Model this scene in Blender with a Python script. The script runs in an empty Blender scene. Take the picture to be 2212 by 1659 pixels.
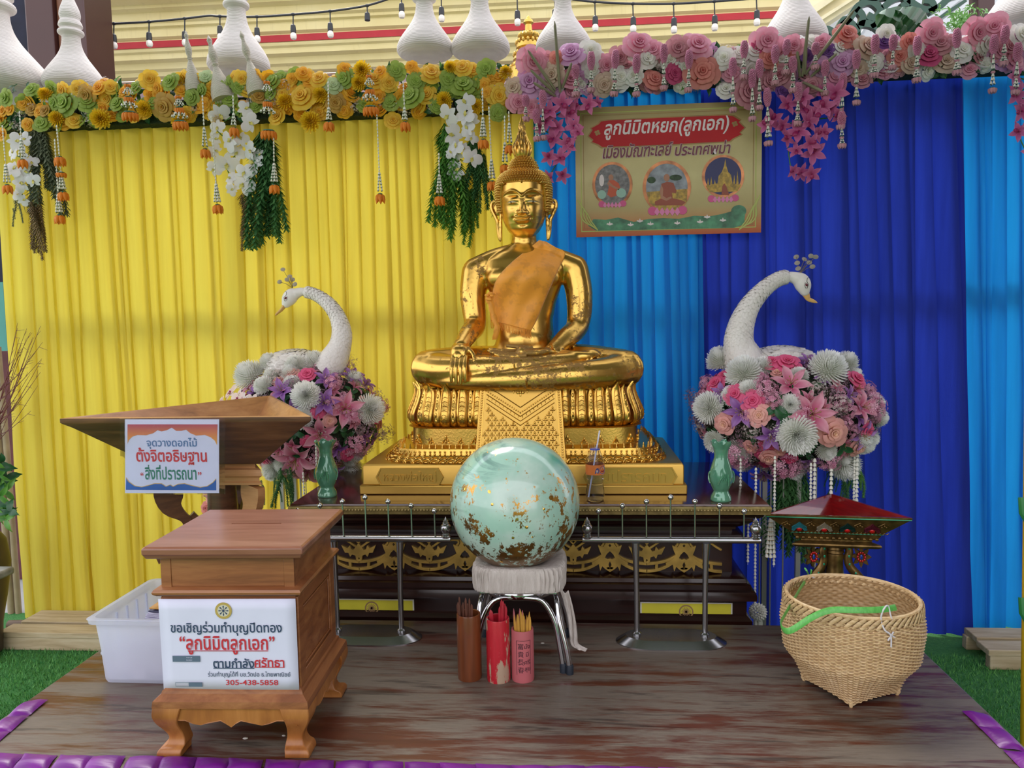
import bpy, math, random
from math import sin, cos, pi, tan, atan, atan2, sqrt, exp, radians, floor
from mathutils import Vector, Matrix, Euler, noise
from mathutils.geometry import tessellate_polygon
random.seed(7)
S = bpy.context.scene
COL = S.collection
# ------------------------------------------------------------------ camera
FPX, CH = 1660.0, 1.25
_ps, _th, _ro = atan(131.5 / FPX), atan(137 / FPX), .018
_f = Vector((-sin(_ps) * cos(_th), cos(_ps) * cos(_th), -sin(_th)))
_r0 = Vector((cos(_ps), sin(_ps), 0))
_u0 = _r0.cross(_f)
CR = cos(_ro) * _r0 - sin(_ro) * _u0
CU = sin(_ro) * _r0 + cos(_ro) * _u0
CO = Vector((0, 0, CH))
cam = bpy.data.cameras.new('camera')
cam.sensor_width = 36
cam.lens = 36 * FPX / 2212
cam.clip_start = .05
cam_o = bpy.data.objects.new('camera', cam)
COL.objects.link(cam_o)
cam_o.matrix_world = Matrix(((CR.x, CU.x, -_f.x, CO.x), (CR.y, CU.y, -_f.y, CO.y), (CR.z, CU.z, -_f.z, CO.z), (0, 0, 0, 1)))
S.camera = cam_o
S.view_settings.view_transform = 'Standard'
S.view_settings.look = 'None'
S.view_settings.gamma = 1
S.view_settings.use_curve_mapping = False
S.view_settings.exposure = 0.6

def P(px, py, Y):            # a spot of the photograph at depth Y
    d = CR * ((px - 1106) / FPX) + CU * ((829.5 - py) / FPX) + _f
    return CO + d * (Y / d.y)
def PZ(px, py, Z):           # a spot of the photograph at height Z
    d = CR * ((px - 1106) / FPX) + CU * ((829.5 - py) / FPX) + _f
    return CO + d * ((Z - CH) / d.z)

# ------------------------------------------------------------------ world light: overcast tropical daylight
W = bpy.data.worlds.new('sky'); S.world = W; W.use_nodes = True
_n = W.node_tree.nodes; _l = W.node_tree.links
_n.clear()
_out = _n.new('ShaderNodeOutputWorld'); _bg = _n.new('ShaderNodeBackground')
_tc = _n.new('ShaderNodeTexCoord'); _sx = _n.new('ShaderNodeSeparateXYZ')
_rm = _n.new('ShaderNodeValToRGB')
_l.new(_tc.outputs['Generated'], _sx.inputs[0]); _l.new(_sx.outputs['Z'], _rm.inputs[0])
_e = _rm.color_ramp.elements
_e[0].position = 0.0; _e[0].color = (.30, .29, .29, 1)
_e[1].position = 1.0; _e[1].color = (.88, .90, 1.0, 1)
_q = _e.new(.02); _q.color = (.92, .90, .94, 1)
_q = _e.new(.35); _q.color = (.97, .95, 1.0, 1)
_l.new(_rm.outputs[0], _bg.inputs[0]); _bg.inputs[1].default_value = SKY = 1.5
_l.new(_bg.outputs[0], _out.inputs[0])
sun_d = bpy.data.lights.new('sun', 'SUN'); sun_d.energy = 1.9; sun_d.angle = radians(22); sun_d.color = (1, .95, .86)
sun_o = bpy.data.objects.new('sun', sun_d); COL.objects.link(sun_o)
sun_o.rotation_euler = Vector((-.25, .55, .80)).to_track_quat('Z', 'Y').to_euler()

# ------------------------------------------------------------------ mesh builder
def lin(h):
    c = [int(h[i:i + 2], 16) / 255 for i in (0, 2, 4)]
    return tuple((x / 12.92 if x <= .04045 else ((x + .055) / 1.055) ** 2.4) for x in c)

class MB:
    def __init__(s): s.v = []; s.f = []; s.m = []; s.t = []; s.ct = 0.0
    def add(s, vs, fs, m=0, T=None, t=None):
        b = len(s.v)
        for i, p in enumerate(vs):
            p = Vector(p)
            s.v.append(T @ p if T else p)
            s.t.append(t[i] if t is not None else s.ct)
        for f in fs: s.f.append([b + i for i in f]); s.m.append(m)
        return s
    def box(s, x0, x1, y0, y1, z0, z1, m=0, T=None):
        vs = [(x, y, z) for z in (z0, z1) for y in (y0, y1) for x in (x0, x1)]
        return s.add(vs, [(0, 2, 3, 1), (4, 5, 7, 6), (0, 1, 5, 4), (2, 6, 7, 3), (0, 4, 6, 2), (1, 3, 7, 5)], m, T)
    def grid(s, fn, nu, nv, cu=False, cv=False, m=0, T=None, tf=None):
        vs = []; ts = []
        for j in range(nv + (0 if cv else 1)):
            for i in range(nu + (0 if cu else 1)):
                u, v = i / nu, j / nv
                vs.append(fn(u, v)); ts.append(tf(u, v) if tf else s.ct)
        W_ = nu if cu else nu + 1
        H_ = nv if cv else nv + 1
        fs = []
        for j in range(nv):
            for i in range(nu):
                a = j * W_ + i; b = j * W_ + (i + 1) % W_
                c = ((j + 1) % H_) * W_ + (i + 1) % W_; d = ((j + 1) % H_) * W_ + i
                fs.append((a, b, c, d))
        return s.add(vs, fs, m, T, ts)
    def loft(s, rings, m=0, T=None, c0=True, c1=True, closed=True):
        n = len(rings[0]); vs = [p for r in rings for p in r]; fs = []
        for j in range(len(rings) - 1):
            for i in range(n if closed else n - 1):
                k = (i + 1) % n
                fs.append((j * n + i, j * n + k, (j + 1) * n + k, (j + 1) * n + i))
        if c0: fs.append(tuple(reversed(range(n))))
        if c1: fs.append(tuple((len(rings) - 1) * n + i for i in range(n)))
        return s.add(vs, fs, m, T)
    def tube(s, pts, r, n=8, m=0, T=None, cap=True, sq=(1, 1), closed=False):
        pts = [Vector(p) for p in pts]; N = len(pts)
        rr = [r] * N if not isinstance(r, (list, tuple)) else r
        rings = []; ref = None
        for i, p in enumerate(pts):
            if closed: d = pts[(i + 1) % N] - pts[i - 1]
            else: d = pts[min(i + 1, N - 1)] - pts[max(i - 1, 0)]
            d = d.normalized() if d.length > 1e-9 else Vector((0, 0, 1))
            if ref is None: ref = Vector((0, 0, 1)) if abs(d.z) < .9 else Vector((0, 1, 0))
            a = ref - d * ref.dot(d)
            a = a.normalized() if a.length > 1e-6 else d.orthogonal().normalized()
            ref = a; b = d.cross(a)
            rings.append([p + (a * cos(2 * pi * k / n) * sq[0] + b * sin(2 * pi * k / n) * sq[1]) * rr[i] for k in range(n)])
        if closed: rings.append(rings[0])
        return s.loft(rings, m, T, cap and not closed, cap and not closed)
    def lathe(s, prof, n=24, m=0, c=(0, 0), sx=1, sy=1, T=None, z0=0, ex=None):
        rings = []
        for r, z in prof:
            ring = []
            for k in range(n):
                a = 2 * pi * k / n; x, y = cos(a), sin(a)
                if ex:
                    x = math.copysign(abs(x) ** (2 / ex), x); y = math.copysign(abs(y) ** (2 / ex), y)
                ring.append((c[0] + r * sx * x, c[1] + r * sy * y, z0 + z))
            rings.append(ring)
        return s.loft(rings, m, T, prof[0][0] > 1e-5, prof[-1][0] > 1e-5)
    def ball(s, c, r, nu=12, nv=8, m=0, T=None):
        if not isinstance(r, (list, tuple)): r = (r, r, r)
        rings = []
        for j in range(nv + 1):
            a = -pi / 2 + pi * j / nv
            q = max(cos(a), 1e-4)
            rings.append([(c[0] + r[0] * q * cos(2 * pi * k / nu), c[1] + r[1] * q * sin(2 * pi * k / nu), c[2] + r[2] * sin(a)) for k in range(nu)])
        return s.loft(rings, m, T, False, False)
    def bprof(s, prof, x0, x1, y0, y1, m=0, T=None, c0=True, c1=True):   # moulding run round a rectangle
        return s.loft([[(x0 - o, y0 - o, z), (x1 + o, y0 - o, z), (x1 + o, y1 + o, z), (x0 - o, y1 + o, z)] for o, z in prof], m, T, c0, c1)
    def prism(s, poly, y0, y1, holes=(), m=0, T=None, ax='y'):           # outline in X-Z, thickness along Y
        loops = [[Vector((p[0], p[1], 0)) for p in l] for l in [poly] + list(holes)]
        tri = tessellate_polygon(loops); flat = [p for l in loops for p in l]; n = len(flat)
        vs = [(p.x, y0, p.y) for p in flat] + [(p.x, y1, p.y) for p in flat]
        fs = [tuple(t) for t in tri] + [tuple(n + i for i in reversed(t)) for t in tri]
        b = 0
        for l in loops:
            k = len(l)
            for i in range(k): fs.append((b + i, b + (i + 1) % k, n + b + (i + 1) % k, n + b + i))
            b += k
        return s.add(vs, fs, m, T)
    def strip(s, pts, w, y0, y1, m=0, T=None):                            # ribbon drawn in X-Z with thickness in Y
        L = []; R = []; N = len(pts)
        ws = w if isinstance(w, (list, tuple)) else [w] * N
        for i, p in enumerate(pts):
            a = pts[max(i - 1, 0)]; b = pts[min(i + 1, N - 1)]
            dx, dz = b[0] - a[0], b[1] - a[1]; q = sqrt(dx * dx + dz * dz) or 1
            L.append((p[0] - dz / q * ws[i], p[1] + dx / q * ws[i])); R.append((p[0] + dz / q * ws[i], p[1] - dx / q * ws[i]))
        rings = [[(l[0], y0, l[1]), (r[0], y0, r[1]), (r[0], y1, r[1]), (l[0], y1, l[1])] for l, r in zip(L, R)]
        return s.loft(rings, m, T)
    def build(s, name, mats, parent=None, world=False, bev=0, ang=38, sub=0, remesh=0, smooth_it=0, loc=None, flat=False, seg=2):
        me = bpy.data.meshes.new(name)
        me.from_pydata([tuple(p) for p in s.v], [], s.f)
        if not isinstance(mats, (list, tuple)): mats = [mats]
        for mt in mats: me.materials.append(mt)
        if len(mats) > 1: me.polygons.foreach_set('material_index', s.m)
        if any(s.t):
            at = me.attributes.new('t', 'FLOAT', 'POINT'); at.data.foreach_set('value', s.t)
        me.update()
        if not flat:
            me.shade_smooth()
            if not remesh and not sub: me.set_sharp_from_angle(angle=radians(ang))
        o = bpy.data.objects.new(name, me); COL.objects.link(o)
        if loc: o.location = loc
        if parent:
            o.parent = parent
            if world: o.matrix_parent_inverse = parent_mat(parent).inverted()
        if bev:
            b = o.modifiers.new('bevel', 'BEVEL'); b.width = bev; b.segments = seg; b.limit_method = 'ANGLE'; b.angle_limit = radians(40)
            b.harden_normals = False
        if remesh:
            r = o.modifiers.new('remesh', 'REMESH'); r.mode = 'VOXEL'; r.voxel_size = remesh; r.use_smooth_shade = True
        if smooth_it:
            q = o.modifiers.new('smooth', 'SMOOTH'); q.factor = .5; q.iterations = smooth_it
        if sub:
            q = o.modifiers.new('sub', 'SUBSURF'); q.levels = q.render_levels = sub
        return o

def parent_mat(o):
    m = Matrix.LocRotScale(o.location, o.rotation_euler, o.scale)
    if o.parent: m = parent_mat(o.parent) @ o.matrix_parent_inverse @ m
    return m
def thing(name, label, cat, loc=(0, 0, 0), rz=0, group=None, rot=None, sc=1):
    o = bpy.data.objects.new(name, None); COL.objects.link(o)
    o.empty_display_size = .05
    o.location = loc; o.rotation_euler = rot if rot else (0, 0, rz)
    o.scale = (sc, sc, sc)
    o['label'] = label; o['category'] = cat
    if group: o['group'] = group
    return o
def tag(o, label, cat, group=None, kind=None):
    if label: o['label'] = label
    if cat: o['category'] = cat
    if group: o['group'] = group
    if kind: o['kind'] = kind
    return o
def struct(o, label=None):
    o['kind'] = 'structure'
    if label: o['label'] = label
    return o
def inst(me, name, parent, loc, rot=(0, 0, 0), sc=1, world=True):
    o = bpy.data.objects.new(name, me); COL.objects.link(o)
    o.location = loc; o.rotation_euler = rot
    o.scale = sc if isinstance(sc, (tuple, list)) else (sc, sc, sc)
    if parent:
        o.parent = parent
        if world: o.matrix_parent_inverse = parent_mat(parent).inverted()
    return o
def copy_tree(o, parent=None):
    c = o.copy(); COL.objects.link(c)
    if parent: c.parent = parent; c.matrix_parent_inverse = o.matrix_parent_inverse.copy()
    for ch in [x for x in COL.objects if x.parent == o]: copy_tree(ch, c)
    return c
def facing(d, roll=0):        # euler that turns +Z to direction d
    q = Vector(d).to_track_quat('Z', 'Y')
    return (q @ Euler((0, 0, roll)).to_quaternion()).to_euler()
def catmull(pts, k=6, closed=False):
    pts = [Vector(p) for p in pts]; n = len(pts); out = []
    for i in range(n if closed else n - 1):
        if closed: p0, p1, p2, p3 = pts[i - 1], pts[i], pts[(i + 1) % n], pts[(i + 2) % n]
        else: p0, p1, p2, p3 = pts[max(i - 1, 0)], pts[i], pts[i + 1], pts[min(i + 2, n - 1)]
        for j in range(k):
            t = j / k
            out.append(.5 * ((2 * p1) + (p2 - p0) * t + (2 * p0 - 5 * p1 + 4 * p2 - p3) * t * t + (3 * p1 - p0 - 3 * p2 + p3) * t ** 3))
    if not closed: out.append(pts[-1])
    return out
def lerp_list(tab, x):        # tab of (x, a, b, ...) sorted by x
    if x <= tab[0][0]: return tab[0][1:]
    for a, b in zip(tab, tab[1:]):
        if x <= b[0]:
            k = (x - a[0]) / (b[0] - a[0])
            return tuple(p + (q - p) * k for p, q in zip(a[1:], b[1:]))
    return tab[-1][1:]
def prune(me):                # drop the slivers a glyph fill leaves lying on top of its own faces
    co = [v.co for v in me.vertices]; ps = list(me.polygons); cells = {}; cs = max((max(v.x for v in co) - min(v.x for v in co)) / 60, 1e-6)
    info = []
    for k, p in enumerate(ps):
        a, b, c = [co[i] for i in p.vertices[:3]]; ar = (b.x - a.x) * (c.y - a.y) - (c.x - a.x) * (b.y - a.y); info.append((a, b, c, ar))
        for i in range(int(min(a.x, b.x, c.x) // cs), int(max(a.x, b.x, c.x) // cs) + 1):
            for j in range(int(min(a.y, b.y, c.y) // cs), int(max(a.y, b.y, c.y) // cs) + 1): cells.setdefault((i, j), []).append(k)
    out = []
    for k, p in enumerate(ps):
        a, b, c, ar = info[k]; x, y = (a.x + b.x + c.x) / 3, (a.y + b.y + c.y) / 3; hit = abs(ar) < 1e-12
        for q in cells.get((int(x // cs), int(y // cs)), ()):
            if q == k: continue
            A, B, C, R2 = info[q]
            if abs(R2) < abs(ar) or (abs(R2) == abs(ar) and q > k) or abs(R2) < 1e-12: continue
            u = ((B.x - x) * (C.y - y) - (C.x - x) * (B.y - y)) / R2; v = ((C.x - x) * (A.y - y) - (A.x - x) * (C.y - y)) / R2
            if u > .001 and v > .001 and u + v < .999: hit = True; break
        if not hit: out.append(p)
    return out
def lettering(text, name, mat, parent, loc, height, width=None, depth=.0006, rot=(pi / 2, 0, 0), align='CENTER', shear=0, world=True, bold=0):
    c = bpy.data.curves.new(name, 'FONT'); c.body = text; c.size = 1; c.align_x = align; c.align_y = 'CENTER'
    c.extrude = 0; c.offset = bold; c.resolution_u = 3
    o = bpy.data.objects.new(name, c); COL.objects.link(o)
    dg = bpy.context.evaluated_depsgraph_get()
    me = bpy.data.meshes.new_from_object(o.evaluated_get(dg))
    bpy.data.objects.remove(o)
    xs = [v.co.x for v in me.vertices]; ys = [v.co.y for v in me.vertices]
    w, h = max(xs) - min(xs), max(ys) - min(ys); cx = (max(xs) + min(xs)) / 2; cy = (max(ys) + min(ys)) / 2
    k = height / h; kx = width / w if width else k
    for v in me.vertices:
        y = (v.co.y - cy) * k
        v.co = ((v.co.x - cx) * kx + shear * y, y, 0)
    mb = MB()
    vs = [v.co.copy() for v in me.vertices]; n = len(vs)
    keep = prune(me)
    cnt = {}
    for p in keep:
        for e in p.edge_keys: cnt[e] = cnt.get(e, 0) + 1
    fs = [tuple(p.vertices) for p in keep]
    allf = [tuple(n + i for i in f) for f in fs]
    for p in keep:
        vv = list(p.vertices)
        for i in range(len(vv)):
            a, b = vv[i], vv[(i + 1) % len(vv)]
            if cnt.get((min(a, b), max(a, b)), 0) == 1: allf.append((a, b, n + b, n + a))
    mb.add([(v.x, v.y, 0) for v in vs] + [(v.x, v.y, depth) for v in vs], allf)
    bpy.data.meshes.remove(me)
    o = mb.build(name, mat, None, flat=True)
    o.location = loc; o.rotation_euler = rot
    if parent:
        o.parent = parent
        if world: o.matrix_parent_inverse = parent_mat(parent).inverted()
    return o

# ------------------------------------------------------------------ materials
class NT:
    def __init__(s, name):
        s.mat = bpy.data.materials.new(name); s.mat.use_nodes = True
        s.t = s.mat.node_tree; s.n = s.t.nodes; s.n.clear()
        s.out = s.n.new('ShaderNodeOutputMaterial'); s.b = s.n.new('ShaderNodeBsdfPrincipled')
        s.l(s.b.outputs[0], s.out.inputs[0])
    def l(s, a, b): s.t.links.new(a, b)
    def new(s, k, **kw):
        n = s.n.new(k)
        for a, v in kw.items(): setattr(n, a, v)
        return n
    def coord(s, scale=(1, 1, 1), kind='Object', rot=(0, 0, 0)):
        c = s.new('ShaderNodeTexCoord'); m = s.new('ShaderNodeMapping'); m.inputs['Scale'].default_value = scale
        m.inputs['Rotation'].default_value = rot
        s.l(c.outputs[kind], m.inputs[0]); return m.outputs[0]
    def noise(s, co, sc=5, det=3, rough=.5, dist=0):
        n = s.new('ShaderNodeTexNoise'); n.inputs['Scale'].default_value = sc; n.inputs['Detail'].default_value = det
        n.inputs['Roughness'].default_value = rough; n.inputs['Distortion'].default_value = dist
        if co: s.l(co, n.inputs['Vector'])
        return n.outputs['Fac']
    def ramp(s, fac, stops, const=False):
        r = s.new('ShaderNodeValToRGB'); e = r.color_ramp.elements
        if const: r.color_ramp.interpolation = 'CONSTANT'
        while len(e) < len(stops): e.new(.5)
        for x, (p, c) in zip(e, stops):
            x.position = p; x.color = (*(lin(c) if isinstance(c, str) else c), 1) if not isinstance(c, (int, float)) else (c, c, c, 1)
        s.l(fac, r.inputs[0]); return r.outputs[0]
    def mix(s, fac, a, b, mode='MIX'):
        m = s.new('ShaderNodeMix', data_type='RGBA', blend_type=mode)
        for v, i in ((fac, 0), (a, 6), (b, 7)):
            if isinstance(v, (int, float)): m.inputs[i].default_value = v
            elif isinstance(v, str): m.inputs[i].default_value = (*lin(v), 1)
            elif isinstance(v, tuple): m.inputs[i].default_value = (*v, 1)
            else: s.l(v, m.inputs[i])
        return m.outputs[2]
    def math(s, op, a, b=0.0):
        m = s.new('ShaderNodeMath', operation=op)
        for i, v in ((0, a), (1, b)):
            if isinstance(v, (int, float)): m.inputs[i].default_value = v
            else: s.l(v, m.inputs[i])
        return m.outputs[0]
    def bump(s, h, st=.3, d=.01):
        b = s.new('ShaderNodeBump'); b.inputs['Strength'].default_value = st; b.inputs['Distance'].default_value = d
        s.l(h, b.inputs['Height']); s.l(b.outputs[0], s.b.inputs['Normal']); return b
    def set(s, **kw):
        for k, v in kw.items():
            i = s.b.inputs[k.replace('_', ' ')]
            if isinstance(v, str): i.default_value = (*lin(v), 1)
            elif isinstance(v, (int, float)): i.default_value = v
            elif isinstance(v, tuple): i.default_value = v
            else: s.l(v, i)
        return s
    def attr(s, name='t'):
        a = s.new('ShaderNodeAttribute'); a.attribute_name = name; return a.outputs['Fac']

def plain(name, c, rough=.5, metal=0, var=.06, vs=8, bump=0, bs=60, c2=None, **kw):
    t = NT(name); co = t.coord()
    f = t.noise(co, vs, 3)
    base = lin(c); d = lin(c2) if c2 else tuple(x * (1 - var * 2.2) for x in base)
    r = t.ramp(f, [(.3, d), (.7, base)])
    t.set(Base_Color=r, Roughness=rough, Metallic=metal)
    if bump: t.bump(t.noise(co, bs, 3), bump, .004)
    if kw: t.set(**kw)
    return t.mat
def cloth(name, c, c2, trans=.45, sc=(220, 220, 220), rough=.75, sheen=.2):
    t = NT(name); co = t.coord()
    f = t.noise(t.coord((14, 14, .8)), 3, 4)
    r = t.mix(f, c2, c)
    t.set(Base_Color=r, Roughness=rough, Sheen_Weight=sheen)
    t.bump(t.noise(t.coord((60, 60, 8)), 4, 3), .15, .004)
    tr = t.new('ShaderNodeBsdfTranslucent'); t.l(r, tr.inputs[0])
    mx = t.new('ShaderNodeMixShader'); mx.inputs[0].default_value = trans
    t.l(t.b.outputs[0], mx.inputs[1]); t.l(tr.outputs[0], mx.inputs[2]); t.l(mx.outputs[0], t.out.inputs[0])
    return t.mat
def petal(name, c, c2, rough=.55, trans=.25):      # c at the heart, c2 at the rim (attribute t)
    t = NT(name); r = t.mix(t.attr(), c, c2)
    n = t.noise(t.coord(), 9, 3)
    r2 = t.mix(t.math('MULTIPLY', n, .25), r, '8a6a50' if False else c)
    t.set(Base_Color=r2, Roughness=rough)
    tr = t.new('ShaderNodeBsdfTranslucent'); t.l(r2, tr.inputs[0])
    mx = t.new('ShaderNodeMixShader'); mx.inputs[0].default_value = trans
    t.l(t.b.outputs[0], mx.inputs[1]); t.l(tr.outputs[0], mx.inputs[2]); t.l(mx.outputs[0], t.out.inputs[0])
    return t.mat
def wood(name, a, b, c, axis=(1, 12, 12), sc=3, rough=.38, coat=.15, bump=.08):
    t = NT(name); co = t.coord(axis)
    f = t.noise(co, sc, 5, .6, .6)
    g = t.noise(t.coord(tuple(x * 7 for x in axis)), sc, 2)
    r = t.ramp(f, [(.25, a), (.5, b), (.72, c)])
    r = t.mix(t.math('MULTIPLY', g, .35), r, a)
    t.set(Base_Color=r, Roughness=rough, Coat_Weight=coat, Coat_Roughness=.2)
    t.bump(g, bump, .003)
    return t.mat
def gold(name, c='e0a83a', flake='6a4a22', rough=.27, amt=.62, fs=22, bump=.0, bs=80, grad=None):
    t = NT(name); co = t.coord()
    n1 = t.noise(co, 3.2, 3, .6); n2 = t.noise(co, fs, 6, .75)
    s_ = t.math('ADD', t.math('MULTIPLY', n1, .5), t.math('MULTIPLY', n2, .55))
    m = t.ramp(s_, [(amt - .012, 0), (amt + .012, 1)])
    r = t.mix(t.noise(co, 2, 3), c, tuple(x * .8 for x in lin(c)))
    r = t.mix(t.math('MULTIPLY', m, .75), r, flake)
    t.set(Base_Color=r, Metallic=t.math('SUBTRACT', 1.0, t.math('MULTIPLY', m, .45)), Roughness=t.math('ADD', rough, t.math('MULTIPLY', m, .25)))
    if bump: t.bump(t.noise(co, bs, 4), bump, .003)
    return t.mat
M = {}
# ================================================================== THE SETTING
GZ = -.47                                  # ground level under the stage
t = NT('turf'); co = t.coord()
r = t.mix(t.noise(co, 60, 3), '2a6a34', '4f9448'); t.set(Base_Color=r, Roughness=.9); t.bump(t.noise(co, 160, 2), .9, .01); M['turf'] = t.mat
t = NT('paving'); co = t.coord()
r = t.ramp(t.noise(co, 2, 4), [(.3, '8d8f90'), (.7, 'b4b6b6')]); t.set(Base_Color=r, Roughness=.8); M['paving'] = t.mat
fl = MB().box(-9, 9, 4.3, 12, GZ - .1, GZ - .002).build('floor', M['paving'], flat=True); struct(fl)
fl = MB().box(-9, 9, -6, 4.3, GZ - .1, GZ).build('floor', M['turf'], flat=True); struct(fl)
# grass blades of the artificial turf, left and right of the stage
mb = MB(); rng = random.Random(3)
for (x0, x1, y0, y1, n) in ((-3.3, -1.9, 2.4, 3.85, 15000), (1.33, 2.6, 2.3, 3.9, 14000)):
    for i in range(n):
        x, y = rng.uniform(x0, x1), rng.uniform(y0, y1); a = rng.uniform(0, 6.3); h = rng.uniform(.012, .024)
        dx, dy = cos(a) * .0022, sin(a) * .0022; lx, ly = rng.uniform(-.01, .01), rng.uniform(-.01, .01)
        q = rng.random()
        mb.add([(x - dx, y - dy, GZ), (x + dx, y + dy, GZ), (x + lx, y + ly, GZ + h)], [(0, 1, 2)], 0, None, [q, q, q])
t = NT('turf_blade'); t.set(Base_Color=t.mix(t.attr(), '2c7a3c', '72b45c'), Roughness=.6); M['blade'] = t.mat
tag(mb.build('artificial_turf', M['blade'], flat=True), 'short bright green artificial turf around the wooden stage', 'turf', kind='stuff')

M['ceil'] = plain('unseen_ceiling_paint', '8d8478', .8)
struct(MB().box(-3.9, 3.6, .35, 3.7, 3.45, 3.6).build('unseen_ceiling', M['ceil'], flat=True))  # unseen roof slab, added and trimmed to control daylight and gold reflections
M['darkwall'] = plain('unseen_wall_paint', '6d5a4c', .7)
struct(MB().box(3.45, 3.6, -1.2, 3.6, GZ, 3.45).build('wall_right', M['darkwall'], flat=True))  # unseen wall, added to block light from the front right
struct(MB().box(-1.0, 1.2, -3.7, -3.6, GZ, 3.2).build('unseen_wall_front', M['darkwall'], flat=True))  # unseen wall behind the camera, added and narrowed to shape front light and reflections


# ---- the cream temple building behind: cornice mouldings run along X
t = NT('cream_plaster'); co = t.coord((.6, .6, .6))
r = t.ramp(t.noise(co, 2.2, 5, .6), [(.25, 'e6d698'), (.5, 'efe1a6'), (.8, 'f6ecbc')])
s_ = t.noise(t.coord((6, 6, .35)), 3, 4, .7)
r = t.mix(t.ramp(s_, [(.58, 0), (.85, .35)]), r, 'a89560'); t.set(Base_Color=r, Roughness=.7); M['cream'] = t.mat
M['redpaint'] = plain('red_paint', 'c02a35', .6)
M['mauve'] = plain('mauve_plaster', 'a8929a', .8)
def zc(y, x=900, Y=8.9): return P(x, y, Y).z
YB = 9.0
prof = [(0, zc(142)), (-.10, zc(140)), (-.12, zc(132)), (-.16, zc(128)), (-.18, zc(116)), (-.25, zc(112)), (-.26, zc(101)), (-.29, zc(98)), (-.30, zc(94)),
        (-.30, zc(74)), (-.34, zc(70)), (-.34, zc(52)), (-.38, zc(50)), (-.38, zc(44)), (-.42, zc(40)), (-.42, zc(24)), (-.50, zc(20)), (-.50, zc(14)), (-.62, zc(9)), (-.64, zc(-20)), (-.8, zc(-30)), (-.8, zc(-60)), (0, zc(-60))]
mb = MB()
mb.loft([[(x, YB + o, z) for o, z in prof] for x in (-9, 4.2)], 0, closed=False, c0=False, c1=False)
mb.loft([[(x, YB + o - .004, z) for o, z in ((-.30, zc(91)), (-.31, zc(91)), (-.31, zc(77)), (-.30, zc(77)))] for x in (-9, 4.2)], 1, closed=True)
o = mb.build('wall_back', [M['cream'], M['redpaint']], flat=True); struct(o, 'cream yellow temple wall top with stepped cornice mouldings and a red painted stripe')
struct(MB().box(-9, 9, YB + .02, YB + .3, GZ, zc(142)).build('wall_back', M['mauve'], flat=True), 'mauve plaster wall under the cream cornice')
# brown column and dark wall at the far left
M['brownwood'] = plain('brown_lacquer_wood', '43221f', .4, vs=2)
M['browntan'] = plain('tan_lacquer_wood', '7d5038', .4, vs=2)
a = P(55, 60, 6.4).x; b = P(186, 60, 6.4).x
mb = MB(); mb.box(a, a + (b - a) * .46, 6.4, 6.8, GZ, 5.2, 0); mb.box(a + (b - a) * .46, b - (b - a) * .3, 6.45, 6.8, GZ, 5.2, 1); mb.box(b - (b - a) * .3, b, 6.38, 6.8, GZ, 5.2, 0)
tag(mb.build('wooden_column', [M['brownwood'], M['browntan']], bev=.015), 'square brown lacquered column behind the garland at far left', 'column')
M['navy'] = plain('navy_cloth', '23263e', .8, var=.3, vs=4)
tag(MB().box(P(-60, 60, 6.9).x, P(70, 60, 6.9).x, 6.9, 7.0, GZ, 5.4).build('dark_screen', M['navy'], flat=True), 'dark navy panel beyond the brown column at far left', 'panel')
# slanting cream gable board and pale wall on the right
M['creamlight'] = plain('cream_gable_paint', 'f0e6bc', .6)
M['palewall'] = plain('pale_wall', 'd5d9de', .7)
mb = MB()
q = [P(x, y, 7.6) for x, y in ((1540, 150), (1790, -25), (1905, -25), (1600, 175))]
mb.prism([(p.x, p.z) for p in q], 7.5, 7.75)
q = [P(x, y, 7.4) for x, y in ((1560, 145), (1812, -25), (1835, -25), (1575, 155))]
mb.prism([(p.x, p.z) for p in q], 7.42, 7.5)
q = [P(x, y, 7.4) for x, y in ((1575, 158), (1868, -25), (1878, -25), (1582, 164))]
mb.prism([(p.x, p.z) for p in q], 7.45, 7.5)
tag(mb.build('gable_board', M['creamlight'], bev=.01), 'slanting cream gable board behind the white jar on the pink garland', 'gable')
q = [P(x, y, 8.0) for x, y in ((1640, 190), (1900, -60), (2330, -60), (2330, 190))]
mb = MB(); mb.prism([(p.x, p.z) for p in q], 8.0, 8.1); struct(mb.build('wall_right', M['palewall'], flat=True))
# green fretwork under the eave
M['greenpaint'] = plain('green_gloss_paint', '1c4a38', .35)
root = thing('eave_fretwork', 'dark green scrollwork bracket hanging under the eave at upper right', 'fretwork', P(1900, 30, 6.6))
def px2(pts, Y): return [(P(x, y, Y).x, P(x, y, Y).z) for x, y in pts]
mb = MB()
for path, w in (([(1812, 62), (1835, 40), (1852, 15), (1880, 5), (1900, 22), (1888, 40), (1872, 34)], .028), ([(1812, 62), (1822, 45), (1836, 52), (1848, 66), (1850, 84)], .03),
                ([(1850, 60), (1866, 52), (1890, 58), (1905, 75), (1890, 88)], .028), ([(1905, 20), (1925, 2), (1950, -6), (1958, 8), (1945, 16)], .026),
                ([(1960, 0), (1975, 12), (1995, 22), (2015, 20), (2010, 5), (1995, 2)], .026), ([(2005, 28), (2030, 14), (2050, -4), (2075, -12)], .026),
                ([(1770, 72), (1785, 64), (1800, 74), (1795, 92)], .025), ([(1860, -8), (1890, -4), (1925, -10)], .03), ([(2015, 50), (2045, 28), (2085, 2)], .012), ([(1880, 60), (1930, 30), (1960, 20)], .02), ([(1848, 20), (1862, 36), (1858, 58)], .026)):
    pts = [(p.x, p.y) for p in catmull([(a, b, 0) for a, b in px2(path, 6.6)], 5)]
    mb.strip(pts, w, 6.58, 6.63)
mb.build('scrollwork', M['greenpaint'], root, world=True, bev=.004)
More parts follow.
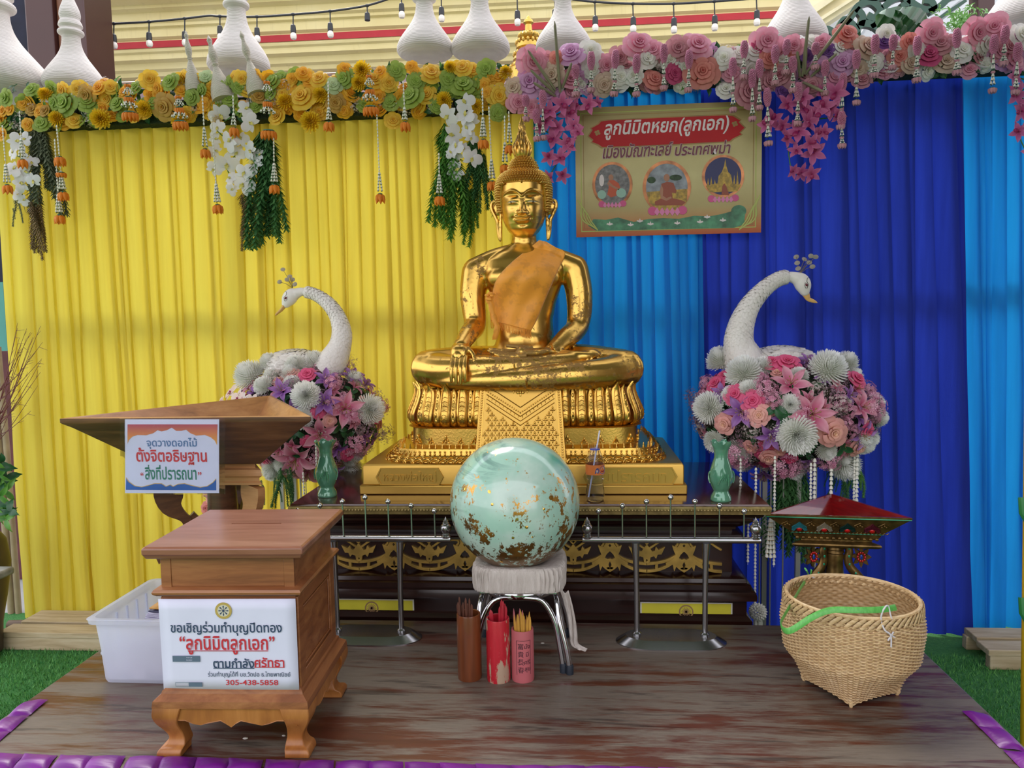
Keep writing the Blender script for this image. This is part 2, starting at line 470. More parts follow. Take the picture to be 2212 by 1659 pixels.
mb = MB(); mb.strip(px2([(2005, 60), (2110, -20)], 6.65), .02, 6.62, 6.7); mb.strip(px2([(1880, 120), (1838, 110), (1870, 60), (1945, -10)], 6.9), .012, 6.88, 6.92)
mb.build('eave_rail', M['palewall'], root, world=True)
a = P(2112, 10, 6.6).x; b = P(2150, 10, 6.6).x
tag(MB().box(a, b, 6.6, 6.75, 3.2, 5).build('wooden_post', M['brownwood'], bev=.01), 'reddish brown wooden post beside the green eave scrollwork', 'post')
# gold roof finial seen between the white jars
M['goldpale'] = gold('pale_gilt', 'd9b45c', amt=.9, rough=.35)
r0 = thing('gold_spire', 'small tiered gold spire rising behind the middle of the garland', 'spire', P(1143, 150, 5.0))
mb = MB(); c = P(1143, 150, 5.0); k = 5.0 / FPX
mb.lathe([(r_ * k, (150 - y_) * k) for r_, y_ in ((60, 1750), (60, 240), (42, 185), (42, 150), (38, 148), (38, 140), (30, 138), (34, 132), (30, 122), (22, 120), (22, 112), (27, 108), (26, 98), (18, 96), (14, 92), (20, 88), (22, 82), (16, 76), (8, 74), (7, 60), (11, 56), (9, 50), (5, 48), (4, 44), (0, 40))], 24, 0, (c.x, c.y), z0=c.z)
for lv, rr in ((148, 40), (120, 31), (96, 26), (82, 20)):
    for j in range(16):
        a = 2 * pi * j / 16
        mb.ball((c.x + rr * k * cos(a), c.y + rr * k * sin(a), c.z + (150 - lv) * k), (3.2 * k, 3.2 * k, 5 * k), 6, 5)
mb.build('spire_body', M['goldpale'], r0, world=True)

# ================================================================== THE STAGE
t = NT('worn_stage_wood'); co = t.coord((.9, 7, 7)); c1 = t.coord((2.2, 26, 26)); c2 = t.coord((.25, 1.1, 1))
big = t.noise(c2, 2.4, 4, .6); mid = t.noise(co, 2.2, 6, .65, .4); fine = t.noise(c1, 5, 5, .7)
w_ = t.math('ADD', t.math('MULTIPLY', big, .35), t.math('ADD', t.math('MULTIPLY', mid, .55), t.math('MULTIPLY', fine, .22)))
m_ = t.ramp(w_, [(.50, 0), (.59, 1)])
red = t.mix(t.noise(co, 4, 4), '40231b', '683424')
gry = t.mix(fine, '524840', '7e7164')
r = t.mix(m_, red, gry)
dk = t.ramp(t.noise(co, 3.1, 5, .6, .3), [(.33, 1), (.43, 0)])
r = t.mix(t.math('MULTIPLY', dk, .7), r, '2b1f1a')
t.set(Base_Color=r, Roughness=t.math('ADD', .3, t.math('MULTIPLY', m_, .25)), Coat_Weight=.08, Coat_Roughness=.2)
t.bump(fine, .12, .002); M['stage'] = t.mat
SX0, SX1, SY0, SY1 = -1.85, 1.287, 1.955, 3.10
root = thing('wooden_stage', 'low wide stage of worn reddish brown varnished wood', 'stage', ((SX0 + SX1) / 2, 2.5, GZ))
mb = MB(); mb.box(SX0, SX1, SY0, SY1, -.05, 0)
mb.build('stage_top', M['stage'], root, world=True, bev=.006)
mb = MB(); mb.box(SX0 + .03, SX1 - .03, SY0 + .03, SY1 - .03, -.16, -.05)
mb.build('apron', M['stage'], root, world=True)
for x in (SX0 + .08, SX1 - .18):
    for y in (SY0 + .08, SY1 - .18):
        MB().box(x, x + .1, y, y + .1, GZ, -.16).build('leg', M['stage'], root, world=True, bev=.005)
for px_, py_, s_ in ((445, 1378, .01), (530, 1596, .009), (613, 1590, .006), (1172, 1390, .008), (1140, 1394, .006), (880, 1520, .006)):
    p = PZ(px_, py_, 0); mb = MB(); mb.ball((0, 0, .0015), (s_, s_ * .7, .002), 7, 4)
    if px_ in (530, 613, 1172): tag(mb.build('wax_drip', plain('wax', 'e8e2d8', .4), loc=p), {530: 'larger dried white wax drip on the stage before the donation box', 613: 'smaller dried white wax drip near the right front foot of the donation box', 1172: 'dried white wax drip between the pink cup and the stool leg'}[px_], 'wax drip')
# purple satin ribbon pinned round the rim in puffs
t = NT('purple_satin'); co = t.coord()
r = t.mix(t.noise(t.coord((3, 3, 3)), 5, 3), '500a66', '8a1c9e'); t.set(Base_Color=r, Roughness=.38, Sheen_Weight=.0, Specular_IOR_Level=.6); t.bump(t.noise(t.coord((6, 30, 30)), 3, 3), .2, .004); M['satin'] = t.mat
def puffs(p0, p1, wdir, w, n, droop, name, label):
    """n puffed satin segments from p0 to p1 lying on the edge; wdir points outwards."""
    p0, p1, wdir = Vector(p0), Vector(p1), Vector(wdir); mb = MB(); rg = random.Random(len(label))
    for i in range(n):
        a = p0.lerp(p1, i / n); b = p0.lerp(p1, (i + 1) / n); sk = rg.uniform(-.01, .01)
        def fn(u, v, a=a, b=b, sk=sk):
            c = a.lerp(b, u) + wdir * (v * w) + (b - a).normalized() * (v * .03 + sk)
            e = sin(pi * u) ** .35
            z = .004 + .016 * e * sin(pi * min(v * 1.15, 1)) ** .6 + .002 * sin(9 * v + 3 * u + i)
            return (c.x, c.y, c.z + z - (max(0, v - .62) / .38) ** 1.5 * droop * .5)
        mb.grid(fn, 12, 10)
        def fn2(u, v, fn=fn):
            x, y, z = fn(u, 1); return (x + wdir.x * .004, y + wdir.y * .004, z - v * droop)
        mb.grid(fn2, 12, 3)
    return tag(mb.build(name, M['satin'], ang=60), label, 'ribbon')
puffs((-1.82, 2.045, 0), (1.25, 2.075, 0), (0, -1, 0), .115, 30, .05, 'purple_ribbon', 'purple satin ribbon pinned in puffs along the front edge of the stage')
puffs((-1.775, 2.36, 0), (-1.745, 2.06, 0), (-1, 0, 0), .09, 3, .04, 'purple_ribbon', 'purple satin ribbon over the left edge of the stage')
puffs((1.205, 2.43, 0), (1.215, 1.98, 0), (1, 0, 0), .085, 4, .04, 'purple_ribbon', 'purple satin ribbon over the right edge of the stage')

# ================================================================== BACKDROP
YC = 4.15
M['yel'] = cloth('yellow_sheer_cloth', 'f6e85c', 'e6d24c', .6)
M['blu'] = cloth('sky_blue_sheer_cloth', '1fa2f0', '1490dc', .55)
M['roy'] = cloth('royal_blue_sheer_cloth', '2642c4', '1a30a0', .45)
def curtain(name, mat, x0, x1, ztop, zbot, label, seed, y0=YC, pitch=.075, lean0=0, lean1=0, amp=.036, hem=True):
    rg = random.Random(seed); W_ = x1 - x0
    cuts = [0]
    while cuts[-1] < W_: cuts.append(cuts[-1] + rg.uniform(.55, 1.5) * pitch)
    cuts[-1] = W_
    dep = [rg.uniform(.6, 1.25) for _ in cuts]; dr = [rg.uniform(-.035, .035) for _ in cuts]
    sh = [rg.uniform(.15, .4) for _ in cuts]
    xs = []
    for i in range(len(cuts) - 1):
        n = 10
        for j in range(n): xs.append((i, j / n))
    xs.append((len(cuts) - 2, 1.0))
    nz = 26
    def fn(u, v):
        i, f = xs[min(int(round(u * (len(xs) - 1))), len(xs) - 1)]
        z = zbot + (ztop - zbot) * v
        a = cuts[i] + (dr[i] * (1 - v) * .6 if 0 < i else 0); b = cuts[i + 1] + (dr[i + 1] * (1 - v) if i + 1 < len(cuts) - 1 else 0)
        x = x0 + a + (b - a) * f
        w = b - a; ov = w * sh[i] * 1.5                                     # knife pleats that overlap the next one
        if f < .65: q = f / .65; x = x0 + a + (w + ov) * q; g = .25 + .75 * sin(pi * .5 * min(1, q * 1.15)) ** 1.2 if q < .87 else 1
        else: q = (f - .65) / .35; x = x0 + a + w + ov * (1 - q); g = .62 * (1 - q) ** 2 + .25 * (1 - (1 - q) ** 2)
        d = amp * dep[i] * g * (1.15 - .25 * v) + .006 * sin(5 * z + i * 1.7) * (1 - v) + .012 * noise.noise(Vector((x * 2, z * .8, seed)))
        le = (lean0 * (1 - f_all(x)) + lean1 * f_all(x)) * (1 - v)
        if hem and v < .03: z += .008 * sin(i * 2.3 + f * 5) + rg.uniform(-.004, .004)
        return (x + le, y0 - d, z)
    def f_all(x): return (x - x0) / W_
    mb = MB(); mb.grid(fn, len(xs) - 1, nz)
    return tag(mb.build(name, mat, ang=70), label, 'curtain')
curtain('yellow_curtain', M['yel'], -3.2, -.185, 2.40, -.44, 'yellow pleated sheer curtain covering the left half of the backdrop', 1, lean0=-.02)
curtain('blue_curtain', M['blu'], -.20, .66, 2.43, -.45, 'sky blue pleated curtain behind the gold statue and hanging banner', 2, y0=YC - .012, pitch=.06, lean1=.04)
curtain('royal_blue_curtain', M['roy'], .62, 1.97, 2.43, -.46, 'deep royal blue pleated curtain behind the right swan', 3, y0=YC + .03, pitch=.07, lean1=.13)
curtain('blue_curtain', M['blu'], 1.90, 3.0, 2.44, -.44, 'sky blue pleated curtain at the right end of the backdrop', 4, y0=YC + .06, pitch=.06, lean0=.13)
M['pipe'] = plain('grey_pipe', 'a9a9a4', .4, var=.1)
root = thing('backdrop_frame', 'pipe frame carrying the curtains with a rail across behind them', 'frame', (-.1, YC + .16, GZ))
for x in (-3.1, -1.95, -.75, .45, 1.5, 2.6):
    MB().box(x, x + .045, YC + .14, YC + .18, GZ, 2.62).build('post', M['pipe'], root, world=True)
for z in (1.40,):
    MB().box(-3.2, 3.0, YC + .10, YC + .14, z, z + .07).build('rail', M['pipe'], root, world=True)
MB().box(-3.3, 3.0, YC + .09, YC + .18, 2.44, 2.50).build('rail', M['pipe'], root, world=True)
mb = MB(); mb.tube([(-.1, YC - .05, 2.455), (3.0, YC - .05, 2.44)], .012, 10); mb.build('curtain_pipe', plain('white_pipe', 'd8d4cc', .4), root, world=True)
# timber feet of the frame
M['palewood'] = wood('pale_timber', 'a58f6c', 'c9b592', 'ddceb0', (1, 10, 10), 3, .7, 0)
def pallet(x0, x1, y0, y1, label):
    r_ = thing('timber_pallet', label, 'pallet', ((x0 + x1) / 2, (y0 + y1) / 2, GZ))
    MB().box(x0, x1, y0, y0 + .12, GZ + .07, GZ + .1).build('plank', M['palewood'], r_, world=True, bev=.004)
    MB().box(x0 + .02, x1 - .02, y0 + .15, y1, GZ + .07, GZ + .1).build('plank', M['palewood'], r_, world=True, bev=.004)
    MB().box(x0 + .01, x1 - .01, y0 + .005, y0 + .05, GZ, GZ + .07).build('bearer', M['palewood'], r_, world=True, bev=.004)
    MB().box(x0 + .01, x1 - .01, y1 - .05, y1 - .005, GZ, GZ + .07).build('bearer', M['palewood'], r_, world=True, bev=.004)
pallet(-3.1, -2.35, 3.78, 4.1, 'pale timber pallet on the turf under the yellow curtain')
pallet(1.98, 2.55, 3.74, 4.02, 'pale timber pallet on the turf under the blue curtain at right')
a = P(20, 1350, 4.0); b = P(118, 1348, 4.0)
mb = MB(); mb.tube([a, b], .028, 10); o = mb.build('bamboo_pole', plain('brown_bamboo', '6f563d', .5)); tag(o, 'brown pole lying level beneath the yellow curtain hem', 'pole')

# ================================================================== ALTAR TABLE
M['altar'] = wood('dark_lacquered_wood', '180a08', '28120e', '341812', (.8, 14, 14), 2.5, .22, .3, .04)
M['altartop'] = wood('brown_lacquered_top', '3a1e16', '4f2b20', '5f382a', (.8, 14, 14), 2.5, .14, .6, .03)
M['antique'] = plain('antique_gold_paint', 'a8935c', .4, .55, var=.2, vs=40)
M['fret'] = plain('gold_painted_carving', 'd2ac58', .42, .6, var=.22, vs=14)
AX0, AX1, AY0, AY1, AZ = -1.19, .78, 3.095, 4.02, .50
root = thing('altar_table', 'dark lacquered altar table with gold beaded rim and gold carved frieze', 'altar', (-.205, 3.5, GZ))
mb = MB(); mb.bprof([(-.02, .462), (0, .465), (0, .492), (-.004, .498), (-.02, .5)], AX0, AX1, AY0, AY1)
mb.build('table_top', M['altartop'], root, world=True)
mb = MB(); mb.bprof([(-.012, .452), (.003, .456), (.005, .472), (.008, .478), (.006, .488), (-.004, .492)], AX0, AX1, AY0, AY1, c0=False, c1=False)
n = 150
for i in range(n): mb.ball((AX0 + (i + .5) * (AX1 - AX0) / n, AY0 - .006, .4745), .0052, 6, 4)
for xx in (AX0 - .006, AX1 + .006):
    for i in range(60): mb.ball((xx, AY0 + (i + .5) * .0135, .4745), .0052, 6, 4)
mb.build('beaded_rim', M['antique'], root, world=True)
bx0, bx1, by0, by1 = -1.075, .655, 3.20, 3.95
zf1, zf0 = .325, .185                                # frieze band
mb = MB(); mb.bprof([(.105, .452), (.10, .445), (.085, .435), (.07, .43), (.07, .42), (.055, .405), (.03, .39), (.012, .38), (.012, .372), (.0, .368), (.0, .36), (.03, .352), (.035, .345), (.05, .343), (.05, .333), (.02, .327), (.0, zf1),
    (.0, zf0), (.02, .18), (.045, .17), (.05, .155), (.065, .15), (.065, .13), (.08, .125), (.085, .11), (.085, .09), (.05, .085), (.05, .02), (.07, .0), (.07, -.1), (.09, -.11), (.09, GZ)], bx0, bx1, by0, by1)
mb.build('cabinet', M['altar'], root, world=True, ang=25)
# frieze: one unit is 680 drawn units wide, heart at 0, palmette at 340
K = (zf1 - zf0 + .004) / 318.0; UN = 680 * K
def U(pts, cx, s=1): return [(cx + s * x * K, zf1 + .003 - (y - 690) * K) for x, y in pts]
heart = [(0, 690), (50, 692), (42, 735), (60, 765), (108, 752), (94, 800), (78, 838), (110, 880), (170, 915), (160, 935), (104, 930), (90, 988), (70, 950), (45, 975), (0, 1003)]
palm = [(0, 742), (24, 770), (50, 806), (72, 800), (84, 765), (108, 790), (165, 764), (150, 800), (134, 835), (100, 836), (84, 872), (64, 852), (34, 862), (26, 915), (0, 918)]
def full(h): return h + [(-x, y) for x, y in reversed(h) if x > 0]
mb = MB()
nx = int((bx1 - bx0) / UN) + 1; mid = -.205 + .045
for i in range(-4, 5):
    c = mid + i * UN
    for dx, kind in ((0, 'h'), (UN / 2, 'p')):
        cx = c + dx
        if cx - .05 < bx0 or cx + .05 > bx1: continue
        y0_, y1_ = by0 - .014, by0 + .004
        if kind == 'h':
            holes = [full([(0, 806), (30, 836), (47, 870), (20, 884), (0, 876)]), full([(0, 902), (14, 935), (0, 972)]), full([(0, 738), (13, 752), (0, 770)])]
            mb.prism(U(full(heart), cx), y0_, y1_, [U(h_, cx) for h_ in holes])
        else:
            mb.prism(U(full(palm), cx), y0_, y1_, [U(full([(0, 878), (9, 890), (0, 904)]), cx)])
            mb.prism(U([(-34, 715), (0, 690), (34, 715), (0, 748)], cx), y0_, y1_, [U([(-18, 716), (0, 700), (18, 716), (0, 734)], cx)])
    for s_ in (1, -1):
        if not (bx0 < c + s_ * UN * .25 < bx1): continue
        def lim(pts): return [(min(max(x, bx0), bx1), z) for x, z in pts]
        def sm(pts): return lim([(p.x, p.y) for p in catmull([(a_, b_, 0) for a_, b_ in U(pts, c, s_)], 4)])
        mb.strip(sm([(78, 760), (62, 745), (58, 722), (84, 708), (160, 710), (230, 722), (290, 762), (340, 792)]), .0042, by0 - .013, by0 + .003)
        mb.strip(sm([(70, 850), (140, 888), (240, 915), (345, 925)]), .0062, by0 - .013, by0 + .003)
        mb.strip(sm([(90, 905), (160, 950), (250, 985), (345, 996)]), .0062, by0 - .013, by0 + .003)
        mb.strip(sm([(248, 915), (252, 985)]), .006, by0 - .012, by0 + .003)
        mb.strip(sm([(120, 880), (125, 930)]), .008, by0 - .012, by0 + .003)
mb.box(bx0, bx1, by0 - .012, by0 + .003, zf1 - .006, zf1 + .003)
mb.build('carved_frieze', M['fret'], root, world=True, bev=.0016, ang=30)
# yellow strips with a wheel seal stuck on the plinth
M['stickY'] = plain('yellow_print', 'd8cf3a', .5); M['stickW'] = plain('white_border_print', 'dad8cc', .5); M['seal'] = plain('seal_print', '9a7a52', .6)
for a, b, lab in ((1383, 1582, 'yellow paper strip with wheel seal low on the altar behind the right railing'), (713, 895, 'yellow paper strip with wheel seal low on the altar behind the left railing')):
    yy = by0 - .0515
    p, q = P(a, 1325, yy), P(b, 1325, yy)
    r_ = thing('paper_strip', lab, 'paper strip', ((p.x + q.x) / 2, yy, .0))
    MB().box(p.x, q.x, yy - .001, yy, .024, .072).build('paper', M['stickW'], r_, world=True, flat=True)
    MB().box(p.x + .006, q.x - .006, yy - .0016, yy - .001, .024, .067).build('yellow_field', M['stickY'], r_, world=True, flat=True)
    mb = MB(); cx = (p.x + q.x) / 2
    ring = [(cx + cos(2 * pi * i / 28) * .03, .032 + sin(2 * pi * i / 28) * .03) for i in range(28)]; ring2 = [(cx + cos(2 * pi * i / 28) * .024, .032 + sin(2 * pi * i / 28) * .024) for i in range(28)]
    mb.prism(ring, yy - .0022, yy - .0016, [ring2])
    for i in range(8):
        a_ = pi * i / 8; mb.strip([(cx + cos(a_) * .02, .032 + sin(a_) * .02), (cx - cos(a_) * .02, .032 - sin(a_) * .02)], .0014, yy - .0022, yy - .0016)
    mb.build('wheel_seal', M['seal'], r_, world=True, flat=True)
# ================================================================== GOLD STATUE AND ITS PEDESTAL
M['gold'] = gold('statue_gold', 'ecbe62', '70502c', .30, .565, 44, .06, 240)
M['goldp'] = gold('pedestal_gold', 'e8ba5c', '6b4c26', .3, .66, 26, .25, 130)
M['goldflat'] = gold('plinth_gold', 'd8ae58', '4a361f', .42, .72, 14, .1, 60)
BXc, BYc = -.222, 3.66
# ---- pedestal
root = thing('lotus_pedestal', 'tiered gold pedestal with lotus petals and raised lettering on the altar table', 'pedestal', (BXc, 3.62, AZ))
mb = MB(); yF = 3.27
mb.bprof([(0, AZ + .001), (0, .622), (-.006, .632), (-.03, .638)], -.925, .468, yF, 4.0)
mb.bprof([(.012, AZ + .001), (.012, .54), (0, .545)], -.925, .468, yF, 4.0)
mb.build('plinth', M['goldflat'], root, world=True, bev=.004)
for x0, x1, tx in ((-.865, -.565, 'หลวงพ่อใหญ่'), (.16, .44, 'สมปรารถนา')):
    cx = (x0 + x1) / 2; mb = MB(); e = .022; zt, zb = .617, .538
    if x0 > 0: cx -= .03; x0 -= .12
    o_ = [(x0, (zt + zb) / 2), (x0 + e, zt), (x1 - e, zt), (x1, (zt + zb) / 2), (x1 - e, zb), (x0 + e, zb)]
    i_ = [(x0 + .008, (zt + zb) / 2), (x0 + e + .002, zt - .006), (x1 - e - .002, zt - .006), (x1 - .008, (zt + zb) / 2), (x1 - e - .002, zb + .006), (x0 + e + .002, zb + .006)]
    mb.prism(o_, yF - .008, yF + .002, [i_]); mb.prism(i_, yF - .004, yF + .002)
    mb.build('name_plate', M['goldflat'], root, world=True, bev=.0015)
    lettering(tx, 'lettering', M['goldflat'], root, ((x0 + x1) / 2, yF - .003, .577), .052, (x1 - x0) * .78, .006, bold=.012)
def rrect(a, b, z, ex=7, n=96, cy=3.64):
    out = []
    for k in range(n):
        an = 2 * pi * k / n; x, y = cos(an), sin(an)
        x = math.copysign(abs(x) ** (2 / ex), x); y = math.copysign(abs(y) ** (2 / ex), y)
        out.append((BXc + a * x, cy + b * y, z))
    return out
mb = MB()
TI = [(.625, .355, .632), (.615, .35, .652), (.595, .335, .664), (.592, .333, .672), (.585, .328, .69), (.53, .30, .70), (.515, .292, .703), (.512, .29, .775), (.53, .30, .782)]
mb.loft([rrect(a, b, z) for a, b, z in TI])
mb.build('stepped_tier', M['goldp'], root, world=True, ang=30)
# scale rows, fringe and leaf relief round the tiers
def round_path(a, b, n, ex=7, cy=3.64, front_only=True):
    """points with outward normals spaced evenly along the front and sides."""
    pts = [Vector(p) for p in rrect(a, b, 0, ex, 720, cy)]
    L = [0]
    for i in range(len(pts)): L.append(L[-1] + (pts[(i + 1) % len(pts)] - pts[i]).length)
    out = []
    for k in range(n):
        t_ = L[-1] * k / n; i = next(j for j in range(len(pts)) if L[j + 1] > t_ or j == len(pts) - 1)
        p = pts[i]; d = (pts[(i + 1) % len(pts)] - pts[i - 1]).normalized(); out.append((p, Vector((d.y, -d.x, 0))))
    return out
mb = MB()
def local(p, nrm, z):          # frame: x along the face, y outwards (towards the viewer), z up
    tx = Vector((-nrm.y, nrm.x, 0)); return Matrix(((tx.x, nrm.x, 0, p.x), (tx.y, nrm.y, 0, p.y), (0, 0, 1, z), (0, 0, 0, 1)))
for row, (a, b, z, h) in enumerate(((.632, .36, .634, .016), (.622, .352, .648, .014))):
    N = 96
    for k, (p, nr) in enumerate(round_path(a, b, N)):
        if p.y > 3.9: continue
        T = local(p, nr, z); w = .024
        pts = [(w * cos(q), .0, h * sin(q)) for q in [pi * i / 8 for i in range(9)]]
        mb.tube([Vector(q) for q in pts], .0032, 5, T=T)
        mb.tube([Vector((q[0] * .55, .001, q[2] * .6)) for q in pts], .0025, 4, T=T)
for k, (p, nr) in enumerate(round_path(.600, .338, 150)):
    if p.y > 3.9: continue
    T = local(p, nr, .668); mb.ball((0, 0, 0), (.0045, .004, .008), 6, 5, T=T); mb.ball((0, .002, .013), (.004, .004, .005), 6, 4, T=T)
for k, (p, nr) in enumerate(round_path(.575, .325, 110)):
    if p.y > 3.9: continue
    T = local(p, nr, .69); mb.lathe([(.005, 0), (.006, .006), (.003, .012), (.004, .016), (0, .024)], 6, T=T)
for k, (p, nr) in enumerate(round_path(.514, .292, 44)):
    if p.y > 3.9: continue
    T = local(p, nr, .705); s_ = 1.0 if k % 2 == 0 else .72
    for dx, dz, r_, tw in ((0, .03, .0085, 0), (-.009, .02, .006, .5), (.009, .02, .006, -.5), (-.013, .01, .005, .9), (.013, .01, .005, -.9), (0, .012, .006, 0)):
        T2 = T @ Matrix.Translation((dx * s_, .003, dz * s_)) @ Matrix.Rotation(tw, 4, 'Y')
        mb.ball((0, 0, 0), (r_ * .62 * s_, .005, r_ * 1.7 * s_), 7, 5, T=T2)
mb.build('tier_relief', M['goldp'], root, world=True)
# lotus bulge
LB = [(.50, .782), (.518, .79), (.53, .81), (.532, .835), (.522, .862), (.508, .89), (.497, .92), (.492, .94), (.492, .948)]
mb = MB(); mb.loft([rrect(a - .012, a * .56 - .012, z, 6) for a, z in LB]); mb.build('lotus_core', M['goldp'], root, world=True)
mb = MB(); N = 76
for k, (p, nr) in enumerate(round_path(.5, .28, N, 6)):
    if p.y > 3.88: continue
    big = k % 2 == 0
    def off(t_):
        z = .785 + .19 * t_
        r_ = lerp_list([(z_, a) for a, z_ in LB], z)[0] - .5
        return r_ + (.006 if big else -.004) + (max(0, t_ - .84) * .09), z
    w0 = .0225 if big else .0175
    T0 = local(p, nr, 0)
    def fn(u, v, big=big, w0=w0):
        s_ = 2 * u - 1; top = 1.0 if big else .93; t_ = v * top
        w = w0 * (1 if v < .82 else max(0.02, 1 - ((v - .82) / .18) ** 1.25)) * (.85 + .25 * sin(pi * min(v * 1.1, 1)))
        o_, z = off(t_)
        return (s_ * w, o_ + .007 * (1 - s_ * s_) - .003 * abs(s_) ** 4, z)
    mb.grid(fn, 6, 14, T=T0)
    if big:
        for s_ in (-.62, .62): mb.tube([Vector(fn(.5 + s_ / 2, v)) + Vector((0, .002, 0)) for v in (0, .15, .3, .45, .6, .75, .86)], .0016, 4, T=T0)
        for v in (.1, .2, .3, .4, .5, .6, .7):
            a_ = Vector(fn(.5, v)); mb.tube([Vector(fn(.25, v - .03)) + Vector((0, .001, 0)), a_ + Vector((0, .0025, 0)), Vector(fn(.75, v - .03)) + Vector((0, .001, 0))], .0013, 4, T=T0)
    else:
        for v in (.15, .3, .45, .6, .75): mb.ball(fn(.5, v), (.006, .004, .012), 6, 4, T=T0)
mb.build('lotus_petals', M['goldp'], root, world=True, ang=60)
# hanging cloth panel carved down the middle
zt, zb, yt, yb = .958, .60, 3.335, 3.235
def pan(x, z): k = (zt - z) / (zt - zb); return yt + (yb - yt) * k
def wx(z): k = (zt - z) / (zt - zb); return .178 + .022 * k
mb = MB(); cx = P(1124, 900, 3.3).x
mb.loft([[(cx - wx(z), pan(0, z), z), (cx + wx(z), pan(0, z), z), (cx + wx(z), pan(0, z) + .06, z), (cx - wx(z), pan(0, z) + .06, z)] for z in (zt, .9, .8, .7, zb)])
mb.build('cloth_panel', M['goldflat'], root, world=True, bev=.003)
mb = MB()
def pb(x, z, r_): mb.ball((cx + x, pan(x, z) - .001, z), r_, 6, 4)
for s_ in (-1, 1):
    for i in range(34): z = zt - .012 - i * .0104; pb(s_ * (wx(z) - .013), z, .0042)
    for w in (.004, .022):
        mb.tube([(cx + s_ * (wx(z) - w), pan(0, z), z) for z in (zt, .85, .75, .65, zb)], .0022, 5)
    for i in range(17): k = i / 16; pb(s_ * (.150 * (1 - k)), zt - .012 - .095 * k, .0042)
    for z0_, r_ in ((zt - .028, .0022), (zt - .048, .0018), (zt + .01, .0022), (zt - .066, .002)):
        mb.tube([(cx + s_ * (wx(zt) - .03) * (1 - k), pan(0, z0_ - .095 * k), min(z0_ - .095 * k, zt)) for k in (0, .33, .66, 1)], r_, 5)
    for i in range(9): k = (i + .5) / 9; z = zt - .036 - .095 * k; mb.tube([(cx + s_ * (.148 * (1 - k)), pan(0, z), z + .006), (cx + s_ * (.148 * (1 - k) + .004), pan(0, z), z - .008)], .0016, 4)
def floret(x, z, q=1):
    for dx, dz, a_, b_ in ((0, .009, .0042, .008), (0, -.009, .0042, .008), (-.007, 0, .006, .0045), (.007, 0, .006, .0045), (0, 0, .0045, .0045)):
        mb.ball((cx + x + dx * q, pan(x, z) - .001, z + dz * q), (a_ * q, .005, b_ * q), 6, 4)
for r_ in range(13):
    z = zt - .075 - r_ * .021
    for i in range(-5, 6):
        x = (i + (.5 if r_ % 2 else 0)) * .031
        if abs(x) > wx(z) - .034: continue
        if z > zt - .082 - .095 * (1 - abs(x) / .15): continue
        floret(x, z)
floret(0, zt - .022, 1.5); floret(-.03, zt - .012, .9); floret(.03, zt - .012, .9)
mb.build('panel_relief', M['goldp'], root, world=True)

# ---- the seated figure
root = thing('buddha_statue', 'large seated gilded Buddha statue touching the earth, with flame topped head, on the lotus pedestal', 'statue', (BXc, BYc, .94))
TOR = [(.95, .20, .15, 0), (1.03, .185, .15, 0), (1.10, .158, .14, 0), (1.17, .136, .128, .0), (1.25, .131, .118, .0), (1.33, .148, .118, 0), (1.42, .178, .122, .0), (1.49, .198, .118, .0), (1.535, .185, .10, 0), (1.565, .14, .085, .0), (1.59, .085, .07, 0), (1.61, .06, .062, 0)]
def tor(z): return lerp_list(TOR, z)
def torso_front(x, z):
    a, b, _ = tor(z); q = 1 - ((x - BXc) / a) ** 2
    return BYc - b * sqrt(q) if q > 0 else BYc
mb = MB()
TT = []
for i in range(len(TOR) - 1):
    for j in range(3): z = TOR[i][0] + (TOR[i + 1][0] - TOR[i][0]) * j / 3; TT.append((z,) + tor(z))
mb.loft([[(BXc + a * math.copysign(abs(cos(q)) ** .85, cos(q)), BYc + b * math.copysign(abs(sin(q)) ** .85, sin(q)), z) for q in [2 * pi * k / 40 for k in range(40)]] for z, a, b, _ in TT])
def limb(pts, rad, sq=(1, 1), k=6, n=16):
    c = catmull(pts, k); R_ = [p.x for p in catmull([(r, 0, 0) for r in rad], k)]
    mb.tube(c, R_, n, sq=sq); mb.ball(c[0], R_[0], 14, 10); mb.ball(c[-1], R_[-1], 14, 10)
V = Vector
# chest, collar and shoulders
mb.ball((BXc - .085, BYc - .07, 1.45), (.085, .055, .06), 16, 10); mb.ball((BXc + .085, BYc - .07, 1.45), (.085, .055, .06), 16, 10)
limb([(BXc - .23, BYc + .01, 1.485), (BXc - .12, BYc + .01, 1.535), (BXc, BYc + .01, 1.56), (BXc + .12, BYc + .01, 1.535), (BXc + .235, BYc + .01, 1.485)], [.068, .062, .058, .062, .068])
mb.lathe([(.085, 1.55), (.064, 1.585), (.058, 1.61), (.060, 1.625), (.056, 1.632), (.059, 1.65), (.055, 1.657), (.058, 1.68), (.055, 1.72)], 28, 0, (BXc + .002, BYc - .005))
# right arm of the figure (left in view)
sh = V((BXc - .232, BYc + .01, 1.48)); e1 = P(1026, 700, 3.6); w1 = P(996, 748, 3.40)
limb([sh, sh.lerp(e1, .45) + V((-.012, 0, 0)), e1 + V((0, 0, .0)), e1.lerp(w1, .5) + V((.004, -.0, .006)), w1], [.069, .062, .052, .045, .034])
# left arm (right in view)
sh2 = V((BXc + .236, BYc + .01, 1.48)); e2 = P(1248, 702, 3.62); w2 = P(1190, 760, 3.44)
limb([sh2, sh2.lerp(e2, .45) + V((.016, 0, 0)), e2, e2.lerp(w2, .5) + V((.004, 0, -.002)), w2], [.069, .063, .054, .046, .033])
